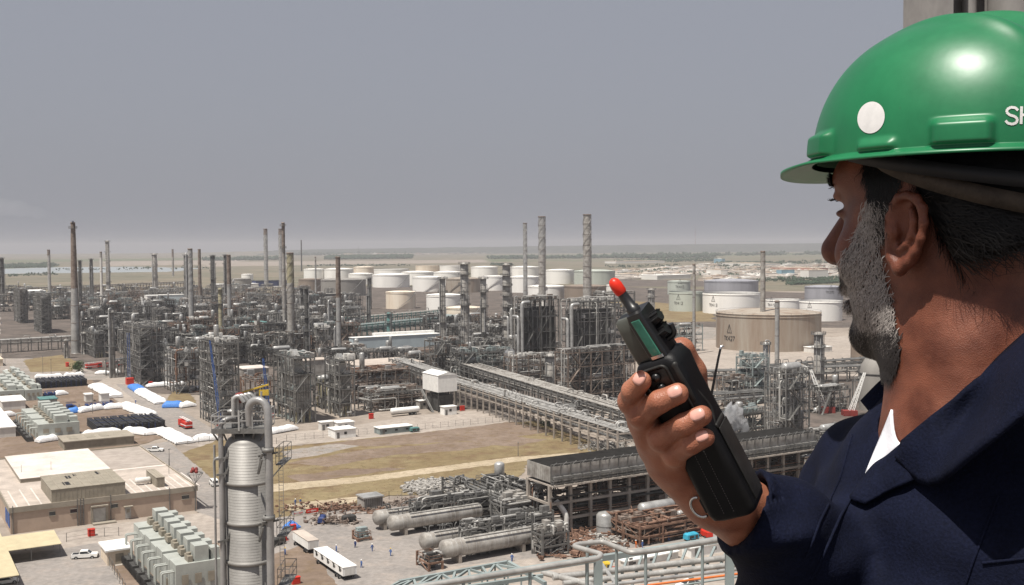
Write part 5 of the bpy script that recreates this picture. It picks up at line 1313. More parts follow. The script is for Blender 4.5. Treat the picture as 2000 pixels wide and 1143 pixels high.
for py in (883, 1012):
    z = near(1, py).z
    for dx in (-.9, .9): s.bar((L(500,1)[0]+.2, -2.9, z), (L(540,1)[0], -2.3, z+.25), .16); s.bar((L(520,1)[0]-.4, -2.9, z+dx*.3), (L(502,1)[0], -2.5, z-1.7), .16)
    s.lathe([(r1*1.15, z+.3),(r1*1.6, z+.3),(r1*1.6, z+.7),(r1*1.15, z+.7)], 12, (L(521,1)[0], -2.4, 0), cap=False)
for py in (892, 922, 1050):
    z = near(1, py).z; s.bar((L(418,1)[0], -2.0, z), (L(447,1)[0], -1.2, z+.1), .18); s.bar((L(447,1)[0], -1.4, z+1.4), (L(430,1)[0], -1.7, z-.3), .13)
put('bracket', s, M['steel'], t)
# side platforms with rails and ladder on the right
for py, x0, x1 in ((905, 533, 549), (1042, 533, 552), (1137, 533, 556)):
    z = near(1, py).z; a, b = L(x0,1)[0], L(x1,1)[0]; s = MB(); s.box(a, -1.8, z, b, 1.6, z+.1); put('platform', s, M['steel'], t)
    s = MB(); handrail(s, a, -1.8, b, 1.6, z+.1, 1.5, .045, 1.2); s.bar((a-.8,-1,z-1.6),(b-.2,-1,z),.12); put('railing', s, M['steel'], t)
s = MB(); x = L(541,1)[0]
for d in (-.2,.2): s.bar((x+d,-1.4,0),(x+d,-1.4,near(1,870).z),.04)
for k in range(int(near(1,870).z/.35)):
    s.bar((x-.2,-1.4,k*.35),(x+.2,-1.4,k*.35),.03)
put('ladder', s, M['clad'], t)
# top platform
zp = near(1, 838).z; a, b = L(409,1)[0], L(514,1)[0]; s = MB(); s.box(a, -1.9, zp, b, 1.9, zp+.12); s.box(a, -1.95, zp-.25, b, -1.85, zp+.2)
for k in range(6): s.bar((a+(b-a)*k/5, -1.9, zp), (a+(b-a)*k/5*.8+.4, -1.2, zp-1.0), .12)
put('platform', s, M['steel'], t)
s = MB(); handrail(s, a, -1.9, a+(b-a)*.52, 1.9, zp+.12, 1.25, .075, 1.1); handrail(s, a+(b-a)*.52, -1.9, b, 1.9, zp+.12, 1.6, .075, .95); s.box(a+(b-a)*.5,-2.0,zp,a+(b-a)*.53,-1.9,zp+1.9); put('railing', s, M['clad'], t)
s = MB()
for k in range(4):
    x = L(447+k*5,1)[0]; y = -.9+k*.45; z0 = near(1,812).z; z1 = near(1,778).z; s.tube(bend([(x,y,z0-1),(x,y,z1),(x+.55,y,z1+.25),(x+1.0,y,z1-.4)],.4,4),.2,10)
put('bent_tube', s, M['clad'], t)
s = MB()
for x, y in ((443,-.5),(464,.2),(471,.5)): q = L(x,1)[0]; s.lathe([(.03,0),(.5,.02),(.5,.18),(.15,.3)], 12, (q,y,near(1,806).z)); s.cyl((q,y,zp),(q,y,near(1,806).z),.1,n=8)
for x in (482, 488, 494): s.cyl((L(x,1)[0],.8,zp),(L(x,1)[0],.8,near(1,775).z+random.Random(x).uniform(-.4,.6)),.1,n=8)
for k in range(5): s.bar((L(478,1)[0],.7,zp+.5+k*.45),(L(500,1)[0],.7,zp+.5+k*.45),.07)
put('relief_fitting', s, M['clad'], t)
s = MB(); q = L(469, 777); s.lathe([(.12,-.5),(.42,-.35),(.5,-.1),(.3,.05),(.5,.2),(.42,.4),(.1,.5)], 14, (q[0],0,q[2])); s.cyl((q[0]-.6,0,q[2]),(q[0]+.5,0,q[2]+.1),.2,n=10); put('valve', s, M['darkred'], t)
# yellow lifting beam and blue boom behind the column
p = at_h(500, 822); t = thing('lifting_gantry', p, TH-R(20), 'yellow lifting beam with black rungs above the near column pipes', 'gantry'); za, zb = height(p, 768), height(p, 752); s = MB(); w_ = 56*p.y/FPX
for y in (-.4,.4): s.bar((-w_*.62,y,za),(w_*.45,y,zb),.5)
s.box(w_*.12,-.9,za-.9,w_*.45,.9,za+1.2); put('beam', s, M['yellow'], t)
s = MB()
for k in range(11): s.bar((-w_*.6+k*w_*.1,0,za+.25+k*.28),(-w_*.6+k*w_*.1,0,za-.9+k*.28),.3)
put('rung', s, M['blackpaint'], t); s = MB()
for x in (-w_*.2, w_*.3): s.box(x-.3,-.3,0,x+.3,.3,za)
put('post', s, M['steel_d'], t)
def boom(px, py, tx, ty, w, m, label, name='crane_boom'):
    p = at_h(px, py); q = at_y(tx, ty, p.y+2); t = thing(name, p, 0, label, 'crane'); d = q-p; s = MB(); n = max(6, int(d.length/1.6)); u = Vector((w/2,0,0)); v = Vector((0,w/2,0))
    for a in (u+v, u-v, -u+v, -u-v): s.bar(a*1.4, d+a*.5, w*.16)
    for k in range(n):
        f, g = k/n, (k+1)/n; a, b = (u-v, -u-v) if k % 2 else (-u-v, u-v); s.bar(d*f+a*(1.4-.9*f), d*g+b*(1.4-.9*g), w*.1); s.bar(d*f+a.reflect(Vector((0,1,0)))*(1.4-.9*f), d*g+b.reflect(Vector((0,1,0)))*(1.4-.9*g), w*.1)
    put('boom', s, M[m], t); s = MB(); s.box(-w*2,-w*1.5,-.0,w*2,w*1.5,w*1.6); put('slewing_base', s, M['darkred'], t)
boom(526, 815, 514, 700, .9, 'blue', 'thin blue lattice crane boom behind the near column')
boom(432, 836, 410, 665, .7, 'blue', 'blue lattice mast on the scaffold tower left of the near column')
boom(1613, 806, 1583, 722, 1.5, 'white', 'white lattice crane boom leaning left below the beard')
boom(1659, 812, 1689, 728, 1.3, 'white', 'white lattice crane boom leaning right beside the collar')
boom(290, 632+10, 276, 580, 1.6, 'white', 'white crane boom among the far left units')
# steel mast with antenna strip behind the radio, black thin
p = at_h(1388, 800); t = thing('slanted_mast', p, 0, 'x', 'x') if False else None
# vertical blue ladder on left stair tower
p = at_h(252, 748); s = MB(); h = height(p, 650); t = thing('blue_ladder', p, TH, 'blue ladder strip on the left stair tower', 'ladder')
for d in (-.5,.5): s.bar((d,-.4,0),(d,-.4,h),.2)
for k in range(int(h/.8)): s.bar((-.5,-.4,k*.8),(.5,-.4,k*.8),.12)
put('rail', s, M['blue'], t)

# ================================================================ LOWER PLATFORM WITH HANDRAIL, 8 m below the viewer
RH = 56.6
def rail(name, pts, h, r, m, parent, rb=.35): s = MB(); s.tube(bend([at_h(x, y, h) for x, y in pts], rb, 5), r, 14); return put(name, s, m, parent)
rt = thing('handrail', (0,0,0), 0, 'grey pipe handrail with thin teal posts stepping across the bottom', 'handrail')
rail('top_rail', [(700,1166),(1168,1091),(1176,1083),(1120,1067),(1130,1063),(1178,1058),(1232,1080),(1275,1076),(1425,1051),(1640,1018)], RH, .072, M['pipe'], rt, .16)
s = MB()
rail('mid_rail', [(700,1166),(1168,1091),(1176,1083),(1120,1067)], RH-1.05, .03, M['tealpale'], rt, .1)
for px, py in ((1035,1112),(1146,1094),(1204,1068),(1261,1077),(1372,1060),(1147,1062),(905,1133)):
    q = at_h(px, py, RH); s = MB(); s.cyl((q.x,q.y,q.z-2.6),(q.x,q.y,q.z-.05),.045,n=8); put('post', s, M['tealpale'], rt)
# pale teal lattice walkway
PT = 52.0; lt = thing('lattice_walkway', (0,0,0), 0, 'pale teal lattice walkway under the handrail', 'walkway'); s = MB()
A_ = [at_h(x, y, PT) for x, y in ((780,1137),(992,1098),(1018,1112),(1060,1135))]; B_ = [at_h(x, y, PT) for x, y in ((760,1160),(1010,1120),(1040,1140),(1080,1170))]
def seg(a, b, w=.14): s.bar(a, b, w)
a0, a1 = A_[0], A_[1]; b0, b1 = at_h(740,1158,PT), at_h(1018,1112,PT)
seg(a0,a1); seg(b0,b1,.16); seg(at_h(720,1175,PT), at_h(1060,1125,PT)); seg(A_[1], at_h(1065,1140,PT), .14)
for k in range(9):
    f = k/8; u, v = a0.lerp(a1, f), b0.lerp(b1, f); seg(u, v, .09)
    if k < 8: seg(u if k % 2 else v, (b0.lerp(b1,(k+1)/8)) if k % 2 else (a0.lerp(a1,(k+1)/8)), .09)
dz = Vector((0,0,.9)); seg(a0-dz, a1-dz, .1); seg(b0-dz, b1-dz, .1)
for k in range(9): f = k/8; seg(a0.lerp(a1,f), a0.lerp(a1,f)-dz, .07); seg(b0.lerp(b1,f), b0.lerp(b1,f)-dz, .07)
put('lattice', s, M['tealpale'], lt); s = MB()
q = b0; 
for P_ in (at_h(740,1158,PT), at_h(1065,1140,PT), at_h(990,1200,PT)): s.box(P_.x-.15,P_.y-.15,0,P_.x+.15,P_.y+.15,PT-.1)
put('leg', s, M['tealpale'], lt)
# lower deck right: pipes, beams, orange pipe on the ground side
LH = 30.0
dk = thing('pipe_deck', (0,0,0), 0, 'deck of big grey pipes and an orange pipe at the bottom right', 'pipe deck')
for i, (x0,y0,x1,y1,r,m) in enumerate(((1080,1128,1480,1083,.34,'pipe'),(1100,1140,1480,1098,.3,'pipe'),(1130,1150,1480,1107,.2,'clad'),(1150,1158,1480,1116,.12,'orange'),(1180,1166,1480,1121,.10,'tealpale'),(1060,1118,1180,1150,.34,'pipe'),(1170,1095,1210,1150,.22,'clad'))):
    s = MB(); s.cyl(at_h(x0,y0,LH), at_h(x1,y1,LH), r, n=14); put('pipe', s, M[m], dk)
s = MB()
for k in range(12):
    u = 1150+k*28; s.bar(at_h(u,1160-k*5,LH-.5), at_h(u+22,1085-k*2,LH-.5), .25)
for P_ in (at_h(1150,1150,LH), at_h(1350,1120,LH), at_h(1480,1105,LH), at_h(1200,1105,LH)): s.box(P_.x-.25,P_.y-.25,0,P_.x+.25,P_.y+.25,LH-.4)
put('support', s, M['tealpale'], dk)
# stair tower legs that carry handrail level
s = MB(); 
for px, py in ((1168,1091),(1425,1051),(700,1166),(1640,1018)):
    q = at_h(px, py, RH-2.6); s.box(q.x-.15,q.y-.15,0,q.x+.15,q.y+.15,q.z)
s.bar(at_h(700,1166,RH-2.6)-Vector((0,0,0)), at_h(1168,1091,RH-2.6), .2); s.bar(at_h(1168,1091,RH-2.6), at_h(1425,1051,RH-2.6), .2); s.bar(at_h(1425,1051,RH-2.6), at_h(1640,1018,RH-2.6), .2)
put('support', s, M['tealpale'], rt)

# ================================================================ THIN LEATHER TIPPED ROD (radio aerial of a mast behind): black slanted rod seen right of the radio
# ================================================================ STEAM
def plume(pts, label, name='steam_plume', dens=.12, seed=1):
    rr = random.Random(seed); s = MB()
    P = [Vector(p[:3]) for p in pts]
    rings = []; n = 12; path = []
    for i in range(len(P)-1):
        for k in range(5): f = k/5; path.append((P[i].lerp(P[i+1], f), pts[i][3]*(1-f)+pts[i+1][3]*f))
    path.append((P[-1], pts[-1][3]*.3))
    s.tube([q for q, r in path], [r*rr.uniform(.8,1.25) for q, r in path], n)
    m = bpy.data.materials.new('steam_'+name); m.use_nodes = True; t = m.node_tree; t.nodes.remove(t.nodes['Principled BSDF']); v = t.nodes.new('ShaderNodeVolumePrincipled')
    v.inputs['Color'].default_value = (.95,.95,.97,1); v.inputs['Anisotropy'].default_value = 0; tc = t.nodes.new('ShaderNodeTexCoord'); no = t.nodes.new('ShaderNodeTexNoise')
    no.inputs['Scale'].default_value = .45 if dens > .01 else .02; no.inputs['Detail'].default_value = 4; t.links.new(tc.outputs['Object'], no.inputs[0]); mr = t.nodes.new('ShaderNodeMapRange')
    mr.inputs[1].default_value = .42; mr.inputs[2].default_value = .7; mr.inputs[4].default_value = dens; t.links.new(no.outputs[0], mr.inputs[0]); t.links.new(mr.outputs[0], v.inputs['Density']); t.links.new(v.outputs[0], t.nodes['Material Output'].inputs['Volume'])
    return tag(put(name, s, m), label, 'steam', kind='stuff')
def yv(px, py, Y, r): q = at_y(px, py, Y); return (q.x, q.y, q.z, r)
plume([yv(1462,860,340,.8), yv(1450,838,341,2.4), yv(1434,818,342,4.0), yv(1410,803,343,4.6)], 'white steam plume right of the radio', dens=.9, seed=1)
plume([yv(1075,742,500,.8), yv(1045,722,502,2.6), yv(1015,705,505,3.0), yv(985,690,508,4)], 'thin steam drifting over the brown frames', dens=.4, seed=2)
plume([yv(142,434,650,1), yv(95,420,660,3), yv(40,408,670,4.5), yv(-40,400,690,6)], 'faint pale smoke trailing from the tallest left stack', name='smoke', dens=.009, seed=3)
for i, (px, py, h) in enumerate(((1760,760,14),(1800,850,16),(1850,790,12),(1880,900,18),(1950,830,14),(1980,960,15),(2060,780,12),(2100,880,16),(1700,930,12),(1650,1000,10))):
    frame_unit(at_h(px, py), 22, 13, h, 300+i, ['tall','low','wide','narrow','crowded','plain','distant','rusty','small','last'][i]+' frame hidden beyond the man, right of the silo', pipes=40, vessels=2, m=('steel','steel_b')[i % 2], group='process frames of the plant')
for px, py, hw, pyt, m, lab in ((1800,640,60,600,'tankwhite','white tank hidden behind the neck'),(1950,650,60,608,'tankwhite','white tank hidden behind the back of the head'),(1870,600,45,572,'tankgreen','pale green tank hidden behind the ear')): storage_tank(px, py, hw, pyt, m, lab, stairs=False)
# round sphere end and dome behind collar
c = at_h(1712, 800); tg = thing('silo', c, 0, 'grey dome topped silo behind the collar', 'silo'); hh = height(c, 690); rr_ = 33*c.y/FPX; s = MB(); s.lathe([(rr_,0),(rr_,hh-rr_*1.2),(rr_*.9,hh-rr_*.7),(rr_*.65,hh-rr_*.28),(rr_*.3,hh-rr_*.05),(.02,hh)],28); put('shell', s, M['tankgrey'], tg)
s = MB(); s.lathe([(rr_,hh-rr_*1.25),(rr_*1.04,hh-rr_*1.2),(rr_,hh-rr_*1.15)],28,cap=False); put('band', s, M['steel_d'], tg)
# ================================================================ THE MAN ON THE UPPER PLATFORM
from mathutils.bvhtree import BVHTree
def W3(px, py, Y): return np.array(at_y(px, py, Y), dtype=np.float64)
class SDF:
    def __init__(s, lo, hi, h):
        s.lo = np.array(lo, float); s.h = h; s.n = (np.ceil((np.array(hi)-s.lo)/h)).astype(int)+1
        s.D = np.full(s.n, .05, np.float32); s.ax = [(s.lo[i]+h*np.arange(s.n[i])).astype(np.float32) for i in range(3)]
    def sub(s, lo, hi, pad=.03):
        a = [max(0, int((lo[i]-pad-s.lo[i])/s.h)) for i in range(3)]; b = [min(s.n[i], int((hi[i]+pad-s.lo[i])/s.h)+2) for i in range(3)]
        if any(b[i] <= a[i] for i in range(3)): return None
        sl = tuple(slice(a[i], b[i]) for i in range(3))
        return sl, s.ax[0][sl[0]][:,None,None], s.ax[1][sl[1]][None,:,None], s.ax[2][sl[2]][None,None,:]
    def comb(s, sl, d, k, op):
        D = s.D[sl]
        if op == 'add': h = np.clip(.5+.5*(D-d)/k, 0, 1); s.D[sl] = D*(1-h)+d*h-k*h*(1-h)
        elif op == 'cut': h = np.clip(.5-.5*(D+d)/k, 0, 1); s.D[sl] = D*(1-h)+(-d)*h+k*h*(1-h)
        else: s.D[sl] = np.maximum(D, d)
    def ell(s, c, r, B=None, k=.01, op='add'):
        B = np.eye(3) if B is None else np.array(B, float); c = np.array(c); R_ = max(r)
        q = s.sub(c-R_, c+R_)
        if q is None: return s
        sl, X, Y, Z = q; X = X-c[0]; Y = Y-c[1]; Z = Z-c[2]
        u = [(X*B[i][0]+Y*B[i][1]+Z*B[i][2]) for i in range(3)]
        k0 = np.sqrt(sum((u[i]/r[i])**2 for i in range(3))); k1 = np.sqrt(sum((u[i]/r[i]**2)**2 for i in range(3)))+1e-6
        s.comb(sl, (k0*(k0-1)/k1).astype(np.float32), k, op); return s
    def cone(s, a, b, ra, rb, k=.006, op='add'):
        a = np.array(a, float); b = np.array(b, float); R_ = max(ra, rb); q = s.sub(np.minimum(a, b)-R_, np.maximum(a, b)+R_)
        if q is None: return s
        sl, X, Y, Z = q; d = b-a; L2 = d@d+1e-12; X = X-a[0]; Y = Y-a[1]; Z = Z-a[2]
        t = np.clip((X*d[0]+Y*d[1]+Z*d[2])/L2, 0, 1)
        dist = np.sqrt((X-t*d[0])**2+(Y-t*d[1])**2+(Z-t*d[2])**2)-(ra+(rb-ra)*t)
        s.comb(sl, dist.astype(np.float32), k, op); return s
    def chain(s, pts, k=.004, op='add'):
        for (a, ra), (b, rb) in zip(pts, pts[1:]): s.cone(a, b, ra, rb, k, op)
        return s
    def half(s, p, n, lo=None, hi=None):     # keep the side n points away from, inside a box
        lo = s.lo if lo is None else lo; hi = s.lo+s.h*s.n if hi is None else hi
        q = s.sub(np.array(lo), np.array(hi), 0); sl, X, Y, Z = q
        s.comb(sl, ((X-p[0])*n[0]+(Y-p[1])*n[1]+(Z-p[2])*n[2]).astype(np.float32), .001, 'max'); return s
    def ripple(s, f): X, Y, Z = s.ax[0][:,None,None], s.ax[1][None,:,None], s.ax[2][None,None,:]; s.D += f(X, Y, Z).astype(np.float32); return s
    def mesh(s, name, smooth=1):
        D = s.D; D = np.pad(D, 1, constant_values=.05); lo = s.lo-s.h; ins = D < 0
        c = np.zeros(tuple(np.array(D.shape)-1), np.int8)
        for i in (0,1):
            for j in (0,1):
                for k in (0,1): c += ins[i:i+D.shape[0]-1, j:j+D.shape[1]-1, k:k+D.shape[2]-1]
        act = (c > 0) & (c < 8); idx = np.full(act.shape, -1, np.int64); cells = np.argwhere(act); idx[act] = np.arange(len(cells))
        acc = np.zeros((len(cells), 3)); cnt = np.zeros(len(cells)); ci, cj, ck = cells.T
        for axis in range(3):
            for a in (0,1):
                for b in (0,1):
                    o = [0,0,0]; oth = [x for x in range(3) if x != axis]; o[oth[0]] = a; o[oth[1]] = b
                    e = o.copy(); e[axis] = 1
                    d0 = D[ci+o[0], cj+o[1], ck+o[2]].astype(float); d1 = D[ci+e[0], cj+e[1], ck+e[2]].astype(float); m = (d0 < 0) != (d1 < 0)
                    t = np.where(m, d0/(d0-d1+1e-12), 0); P = np.tile(np.array(o, float), (len(cells), 1)); P[:, axis] = t
                    acc[m] += P[m]; cnt[m] += 1
        V = (cells+acc/cnt[:, None])*s.h+lo; F = []
        for axis in range(3):
            o1, o2 = [x for x in range(3) if x != axis]
            A = np.take(ins, range(D.shape[axis]-1), axis); B = np.take(ins, range(1, D.shape[axis]), axis); E = np.argwhere(A != B); sgn = A[tuple(E.T)]
            ok = (E[:, o1] > 0) & (E[:, o2] > 0) & (E[:, o1] < D.shape[o1]-1) & (E[:, o2] < D.shape[o2]-1); E = E[ok]; sgn = sgn[ok]
            def at(d1, d2): Q = E.copy(); Q[:, o1] -= d1; Q[:, o2] -= d2; return idx[tuple(Q.T)]
            q = np.stack([at(1,1), at(0,1), at(0,0), at(1,0)], 1); flip = sgn if axis != 1 else ~sgn
            q = np.where(flip[:, None], q, q[:, ::-1]); F.append(q)
        F = np.concatenate(F); F = F[(F >= 0).all(1)]
        for _ in range(smooth):
            sm = np.zeros_like(V); n = np.zeros(len(V))
            for a, b in ((0,1),(1,2),(2,3),(3,0)):
                np.add.at(sm, F[:,a], V[F[:,b]]); np.add.at(sm, F[:,b], V[F[:,a]]); np.add.at(n, F[:,a], 1); np.add.at(n, F[:,b], 1)
            V = V*.5+.5*sm/np.maximum(n, 1)[:, None]
        return V, F
def np_mesh(name, parts):
    off = 0; Vs, Fs = [], []
    for V, F in parts: Vs.append(V); Fs.append(F+off); off += len(V)
    V = np.concatenate(Vs); F = np.concatenate(Fs); me = bpy.data.meshes.new(name)
    me.vertices.add(len(V)); me.vertices.foreach_set('co', V.astype(np.float32).ravel()); me.loops.add(4*len(F)); me.loops.foreach_set('vertex_index', F.astype(np.int32).ravel())
    me.polygons.add(len(F)); me.polygons.foreach_set('loop_start', np.arange(0, 4*len(F), 4, dtype=np.int32)); me.polygons.foreach_set('use_smooth', np.ones(len(F), bool)); me.update(calc_edges=True); me.validate(); return me
def bvh(V, F): return BVHTree.FromPolygons([tuple(v) for v in V], [tuple(int(i) for i in f) for f in F])
CAMP = Vector((0, 0, CAM_H))
def hit(tree, px, py):
    d = Vector(ray(px, py)).normalized(); r = tree.ray_cast(CAMP, d); return (r[0], r[1]) if r[0] is not None else (None, None)

HA = R(53); Fw = np.array([-math.cos(HA), math.sin(HA), 0]); Lf = np.array([-math.sin(HA), -math.cos(HA), 0]); Up = np.array([0, 0, 1.0]); HB = [Fw, Lf, Up]
EAR = W3(1768, 455, .90); C0 = EAR-.074*Lf
def hp(u, v, w): return C0+u*Fw+v*Lf+w*Up
# ---- skin
skin = bpy.data.materials.new('tanned_skin'); skin.use_nodes = True; t_ = skin.node_tree; b_ = t_.nodes['Principled BSDF']
b_.inputs['Roughness'].default_value = .5; b_.inputs['Specular IOR Level'].default_value = .35; b_.inputs['Subsurface Weight'].default_value = .12
b_.inputs['Subsurface Radius'].default_value = (1, .35, .2); b_.inputs['Subsurface Scale'].default_value = .006
tc = t_.nodes.new('ShaderNodeTexCoord'); n1 = t_.nodes.new('ShaderNodeTexNoise'); n1.inputs['Scale'].default_value = 38; n1.inputs['Detail'].default_value = 6; t_.links.new(tc.outputs['Object'], n1.inputs[0])
r1_ = t_.nodes.new('ShaderNodeValToRGB'); e_ = r1_.color_ramp.elements; e_[0].position = .3; e_[0].color = (.23,.080,.046,1); e_[1].position = .68; e_[1].color = (.42,.175,.105,1)
t_.links.new(n1.outputs[0], r1_.inputs[0]); rr2 = t_.nodes.new('ShaderNodeMapRange'); rr2.inputs[3].default_value = .36; rr2.inputs[4].default_value = .62; t_.links.new(n1.outputs[0], rr2.inputs[0]); t_.links.new(rr2.outputs[0], b_.inputs['Roughness']); t_.links.new(r1_.outputs[0], b_.inputs['Base Color'])
vo = t_.nodes.new('ShaderNodeTexVoronoi'); vo.inputs['Scale'].default_value = 900; t_.links.new(tc.outputs['Object'], vo.inputs[0]); n2_ = t_.nodes.new('ShaderNodeTexNoise'); n2_.inputs['Scale'].default_value = 220; n2_.inputs['Detail'].default_value = 5
t_.links.new(tc.outputs['Object'], n2_.inputs[0]); ad = t_.nodes.new('ShaderNodeMath'); t_.links.new(vo.outputs[0], ad.inputs[0]); t_.links.new(n2_.outputs[0], ad.inputs[1])
bu = t_.nodes.new('ShaderNodeBump'); bu.inputs['Strength'].default_value = .38; bu.inputs['Distance'].default_value = .0006; t_.links.new(ad.outputs[0], bu.inputs['Height']); t_.links.new(bu.outputs[0], b_.inputs['Normal'])

# ---- head and neck
S_ = SDF(np.minimum(hp(.16,.12,0), hp(-.14,-.12,0))-np.array([.05,.05,.27]), np.maximum(hp(.16,.12,0), hp(-.14,-.12,0))+np.array([.05,.05,.15]), .0016)
H = lambda c, r, k=.02, op='add': S_.ell(hp(*c), r, HB, k, op)
H((-.010,0,.045),(.098,.077,.088)); H((.036,0,.0),(.058,.064,.080),.03); H((.030,0,-.060),(.056,.058,.046),.03); H((.072,0,-.094),(.024,.026,.020),.025)
H((.080,0,.050),(.020,.054,.014),.02); H((.056,0,.058),(.043,.058,.034),.02); H((.062,.046,-.018),(.024,.018,.020),.02); H((.062,-.046,-.018),(.024,.018,.020),.02)
for v in (.033,-.033): H((.102,v,.026),(.016,.018,.010),.010,'cut')
S_.cone(hp(.090,0,.036), hp(.124,0,-.013), .009, .0125, .010); H((.120,0,-.019),(.013,.012,.010),.008)
for v in (.013,-.013): H((.101,v,-.022),(.011,.008,.008),.006)
H((.088,0,-.038),(.016,.03,.018),.015); H((.097,0,-.050),(.010,.024,.006),.006); H((.094,0,-.067),(.010,.021,.007),.006)
for v in (.032,-.032): H((.084,v,.035),(.014,.018,.006),.005); H((.082,v,.019),(.013,.017,.005),.005)
S_.cone(hp(-.022,0,-.02), hp(-.022,.006,-.115), .061, .062, .03); S_.cone(hp(-.022,.006,-.115), hp(-.028,.012,-.20), .064, .078, .03)
S_.cone(hp(.028,0,-.085), hp(.0,.0,-.165), .028, .030, .03); S_.cone(hp(-.012,.046,-.02), hp(.0,.03,-.18), .016, .017, .03)   # throat, neck muscle
S_.cone(hp(-.02,.03,-.18), hp(-.01,.04,-.25), .05, .05, .03)
# ear
def ear(px, py, off=0.0): return W3(px, py, .904-(px-1735)/73*.030-off)
eb = np.array(ear(1806,440)-ear(1738,440)); eb /= np.linalg.norm(eb); en = np.cross(eb, Up); en = en if en@Lf > 0 else -en; tilt = .16
e1 = eb*math.cos(tilt)-Up*math.sin(tilt)*-1*1.0; e1 /= np.linalg.norm(e1); e2 = np.cross(en, e1); EB = [e1, e2, en]
S_.ell(ear(1770,448,-.001), (.0150,.032,.0055), EB, .006)
S_.ell(ear(1763,440,.006), (.0075,.017,.0065), EB, .003, 'cut'); S_.ell(ear(1765,412,.007), (.007,.010,.0055), EB, .003, 'cut'); S_.ell(ear(1760,470,.004), (.005,.008,.006), EB, .003, 'cut')
S_.chain([(ear(1745,428,.001),.0022),(ear(1744,402,.003),.0030),(ear(1755,386,.004),.0034),(ear(1772,381,.005),.0036),(ear(1790,388,.006),.0038),(ear(1802,407,.006),.0038),(ear(1804,435,.006),.0036),(ear(1799,465,.005),.0034),(ear(1788,492,.004),.0034),(ear(1773,513,.003),.0042),(ear(1757,526,.002),.0056),(ear(1747,512,.001),.005)], .003)
S_.chain([(ear(1780,410,.004),.0026),(ear(1785,432,.005),.0030),(ear(1781,458,.005),.0030),(ear(1770,478,.004),.0030),(ear(1757,487,.003),.0028)], .003)
S_.ell(ear(1746,452,.003), (.0048,.0065,.0042), EB, .003); S_.cone(ear(1738,425,0), ear(1738,500,0), .004, .004, .006)
headVF = S_.mesh('head', 1); headT = bvh(*headVF); del S_

# ---- hand and forearm (the right hand, closed round the radio from behind)
lo = W3(1500,1180,.72); pts_ = np.array([W3(1180,640,.72), W3(1560,1200,.93), W3(1180,1200,.72), W3(1560,640,.93)])
S_ = SDF(pts_.min(0), pts_.max(0), .0013); w = W3; K = .0022
S_.chain([(w(1270,845,.800),.0115),(w(1232,784,.777),.0088),(w(1236,764,.765),.0080),(w(1252,745,.757),.0074)], K)
S_.chain([(w(1280,872,.803),.0115),(w(1252,810,.773),.0090),(w(1288,785,.7535),.0081),(w(1324,769,.7495),.0076)], K)
S_.chain([(w(1302,902,.805),.0112),(w(1292,856,.773),.0088),(w(1335,830,.7525),.0079),(w(1371,812,.7485),.0073)], K)
S_.chain([(w(1330,925,.808),.0105),(w(1318,888,.775),.0080),(w(1350,868,.7550),.0071),(w(1378,855,.7505),.0066)], K)
for a, r in ((w(1232,785,.775),.0092),(w(1251,811,.771),.0094),(w(1291,857,.771),.0092),(w(1317,889,.773),.0084)): S_.ell(a, (r,r,r), None, .003)
S_.cone(w(1288,856,.808), w(1400,966,.812), .016, .022, .012); S_.cone(w(1325,905,.815), w(1405,975,.824), .021, .022, .015); S_.cone(w(1335,850,.818), w(1395,950,.825), .015, .019, .014)
S_.cone(w(1400,958,.824), w(1458,1006,.842), .0220, .0215, .02); S_.cone(w(1462,1008,.842), w(1600,1080,.90), .0235, .030, .02)
S_.chain([(w(1385,905,.826),.014),(w(1362,800,.820),.0120),(w(1350,728,.806),.0105),(w(1331,684,.797),.0098)], .006)
S_.cone(w(1262,800,.795), w(1305,905,.803), .012, .013, .008)
for px, py, Y in ((1262,832,.789),(1275,862,.79),(1297,893,.793),(1322,918,.796)): S_.ell(w(px,py,Y), (.0105,.0105,.0085), None, .008)
for a, b in (((1250,798),(1300,842)),):
    pass
handVF = S_.mesh('hand', 1); del S_
# ---- torso and legs of the body itself (coarse: under the clothes)
Nb = np.array([.402, .935, CAM_H-.165]); tf = np.array([-math.cos(R(12)), -math.sin(R(12)), 0]); ts = np.array([math.sin(R(12)), -math.cos(R(12)), 0]); TB = [tf, ts, Up]
def tp(f, s_, z): return Nb+tf*f+ts*s_+Up*z
FLOOR = CAM_H-1.66
def build_torso(h, g, part):       # g = how far out from the body
    lo = np.array([.05, .55, FLOOR-.02 if part == 'low' else CAM_H-.80]); hi = np.array([.80, 1.32, CAM_H-.68 if part == 'low' else CAM_H-.08])
    T = SDF(lo, hi, h)
    T.ell(tp(.012,0,-.21), (.112+g,.175+g,.24+g), TB, .03); T.ell(tp(.0,0,-.46), (.105+g,.155+g,.22), TB, .05); T.ell(tp(-.012,0,-.68), (.115+g,.165+g,.17), TB, .05)
    T.cone(tp(-.02,-.15,-.085), tp(-.02,.15,-.085), .052+g, .052+g, .05); T.cone(tp(-.035,-.01,.02), tp(-.03,.13,-.08), .045+g, .045+g, .05); T.cone(tp(-.035,.01,.02), tp(-.03,-.13,-.08), .045+g, .045+g, .05)
    T.cone(tp(-.02,.165,-.10), tp(-.04,.22,-.36), .055+g, .045+g, .03); T.cone(tp(-.04,.22,-.36), tp(.05,.23,-.62), .043+g, .034+g, .02)        # near arm hangs
    for s_ in (-.09, .09):
        T.cone(tp(-.01,s_,-.74), tp(0,s_*1.2,-1.12), .088+g, .062+g, .03); T.cone(tp(0,s_*1.2,-1.12), tp(-.03,s_*1.3,FLOOR-Nb[2]+.12), .060+g, .045+g*1.3, .02)
    return T
SH = np.array([.372, 1.105, CAM_H-.255]); EL = W3(1745, 1180, .99); CUFF = W3(1452, 992, .840)
axA = (CUFF-EL)/np.linalg.norm(CUFF-EL)
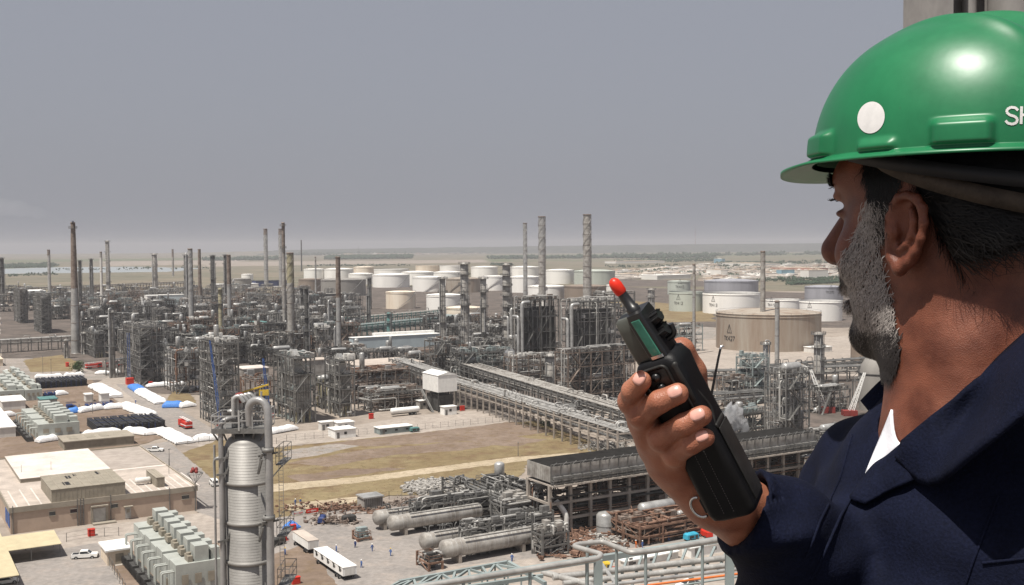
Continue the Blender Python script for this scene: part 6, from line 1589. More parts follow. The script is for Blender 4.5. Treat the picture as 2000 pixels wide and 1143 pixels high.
torso = build_torso(.008, -.012, 'up'); torso.cone(SH, EL, .045, .04, .02).cone(EL, CUFF, .034, .022, .02); lowb = build_torso(.012, -.012, 'low')
bodyme = np_mesh('person', [headVF, handVF, torso.mesh('b', 2), lowb.mesh('b', 2)])
person = tag(put('person', bodyme, skin), 'bearded man in navy coverall and green hard hat seen from behind, holding a radio', 'person')
tan = skin.copy(); tan.name = 'tanned_neck_and_face_skin_with_shade'; rp_ = [n for n in tan.node_tree.nodes if n.type == 'VALTORGB'][0].color_ramp.elements; rp_[0].color = (.085,.025,.014,1); rp_[1].color = (.195,.066,.037,1)  # redder tan than the hand, darkened further to paint shade into face and neck
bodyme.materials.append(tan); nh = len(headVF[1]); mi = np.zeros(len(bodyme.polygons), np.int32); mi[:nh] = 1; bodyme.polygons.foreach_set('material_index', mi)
# ---- coverall
navy = mat('navy_cotton', (.0048,.0066,.0185), .85, 0, .25, 30, spec=.12, bump=.8, bscale=420, fine=.25)
def fold(X, Y, Z):
    a = .0032*np.sin(70*(X*.6+Z)+6*np.sin(9*Y))+.0016*np.sin(120*(Z*.5-X)+4*np.sin(14*Z)); return a*np.clip((CAM_H-.16-Z)*12, 0, 1)
Cv = build_torso(.0042, .016, 'up'); Cv.cone(SH, EL, .072, .066, .03); Cv.cone(EL, CUFF+axA*.03, .060, .032, .03)
Cv.cone(W3(1535,1045,.87), W3(1528,1230,.91), .036, .045, .03); Cv.ripple(fold)
for k, (u, r) in enumerate(((.15,.004),(.35,.006),(.55,.005),(.8,.006))):
    c_ = EL*(1-u)+CUFF*u; Cv.ell(c_-Up*.0+np.array([-.02,-.02,.01]), (.045,.05,.012), None, .02)
nA = W3(1585,1055,.842)-W3(1455,995,.840); nA /= np.linalg.norm(nA); Cv.half(W3(1455,995,.840), -nA, CUFF-.12, CUFF+.12); Cv.cone(CUFF+axA*.05, CUFF-axA*.06, .0290, .0275, .003, 'cut')
# neck opening and the V at the front
Cv.cone(hp(-.02,.0,-.02), hp(-.02,.008,-.125), .075, .069, .004, 'cut'); Cv.cone(hp(-.02,.008,-.125), hp(.0,.02,-.175), .066, .05, .004, 'cut')
V1 = W3(1706,912,.90); Cv.cone(W3(1782,800,.91), V1, .018, .003, .004, 'cut'); Cv.cone(W3(1790,800,.86), W3(1712,905,.87), .018, .003, .004, 'cut'); Cv.cone(W3(1775,790,.97), W3(1712,895,.93), .018, .003, .004, 'cut')
cv = Cv.mesh('coverall', 1); lw = build_torso(.008, .014, 'low'); lw.half(np.array([0,0,FLOOR+.09]), np.array([0,0,-1.0])); cvl = lw.mesh('c', 2)
cov = put('coverall', np_mesh('coverall', [cv, cvl]), navy, person); covT = bvh(*cv)
# ---- white undershirt inside the V
Ts = build_torso(.0042, .002, 'up'); Ts.cone(hp(-.02,.0,-.02), hp(-.01,.008,-.155), .075, .074, .004, 'cut'); Ts.cone(hp(.0,.02,-.15), W3(1742,842,.93), .06, .022, .006, 'cut')
Ts.half(np.array([0,0,CAM_H-.34]), np.array([0,0,-1.0]))
tee = put('undershirt', np_mesh('undershirt', [Ts.mesh('t', 1)]), mat('white_cotton', (.75,.75,.80), .9, 0, .08, 40, spec=.1, bump=.3, bscale=400), person)
# ---- collar: cloth laid on the coverall, both sides
def near_pt(px, py, off, Yfall):
    h1, n_ = hit(covT, px, py); h2, n2 = hit(headT, px, py); d = Vector(ray(px, py)).normalized(); L_ = None
    for h_ in (h1, h2):
        if h_ is not None: q = (h_-CAMP).length; L_ = q if L_ is None else min(L_, q)
    if L_ is None or abs(L_-Yfall*1.05) > .12: L_ = (Vector(W3(px, py, Yfall))-CAMP).length
    return CAMP+d*(L_-off)
def sheet(name, rows, m, parent, thick=.003, sub=4):
    # rows: list of polylines (equal count) of 3-D points; bilinear refinement + thickness along the mean normal
    A = np.array([[list(p) for p in r] for r in rows]); nr, nc = A.shape[:2]; ti = np.linspace(0, nr-1, (nr-1)*sub+1); tj = np.linspace(0, nc-1, (nc-1)*sub+1)
    def cr(P, t):                      # catmull-rom along axis 0
        i = np.minimum(t.astype(int), len(P)-2); f = (t-i)[:, None, None]; p0 = P[np.maximum(i-1, 0)]; p1 = P[i]; p2 = P[i+1]; p3 = P[np.minimum(i+2, len(P)-1)]
        return .5*((2*p1)+(-p0+p2)*f+(2*p0-5*p1+4*p2-p3)*f**2+(-p0+3*p1-3*p2+p3)*f**3)
    B = cr(A, ti); B = np.swapaxes(cr(np.swapaxes(B, 0, 1), tj), 0, 1); n, m_ = B.shape[:2]
    du = np.gradient(B, axis=0); dv = np.gradient(B, axis=1); N = np.cross(du, dv); N /= np.linalg.norm(N, axis=2, keepdims=True)+1e-12
    if (N.mean((0,1))@(np.array(CAMP)-B.mean((0,1)))) < 0: N = -N
    V = np.concatenate([(B+N*thick/2).reshape(-1,3), (B-N*thick/2).reshape(-1,3)]); o = n*m_; F = []
    for i in range(n-1):
        for j in range(m_-1): a = i*m_+j; F += [(a, a+1, a+m_+1, a+m_), (o+a+m_, o+a+m_+1, o+a+1, o+a)]
    for j in range(m_-1): F += [(j+1, j, o+j, o+j+1), ((n-1)*m_+j, (n-1)*m_+j+1, o+(n-1)*m_+j+1, o+(n-1)*m_+j)]
    for i in range(n-1): F += [(i*m_, (i+1)*m_, o+(i+1)*m_, o+i*m_), ((i+1)*m_+m_-1, i*m_+m_-1, o+i*m_+m_-1, o+(i+1)*m_+m_-1)]
    return put(name, np_mesh(name, [(V, np.array(F))]), m, parent)
np_ = near_pt
sheet('collar', [[np_(2120,560,.012,.78), np_(2000,655,.012,.80), np_(1905,742,.012,.83), np_(1822,812,.012,.85), np_(1762,862,.012,.88)],
                 [np_(2160,640,.020,.74), np_(2010,722,.018,.77), np_(1910,802,.018,.80), np_(1826,868,.018,.83), np_(1757,878,.014,.86)],
                 [np_(2200,730,.014,.70), np_(2020,800,.012,.745), np_(1915,878,.012,.77), np_(1814,950,.012,.80), np_(1750,892,.012,.85)]], navy, person, .0035)
sheet('lapel', [[np_(1760,868,.006,.87), np_(1732,892,.006,.88), np_(1704,912,.006,.89), np_(1668,962,.006,.89)],
                [np_(1775,900,.010,.85), np_(1748,922,.010,.86), np_(1712,945,.010,.86), np_(1662,975,.008,.88)],
                [np_(1800,930,.006,.83), np_(1770,945,.008,.84), np_(1735,960,.006,.85), np_(1690,985,.006,.87)]], navy, person, .003)
sheet('far_collar', [[W3(1745,722,1.00), W3(1770,745,.985), W3(1778,764,.975)], [W3(1712,752,1.005), W3(1742,785,.985), W3(1752,798,.97)], [W3(1682,784,1.01), W3(1705,812,.985), W3(1728,818,.96)]], navy, person, .003)
sheet('far_collar', [[W3(1700,800,.99), W3(1728,812,.965), W3(1772,766,.955)], [W3(1690,850,.98), W3(1730,862,.95), W3(1762,815,.94)], [W3(1680,905,.96), W3(1700,914,.92), W3(1752,845,.925)]], navy, person, .003)
def seam(name, pxs, off=.0005, r=.0011, m=navy):
    P = []
    for (x0,y0),(x1,y1) in zip(pxs, pxs[1:]):
        n = max(2, int(math.hypot(x1-x0, y1-y0)/12))
        for k in range(n):
            h_, n_ = hit(covT, x0+(x1-x0)*k/n, y0+(y1-y0)*k/n)
            if h_ is not None: P.append(h_+n_*off)
    if len(P) > 2: s = MB(); s.tube(P, r, 5); put(name, s, m, person)
seam('seam', [(1700,916),(1640,1010),(1580,1143)], r=.0014); seam('seam', [(1665,850),(1640,940),(1600,1020),(1570,1100)], r=.0012)
seam('pocket_edge', [(1920,1100),(2000,1092),(2080,1085)], r=.0014); seam('pocket_edge', [(1950,970),(1900,1100),(1880,1160)], r=.0012)
tpt = lambda x, y, o: (lambda q: CAMP+(q-CAMP).normalized()*((q-CAMP).length-o))(hit(headT, x, y)[0] or Vector(W3(x, y, .93)))
sheet('undershirt', [[tpt(1742,800,.002), tpt(1748,850,.003), tpt(1768,868,.003), tpt(1822,850,.002)], [tpt(1722,850,.003), tpt(1735,878,.004), tpt(1760,884,.004), tpt(1815,872,.002)], [W3(1690,925,.905), W3(1706,935,.90), W3(1735,925,.90), W3(1780,905,.89)]], tee.data.materials[0], person, .002)
# ---- hair and beard as many fine strands
def tris(V, F): 
    T = np.concatenate([F[:, [0,1,2]], F[:, [0,2,3]]]); a, b, c = V[T[:,0]], V[T[:,1]], V[T[:,2]]; N = np.cross(b-a, c-a); A = np.linalg.norm(N, axis=1); return a, b, c, N/(A[:,None]+1e-12), A/2
def strands(name, VF, keep, n, length, width, flow, m, seed, lift=.35, curl=.15, parent=None):
    rg = np.random.default_rng(seed); a, b, c, N, A = tris(*VF); ok = keep((a+b+c)/3, N); a, b, c, N, A = a[ok], b[ok], c[ok], N[ok], A[ok]
    if len(A) == 0: return None
    i = rg.choice(len(A), n, p=A/A.sum()); r1, r2 = rg.random(n), rg.random(n); s_ = np.sqrt(r1); P = a[i]*(1-s_)[:,None]+b[i]*(s_*(1-r2))[:,None]+c[i]*(s_*r2)[:,None]; N = N[i]
    d = flow(P)+rg.normal(0, .28, (n,3)); d -= N*(d*N).sum(1)[:,None]; d /= np.linalg.norm(d, axis=1)[:,None]; L_ = length(P, rg)[:,None]; side = np.cross(d, N)
    w_ = side*width*rg.uniform(.7, 1.3, (n,1)); k1 = P-N*.0008; k2 = P+d*L_*.4+N*L_*lift*.6; k3 = P+d*L_*.75+N*L_*lift*.8+side*L_*rg.normal(0, curl, (n,1)); k4 = P+d*L_+N*L_*lift*.7+side*L_*rg.normal(0, curl*1.6, (n,1))
    V = np.stack([k1-w_, k1+w_, k2-w_, k2+w_, k3-w_*.7, k3+w_*.7, k4-w_*.15, k4+w_*.15], 1).reshape(-1,3); o = np.arange(n)[:,None]*8
    F = np.concatenate([o+np.array([0,1,3,2]), o+np.array([2,3,5,4]), o+np.array([4,5,7,6])]); return put(name, np_mesh(name, [(V, F)]), m, parent or person)
def loc3(P): Q = P-C0; return Q@Fw, Q@Lf, Q[:,2]
def pix(P):
    c = (P-np.array(CAMP))@CM; return 1000+FPX*c[:,0]/-c[:,2], 571.5-FPX*c[:,1]/-c[:,2]
def inpoly(x, y, poly):
    c = np.zeros(len(x), bool); n = len(poly)
    for i in range(n):
        x1, y1 = poly[i]; x2, y2 = poly[i-1]; c ^= ((y1 > y) != (y2 > y)) & (x < (x2-x1)*(y-y1)/(y2-y1+1e-9)+x1)
    return c
def mirror(P): u, v, w_ = loc3(P); return C0+u[:,None]*Fw-v[:,None]*Lf+w_[:,None]*Up
def both(poly):
    def k(P, N):
        u, v, w_ = loc3(P); Q = np.where((v < 0)[:,None], mirror(P), P); x, y = pix(Q); g = np.random.default_rng(3); j = g.normal(0, 1, (2, len(P)))*np.array([[4],[4]]); return inpoly(x+j[0], y+j[1], poly)
    return k
hairm = mat('black_hair', (.005,.0045,.005), .5, 0, .3, 60, spec=.3); greym = mat('grey_beard_hair', (.38,.345,.32), .55, 0, .35, 300, spec=.3); darkm = mat('dark_beard_hair', (.03,.025,.024), .5, 0, .3, 200, spec=.3)
HS = SDF(hp(0,0,0)-.17, hp(0,0,0)+.17, .003); HS.ell(hp(-.010,0,.045), (.103,.082,.093), HB, .01); HS.cone(hp(-.045,.03,0), hp(-.048,.025,-.045), .045, .038, .02); HS.cone(hp(-.045,-.03,0), hp(-.048,-.025,-.045), .045, .038, .02)
HS.half(hp(-.030,0,0), np.array(Fw)*.9+np.array([0,0,-.42])); HS.half(hp(0,0,-.040), -Up*.9-Fw*.3)
hv = HS.mesh('hair', 2); hair = put('hair', np_mesh('hair', [hv]), hairm, person)
strands('hair_strands', hv, lambda P, N: loc3(P)[0] < .02, 15000, lambda P, g: g.uniform(.018,.038,len(P)), .0003, lambda P: np.tile(-Fw*.9-Up*.5, (len(P),1)), hairm, 3, .10, .12, hair)
temple = [(1640,345),(1800,345),(1790,380),(1752,384),(1742,400),(1738,440),(1715,470),(1690,430),(1700,390),(1670,365)]
temple = [(1684,318),(1760,318),(1738,385),(1728,400),(1722,440),(1712,468),(1698,430),(1706,390),(1698,365)]
strands('temple_hair', headVF, both(temple), 3600, lambda P, g: g.uniform(.008,.016,len(P)), .00028, lambda P: np.tile(-Up*.9-Fw*.25, (len(P),1)), hairm, 4, .12, .15)
strands('temple_hair', headVF, both([(1690,385),(1728,384),(1722,450),(1700,470),(1685,430)]), 900, lambda P, g: g.uniform(.008,.014,len(P)), .00028, lambda P: np.tile(-Up*.9-Fw*.1, (len(P),1)), greym, 5, .16, .15)
beard = [(1688,425),(1708,440),(1717,470),(1724,520),(1738,562),(1748,610),(1754,655),(1745,690),(1700,665),(1600,640),(1600,560),(1636,545),(1648,500),(1668,465)]
chin = [(1600,600),(1645,605),(1670,640),(1705,645),(1752,640),(1758,690),(1745,735),(1690,722),(1600,700)]
fl = lambda P: np.tile(-Up*.85+Fw*.25, (len(P),1))
strands('grey_beard', headVF, both(beard), 13000, lambda P, g: g.uniform(.005,.011,len(P)), .00028, fl, greym, 6, .30, .22)
strands('dark_beard', headVF, both(beard), 6500, lambda P, g: g.uniform(.005,.009,len(P)), .00028, fl, darkm, 7, .22, .22)
strands('dark_beard', headVF, both(chin), 19000, lambda P, g: g.uniform(.006,.011,len(P)), .0003, fl, darkm, 8, .34, .22)
mous = lambda P, N: (lambda u, v, w_: (u > .083) & (abs(v) < .032) & (w_ < -.030) & (w_ > -.046))(*loc3(P))
strands('moustache', headVF, mous, 700, lambda P, g: g.uniform(.007,.011,len(P)), .00028, lambda P: -Up*.8+np.sign(loc3(P)[1])[:,None]*Lf*.6, darkm, 9, .3, .1)
brow = lambda P, N: (lambda u, v, w_: (u > .07) & (abs(v) > .012) & (abs(v) < .052) & (w_ > .044) & (w_ < .054))(*loc3(P))
strands('eyebrow', headVF, brow, 420, lambda P, g: g.uniform(.008,.013,len(P)), .0003, lambda P: np.sign(loc3(P)[1])[:,None]*Lf+Up*.25, hairm, 10, .42, .1)
chest = lambda P, N: inpoly(*pix(P), [(1770,790),(1800,785),(1790,850),(1750,860)])
0 and strands('chest_hair', headVF, chest, 260, lambda P, g: g.uniform(.008,.014,len(P)), .00016, lambda P: np.tile(-Up+Fw*.4, (len(P),1)), darkm, 11, .25, .3)
for sgn in (1, -1):
    s = MB(); c_ = hp(.070, .030*sgn, .026); s.lathe([(.012*math.sin(math.pi*k/10), -.012*math.cos(math.pi*k/10)) for k in range(11)], 16, tuple(c_)); put('eyeball', s, mat('eye_white' if sgn > 0 else 'eye_white_b', (.6,.55,.5), .2, 0, .05, 30), person)
    s = MB(); rg = random.Random(5)
    for k in range(26):
        f = k/25; a = hp(.0915-.004*abs(f-.5), (.020+.024*f)*sgn, .0325); L_ = rg.uniform(.007,.010); q = a+Fw*L_*.9+Lf*sgn*(f-.4)*.006+Up*(-.001+rg.uniform(-.001,.001)); q2 = q+Fw*.001+Up*.0015
        s.tube([tuple(a), tuple(q), tuple(q2)], [.00045,.0003,.0001], 4)
    put('eyelashes', s, hairm, person)
# ---- fingernails
nailm = mat('fingernail', (.62,.33,.27), .3, 0, .08, 120, spec=.5); handT = bvh(*handVF)
for (px, py), (dx, dy), sc_ in (((1249,739),(.55,-.8),.95),((1318,765),(.9,-.38),1.0),((1362,810),(.9,-.4),1.0),((1371,852),(.9,-.38),.88)):
    V, Fq = [], []; n = 9; ax_ = np.array([dx, dy])/math.hypot(dx, dy); ay = np.array([-ax_[1], ax_[0]])
    for i in range(n):
        for j in range(n):
            u, v = (i/(n-1)*2-1), (j/(n-1)*2-1); uu, vv = u*math.sqrt(1-v*v/2), v*math.sqrt(1-u*u/2)
            q = np.array([px, py])+ax_*uu*17*sc_+ay*vv*13.5*sc_; h_, n_ = hit(handT, q[0], q[1])
            if h_ is None: h_, n_ = Vector(W3(q[0], q[1], .748)), Vector((0,-1,0))
            rim = max(abs(u), abs(v)); V.append(tuple(h_+n_*(.0007 if rim < .95 else -.0006)))
    Fq = [(i*n+j, i*n+j+1, (i+1)*n+j+1, (i+1)*n+j) for i in range(n-1) for j in range(n-1)]
    put('fingernail', np_mesh('fingernail', [(np.array(V), np.array(Fq))]), nailm, person)
# ---- boots
for s_ in (-.117, .117):
    s = SDF(tp(.02,s_,0)*[1,1,0]+[-.2,-.2,FLOOR-.01], tp(.02,s_,0)*[1,1,0]+[.2,.2,FLOOR+.2], .006); b0 = tp(-.03, s_, 0); b0[2] = FLOOR+.06
    s.cone(b0, b0+[0,0,.1], .05, .048, .02); s.cone(b0-[0,0,.01], b0+tf*.17-[0,0,.018], .046, .042, .02); s.half(np.array([0,0,FLOOR+.001]), -Up); put('boot', np_mesh('boot', [s.mesh('b', 2)]), M['black'], person)

# ================================================================ HARD HAT
hg = bpy.data.materials.new('green_helmet_plastic'); hg.use_nodes = True; t_ = hg.node_tree; b_ = t_.nodes['Principled BSDF']
n1 = t_.nodes.new('ShaderNodeTexNoise'); n1.inputs['Scale'].default_value = 14; n1.inputs['Detail'].default_value = 8; n1.inputs['Roughness'].default_value = .7; tc = t_.nodes.new('ShaderNodeTexCoord'); t_.links.new(tc.outputs['Object'], n1.inputs[0])
r_ = t_.nodes.new('ShaderNodeValToRGB'); e_ = r_.color_ramp.elements; e_[0].position = .3; e_[0].color = (.007,.115,.044,1); e_[1].position = .7; e_[1].color = (.011,.165,.062,1); t_.links.new(n1.outputs[0], r_.inputs[0])
n3 = t_.nodes.new('ShaderNodeTexNoise'); n3.inputs['Scale'].default_value = 210; n3.inputs['Detail'].default_value = 3; t_.links.new(tc.outputs['Object'], n3.inputs[0]); r2_ = t_.nodes.new('ShaderNodeValToRGB'); r2_.color_ramp.elements[0].position = .68; r2_.color_ramp.elements[1].position = .76
t_.links.new(n3.outputs[0], r2_.inputs[0]); mx = t_.nodes.new('ShaderNodeMix'); mx.data_type = 'RGBA'; mx.inputs[7].default_value = (.03,.09,.05,1); t_.links.new(r_.outputs[0], mx.inputs[6])
mu = t_.nodes.new('ShaderNodeMath'); mu.operation = 'MULTIPLY'; mu.inputs[1].default_value = .35; t_.links.new(r2_.outputs[0], mu.inputs[0]); t_.links.new(mu.outputs[0], mx.inputs[0]); t_.links.new(mx.outputs[2], b_.inputs['Base Color'])
mr = t_.nodes.new('ShaderNodeMapRange'); mr.inputs[3].default_value = .29; mr.inputs[4].default_value = .46; t_.links.new(n1.outputs[0], mr.inputs[0]); t_.links.new(mr.outputs[0], b_.inputs['Roughness']); b_.inputs['Specular IOR Level'].default_value = .5
bu = t_.nodes.new('ShaderNodeBump'); bu.inputs['Strength'].default_value = .12; bu.inputs['Distance'].default_value = .001; n4 = t_.nodes.new('ShaderNodeTexNoise'); n4.inputs['Scale'].default_value = 60; t_.links.new(tc.outputs['Object'], n4.inputs[0]); t_.links.new(n4.outputs[0], bu.inputs['Height']); t_.links.new(bu.outputs[0], b_.inputs['Normal'])
RU, RV, HH, W0 = .131, .110, .116, .067
def ss(x, a, b): t = np.clip((x-a)/(b-a), 0, 1); return t*t*(3-2*t)
TH_N, PH_N = 420, 150; th = np.linspace(0, 2*math.pi, TH_N, endpoint=False); ph = np.linspace(0, 1, PH_N); T2, Q2 = np.meshgrid(th, ph); phi = Q2*math.pi/2
rr_ = np.cos(phi)**.80; uu = RU*rr_*np.cos(T2); vv = RV*rr_*np.sin(T2); ww = HH*np.sin(phi)**1.02; nu = np.cos(T2)*rr_; nv = np.sin(T2)*rr_; nw = np.sin(phi)
un = uu/RU
ridge_ = .0055*np.exp(-(vv/.009)**2)*ss(ww, .055, .10)+.0045*np.exp(-((abs(vv)-(.036-.014*un))/.009)**2)*ss(ww, .068, .105)*ss(-un, -.55, .1)
ridge_ += -.003*np.exp(-((abs(vv)-.024)/.008)**2)*ss(ww,.07,.11)
disp = ridge_
def th_of(px, py):   # angle round the rim under a picture column, near side
    best = min(((abs((lambda P: proj(P)[0])(hp(RU*math.cos(a)-.004, RV*math.sin(a), W0+.015))-px), a) for a in np.linspace(-.4, 2.6, 400)), key=lambda q: q[0]); return best[1]
def lug(th0, half, w0, w1, d, soft=.012):
    a = np.abs((T2-th0+math.pi)%(2*math.pi)-math.pi); return d*(1-ss(a, half-soft*3, half+soft*3))*ss(ww, w0-.003, w0+.003)*(1-ss(ww, w1-.0045, w1+.0045))
for px, hf, w0, w1, d in ((1604,.15,.000,.020,.0085),(1712,.13,.000,.008,.0050),(1880,.17,.000,.019,.0085)):
    t0 = th_of(px, 0); disp = disp+lug(t0, hf, w0, w1, d)+lug(-t0, hf, w0, w1, d)
uu = uu+nu*disp; vv = vv+nv*disp; ww = ww+nw*disp
V = [hp(a-.004, b, c+W0) for a, b, c in zip(uu.ravel(), vv.ravel(), ww.ravel())]; rim = []
for k, (out, dz) in enumerate(((.0,.0),(.35,-.0015),(.7,-.003),(1.0,-.0045),(1.0,-.0065),(.7,-.0055),(.3,-.004),(-.12,-.003))):
    for a in th:
        f = max(0, math.cos(a)); b = .008+.027*max(0, (f-.25)/.75)**1.4; drop = 1+1.4*max(0, (f-.5)/.5)**1.4
        x, y = RU*math.cos(a), RV*math.sin(a); nx, ny = math.cos(a), math.sin(a); base_d = float(np.interp(a, th, disp[0])) if k == 0 else 0
        o_ = max(b*out, base_d if k < 4 else 0); rim.append(hp(x+nx*o_-.004, y+ny*o_, W0+dz*drop))
V = np.array(rim[::1]+V); rows_n = 8+PH_N; F = []
order = [7,6,5,4,3,2,1,0]; idx = lambda r, c: (order[r]*TH_N+c%TH_N) if r < 8 else (r*TH_N+c%TH_N)
F = [(idx(r,c), idx(r,c+1), idx(r+1,c+1), idx(r+1,c)) for r in range(rows_n-1) for c in range(TH_N)]
# inner skin
iv = [hp(RU*.965*math.cos(a)*math.cos(p)**.8-.004, RV*.965*math.sin(a)*math.cos(p)**.8, W0-.003+HH*.96*math.sin(p)) for p in np.linspace(0, 1.5, 16) for a in th[::4]]
n4_ = len(th[::4]); base_i = len(V); V = np.concatenate([V, np.array(iv)]); F += [(base_i+r*n4_+(c+1)%n4_, base_i+r*n4_+c, base_i+(r+1)*n4_+c, base_i+(r+1)*n4_+(c+1)%n4_) for r in range(15) for c in range(n4_)]
F = np.array(F); hat = put('hard_hat', np_mesh('hard_hat', [(V, F)]), hg, person); hatT = bvh(V, F); hat['label'] = 'green hard hat with white round sticker'
# sticker and letters wrapped on the shell
stm = mat('white_sticker', (.62,.61,.60), .5, 0, .08, 120)
def decal(name, cells, m):
    V, F = [], []
    for quad in cells:
        b = len(V)
        for x, y in quad:
            h_, n_ = hit(hatT, x, y)
            if h_ is None: h_, n_ = Vector(W3(x, y, .85)), Vector((0,-1,0))
            V.append(tuple(h_+n_*.0005))
        F.append((b, b+1, b+2, b+3))
    put(name, np_mesh(name, [(np.array(V), np.array(F))]), m, hat)
cells = []; n = 12; cx, cy = 1702, 230
for i in range(n):
    for k in range(36):
        r0, r1_2 = i/n, (i+1)/n; a0, a1 = k*math.pi/18, (k+1)*math.pi/18; f = lambda r, a: (cx+26.5*r*math.cos(a)+2.5*r*math.sin(a), cy-31*r*math.sin(a)); cells.append([f(r0,a0), f(r1_2,a0), f(r1_2,a1), f(r0,a1)])
decal('sticker', cells, stm)
def stroke(P, w_):
    out = []
    for (x0,y0),(x1,y1) in zip(P, P[1:]):
        L_ = math.hypot(x1-x0, y1-y0); n = max(1, int(L_/3)); nx, ny = -(y1-y0)/L_*w_/2, (x1-x0)/L_*w_/2
        for k in range(n): a, b = k/n-.02, (k+1)/n+.02; p, q = (x0+(x1-x0)*a, y0+(y1-y0)*a), (x0+(x1-x0)*b, y0+(y1-y0)*b); out.append([(p[0]+nx,p[1]+ny),(q[0]+nx,q[1]+ny),(q[0]-nx,q[1]-ny),(p[0]-nx,p[1]-ny)])
    return out
decal('lettering', stroke([(1988,216),(1983,211),(1974,210),(1967,214),(1966,220),(1972,225),(1982,228),(1987,233),(1985,240),(1977,243),(1968,241),(1964,236)], 5.2), stm)
decal('lettering', stroke([(1995,209),(1994,242)], 5.5)+stroke([(1995,225),(2012,224)], 5)+stroke([(2013,207),(2012,240)], 5.5), stm)
# strap and headband at the back
s = MB(); strapm = mat('worn_brown_strap', (.05,.038,.028), .75, 0, .4, 60, bump=.4, bscale=200)
def band(a0, a1, f, ru, rv, wd, th_, m, nm):
    s = MB(); n = 40; vs = []
    for i in range(n+1):
        a = a0+(a1-a0)*i/n; wz = f(i/n)
        for dr, dw in ((0,0),(th_,0),(th_,wd),(0,wd)): vs.append(tuple(hp((ru+dr)*math.cos(a)-.010, (rv+dr)*math.sin(a), wz+dw)))
    s.add(vs, [(4*i+k, 4*i+4+k, 4*i+4+(k+1)%4, 4*i+(k+1)%4) for i in range(n) for k in range(4)], True); s.add(vs[:4], [(0,1,2,3)]); s.add(vs[-4:], [(3,2,1,0)]); put(nm, s, m, hat)
band(R(75), R(285), lambda t: .058-.052*math.sin(math.pi*t)**.8, .112, .093, .015, .003, strapm, 'nape_strap'); band(R(62), R(298), lambda t: .062-.034*math.sin(math.pi*t), .118, .098, .012, .002, M['black'], 'head_band')
# ================================================================ THE RADIO IN ITS LEATHER CASE
leather = mat('black_leather', (.005,.005,.006), .5, 0, .3, 90, spec=.25, bump=.25, bscale=900)
leather2 = mat('worn_leather_edge', (.020,.019,.018), .5, 0, .4, 60, spec=.3, bump=.3, bscale=700)
shellm = mat('olive_grey_plastic', (.075,.078,.068), .45, 0, .25, 50, spec=.4); blackp = mat('black_plastic', (.012,.012,.013), .35, 0, .2, 60, spec=.5)
lcd = mat('green_display', (.05,.19,.135), .15, 0, .2, 160, spec=.6); redp = mat('red_rubber_cap', (.72,.03,.012), .4, 0, .12, 60, spec=.4); chrome = mat('steel_ring', (.6,.6,.6), .25, .95, .1, 40)
rb_, rtp = Vector(W3(1440,985,.790)), Vector(W3(1286,690,.774)); Tr = (rtp-rb_).normalized(); Lr = (rtp-rb_).length
tocam = (CAMP-(rb_+rtp)/2).normalized(); Nr = (tocam-Tr*tocam.dot(Tr)).normalized(); Wr = Tr.cross(Nr)
if Wr.x < 0: Wr = -Wr
rot = R(27); Nf = Nr*math.cos(rot)-Wr*math.sin(rot); Wf = Wr*math.cos(rot)+Nr*math.sin(rot)      # front normal leans left, right side shows
radio = thing('handheld_radio', rb_, 0, 'black handheld radio in a leather case with red tipped stub antenna, in his hand', 'radio')
def rp(w_, n, t): return tuple(Wf*w_+Nf*n+Tr*t)
def loft(mb, secs, r=.006, k=4):    # secs: (t, halfwidth, halfdepth, shift_w, shift_n)
    rings = []
    for t_, a, b, sw, sn in secs:
        q = []; rr = min(r, a*.9, b*.9)
        for cx_, cy_, a0 in ((a-rr,b-rr,0),(-a+rr,b-rr,90),(-a+rr,-b+rr,180),(a-rr,-b+rr,270)):
            for j in range(k+1): g = R(a0+90*j/k); q.append(rp(sw+cx_+rr*math.cos(g), sn+cy_+rr*math.sin(g), t_))
        rings.append(q)
    n = len(rings[0]); mb.add([v for q in rings for v in q], [(i*n+j, i*n+(j+1)%n, (i+1)*n+(j+1)%n, (i+1)*n+j) for i in range(len(rings)-1) for j in range(n)], True)
    mb.add(rings[0], [tuple(range(n-1,-1,-1))], True); mb.add(rings[-1], [tuple(range(n))], True); return mb
def rbox(w0, w1, n0, n1, t0, t1, r=.002): s = MB(); c_ = ((w0+w1)/2, (n0+n1)/2); a, b = abs(w1-w0)/2, abs(n1-n0)/2; e = min(r, a*.8, b*.8, abs(t1-t0)*.4); loft(s, [(t0,a-e,b-e,*c_),(t0+e*.3,a-e*.3,b-e*.3,*c_),(t0+e,a,b,*c_),(t1-e,a,b,*c_),(t1-e*.3,a-e*.3,b-e*.3,*c_),(t1,a-e,b-e,*c_)], r); return s
s = MB(); A0, B0 = .0185, .0165
loft(s, [(-.004,A0-.004,B0-.004,0,0),(-.001,A0-.0005,B0-.0005,0,0),(.004,A0+.0005,B0+.0005,0,0),(Lr*.45,A0-.0003,B0,0,0),(Lr*.80,A0-.0005,B0-.0008,-.0005,0),(Lr*.93,A0+.0010,B0-.001,-.001,0),(Lr*.985,A0-.003,B0-.002,0,0),(Lr,A0-.006,B0-.005,0,0)], .006)
case = put('leather_case', s, leather, radio)
s = rbox(.0186,.0200,-.011,.008,.004,Lr*.50); put('side_panel', s, leather2, case)
s = rbox(.0172,.0196,-.010,.009,Lr*.50,Lr*.53,.001); put('strap_end', s, leather2, case)
s = MB(); s.tube(bend([rp(.0165,.0075,Lr*.52),rp(.0180,.001,Lr*.6),rp(.0168,.004,Lr*.70),rp(.0150,.009,Lr*.80)],.01,4), .0017, 8); put('strap', s, leather2, case)
s = rbox(.0105,.0165,-.012,.0155,Lr*.70,Lr*.96,.003); put('strap', s, leather2, case)
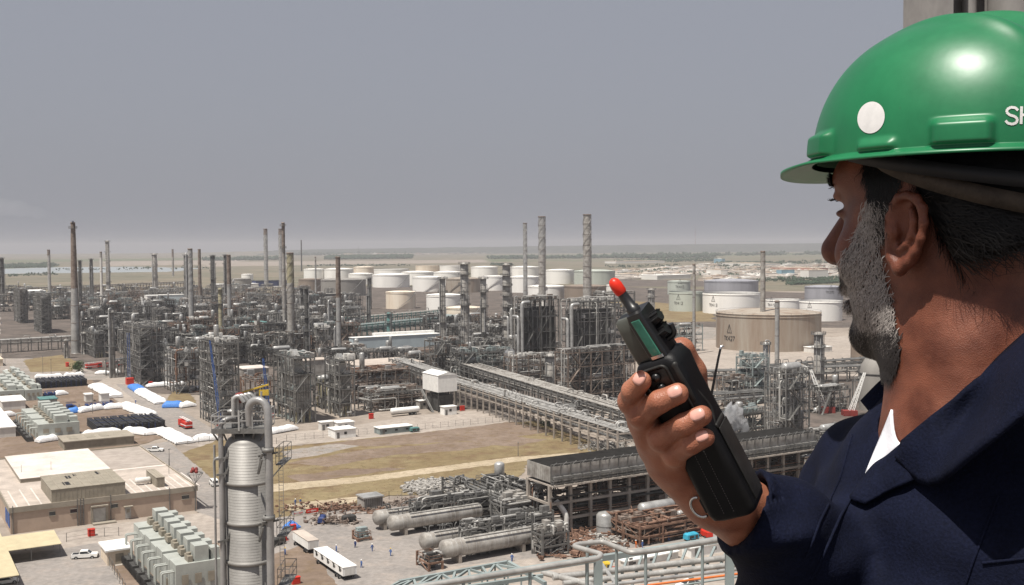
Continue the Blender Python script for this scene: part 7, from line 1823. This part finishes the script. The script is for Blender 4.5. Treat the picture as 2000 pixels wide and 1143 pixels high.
# raised window with two studs near the top, on the front face
s = MB(); P = []
tw0, tw1 = Lr*.79, Lr*.965; ww_ = .0102
for cx_, cy_, a0 in ((ww_-.004,tw1-.004,0),(-ww_+.004,tw1-.004,90),(-ww_+.004,tw0+.004,180),(ww_-.004,tw0+.004,270)):
    for j in range(6): g = R(a0+18*j); P.append(rp(-.002+cx_+.004*math.cos(g), .0162, cy_+.004*math.sin(g)))
P.append(P[0]); s.tube(P, .0013, 8); put('window_frame', s, leather2, case)
s = rbox(-.0108,.0068,.0150,.0160,tw0+.002,tw1-.002,.0005); put('window_pane', s, blackp, case)
for f in (.33, .70):
    s = MB(); c_ = Vector(rp(-.002,.0165,tw0+(tw1-tw0)*f)); prof = [(.0034,0),(.0033,.0014),(.0024,.0026),(.0002,.0031)]; n = 14
    rings = [[tuple(c_+Wf*(r_*math.cos(2*math.pi*j/n))+Tr*(r_*math.sin(2*math.pi*j/n))+Nf*h_) for j in range(n)] for r_, h_ in prof]
    s.add([v for q in rings for v in q], [(i*n+j, i*n+(j+1)%n, (i+1)*n+(j+1)%n, (i+1)*n+j) for i in range(3) for j in range(n)], True); put('stud', s, chrome if False else blackp, case)
for x in (-.0045, .0035):
    s = MB(); k = 0
    while k*.0021 < Lr*.52: t0 = Lr*.03+k*.0021; a, b = Vector(rp(x+(k*.00004),.0170,t0)), Vector(rp(x+(k*.00004),.0170,t0+.0011)); s.tube([a, b], .00022, 4); k += 1
    put('stitching', s, mat('pale_thread'+str(x > 0), (.13,.12,.12), .8, 0, .1, 50), case)
s = MB(); s.tube([rp(.003,.0168,Lr*.60),rp(.011,.0166,Lr*.585),rp(.013,.0164,Lr*.62),rp(.0125,.0160,Lr*.76)], .0008, 6); put('case_edge', s, leather2, case)
# D ring at the lower left
s = MB(); c_ = Vector(rp(-.0225,.012,Lr*.085)); P = [tuple(c_+Wf*(-.0065*math.cos(a))+Tr*(.0085*math.sin(a))) for a in np.linspace(-1.9, 1.9, 22)]; s.tube(P, .0011, 8); put('d_ring', s, chrome, case)
s = rbox(-.0205,-.0175,-.002,.013,Lr*.04,Lr*.13,.001); put('ring_tab', s, leather2, case)
# radio head above the case
s = MB(); L2 = .034; loft(s, [(Lr-.004,.0120,.0105,-.0045,-.003),(Lr+.006,.0120,.0105,-.0055,-.003),(Lr+L2*.7,.0108,.0100,-.0075,-.003),(Lr+L2*.95,.0100,.0095,-.008,-.003),(Lr+L2,.008,.008,-.008,-.003)], .004); head_ = put('radio_head', s, shellm, radio)
s = MB(); loft(s, [(Lr-.002,.0072,.0125,.0040,-.001),(Lr+L2*.9,.0066,.0122,.0012,-.001),(Lr+L2*1.05,.0060,.0110,.0010,-.001)], .002); put('display_housing', s, blackp, head_)
s = MB(); loft(s, [(Lr+.003,.0036,.0008,.0040,.0118),(Lr+L2*.93,.0034,.0008,.0012,.0114)], .0006); put('display', s, lcd, head_)
s = MB(); loft(s, [(Lr+.0005,.0048,.0008,.0042,.0120),(Lr+.0028,.0048,.0008,.0040,.0120)], .0006); put('display_clip', s, chrome, head_)
for t_, r_ in ((Lr+L2*.40,.0052),(Lr+L2*.72,.0046)):
    s = MB(); a, b = Vector(rp(.0075,-.001,t_)), Vector(rp(.0150,-.001,t_+.002)); s.cyl(a, b, r_, r_*.9, 14)
    for j in range(8): s.tube([a+(Tr*math.cos(j*.785)+Nf*math.sin(j*.785))*r_, b+(Tr*math.cos(j*.785)+Nf*math.sin(j*.785))*r_*.92], .0008, 5)
    put('knob', s, blackp, head_)
s = MB(); s.tube(bend([rp(.008,-.004,Lr+.006),rp(.016,-.006,Lr+.008),rp(.0165,-.006,Lr+.016)],.003,4), .0022, 8); put('knob_cable', s, blackp, head_)
s = MB(); a0_ = Vector(rp(-.0022,-.002,Lr+L2*.98)); a1_ = Vector(rp(-.0050,-.002,Lr+L2+.0175)); s.tube([a0_, a0_.lerp(a1_,.3), a0_.lerp(a1_,.32), a1_], [.0052,.0050,.0041,.0036], 16); put('antenna', s, blackp, radio)
s = MB(); d_ = (a1_-a0_).normalized(); s.tube([a1_-d_*.001, a1_+d_*.0005, a1_+d_*.006, a1_+d_*.0095, a1_+d_*.0115, a1_+d_*.0122], [.0036,.0044,.0046,.0040,.0024,.0006], 16); put('antenna_cap', s, redp, radio)
# thin whip aerial on the back of the case
s = MB(); q0, q1, q2 = Vector(W3(1384,800,.80))-rb_, Vector(W3(1403,700,.80))-rb_, Vector(W3(1407,682,.80))-rb_; s.tube([q0, q0.lerp(q1,.5), q1, q2], [.0010,.0010,.0009,.0009], 8); put('whip_aerial', s, blackp, radio)
s = MB(); s.tube([q2, q2+Vector((.0009,0,.0022)), q2+Vector((.0028,0,.0020))], [.0011,.0010,.0004], 8); put('aerial_tip', s, chrome, radio)

# ================================================================ UPPER PLATFORM (what they stand on) AND THE POST BEHIND THE HAT
up = thing('upper_platform', (0,0,FLOOR), 0, 'grey steel platform the man stands on', 'platform'); s = MB(); s.box(-1.6,-1.6,-.06,2.2,1.45,-.001); put('deck', s, M['steel_d'], up)
s = MB()
for x in (-1.5, 2.1):
    for y in (-1.5, 1.38): s.box(x-.1,y-.1,-FLOOR,x+.1,y+.1,-.061)
for y in (-1.5, 1.38): s.box(-1.4,y-.08,-.3,2.0,y+.08,-.061)
put('leg', s, M['steel'], up)
p0, p1 = W3(1852,20,2.1), W3(2110,20,2.1); s = MB(); xa, xb = p0[0], p1[0]; s.box(xa,2.1,FLOOR-3,xa+.010,2.34,CAM_H+4); s.box(xa+.010,2.21,FLOOR-3,xb-.01,2.222,CAM_H+4); s.box(xb-.010,2.1,FLOOR-3,xb,2.34,CAM_H+4)
s.cyl((xa+.075,2.18,FLOOR-3),(xa+.075,2.18,CAM_H+4),.014,n=10); s.cyl((xa+.15,2.16,FLOOR-3),(xa+.15,2.16,CAM_H+4),.045,n=18)
tag(put('steel_post', s, mat('weathered_post_steel', (.30,.285,.27), .55, .1, .25, 3, fine=.08)), 'grey upright post behind the hard hat in the top right corner', 'post')
s = MB(); s.box(xa-.05,2.05,CAM_H-65,xb+.05,2.4,FLOOR-3); tag(put('post_plinth', s, M['concrete']), 'concrete pier under the grey upright post', 'pier')

# ================================================================ WORKERS ON THE GROUND
def worker(seed, cloth, hatm):
    rr = random.Random(seed); L_ = rr.uniform(-.16, .16); lo, hi = np.array([-.55,-.45,-.03]), np.array([.55,.45,1.95]); body = SDF(lo, hi, .03); cl = SDF(lo, hi, .03); a = rr.uniform(.1, .35)
    for T_, g, skinp in ((body,-.012,1),(cl,.02,0)):
        for s_ in (-1, 1):
            T_.chain([(np.array([0,s_*.09,.92]),.088+g),(np.array([s_*L_*.5+.02,s_*.10,.5]),.062+g),(np.array([s_*L_,s_*.11,.09]),.048+g)], .02)
            T_.chain([(np.array([0,s_*.17,1.42]),.055+g),(np.array([-s_*L_*.3,s_*(.2+a*.3),1.15]),.043+g),(np.array([.12 if s_ > 0 else -s_*L_,s_*(.2+a*.5),.95]),.035+g)], .02)
            if skinp: T_.ell(np.array([.13 if s_ > 0 else -s_*L_,s_*(.2+a*.5),.89]), (.035,.03,.055), None, .02); T_.cone(np.array([s_*L_,s_*.11,.06]), np.array([s_*L_+.15,s_*.11,.045]), .045, .04, .02)
        T_.ell(np.array([0,0,1.22]), (.12+g,.17+g,.30), None, .04); T_.ell(np.array([0,0,.97]), (.12+g,.16+g,.14), None, .04)
    body.cone(np.array([0,0,1.45]), np.array([.01,0,1.6]), .06, .06, .02); body.ell(np.array([.015,0,1.66]), (.095,.078,.12), None, .02); body.ell(np.array([.115,0,1.655]), (.02,.016,.025), None, .01)
    cl.half(np.array([0,0,.12]), -Up, ); me = np_mesh('worker', [body.mesh('w', 1)]); me.materials.append(M['skin']); mc = np_mesh('boiler_suit', [cl.mesh('c', 1)]); mc.materials.append(cloth)
    s = MB(); s.lathe([(.165,1.70),(.125,1.715),(.12,1.76),(.09,1.82),(.04,1.845),(.01,1.85)], 14, (.01,0,0)); mh = s.mesh('hard_hat'); mh.materials.append(hatm); return me, mc, mh
WK = [worker(1, M['skyblue'], M['white']), worker(2, M['skyblue'], M['yellow']), worker(3, M['white2'], M['white']), worker(4, M['darkblue'], M['white']), worker(5, M['orange'], M['white'])]
for px, py, k, lab in [(703,1044,2,'man in white overalls on the yard left of the vessels'),(694,1071,3,'man in dark overalls on the yard, alone before the vessels'),(727,1078,0,'man in blue overalls left of the domed vessel ends'),
 (763,1087,1,'man in blue overalls walking nearest the nearest vessel'),(706,1110,0,'man in blue overalls right of the long white trailer'),(557,1086,1,'man in blue beside the near column foot'),(657,1080,0,'man in blue behind the long white trailer'),
 (587,987,1,'right one of two men in blue at the dry field edge'),(577,988,0,'left one of two men in blue at the dry field edge'),(1255,1072,0,'left man in light blue by the rusty exchangers'),(1242,1071,4,'man in orange vest by the rusty exchangers'),
 (1306,1058,1,'man in blue alone before the rusty exchangers'),(265,789,0,'man in blue on the asphalt road by the covered rows'),(3,633,3,'person on the far left road'),(1000,1098,0,'man in blue between vessel saddle and handrail') ]:
    me, mc, mh = WK[k]; rr = random.Random(px); o = tag(put('person', me, None, None, at_h(px, py), rr.uniform(0, 6.28)), lab, 'person', 'workers on the ground'); put('boiler_suit', mc, None, o); put('hard_hat', mh, None, o)
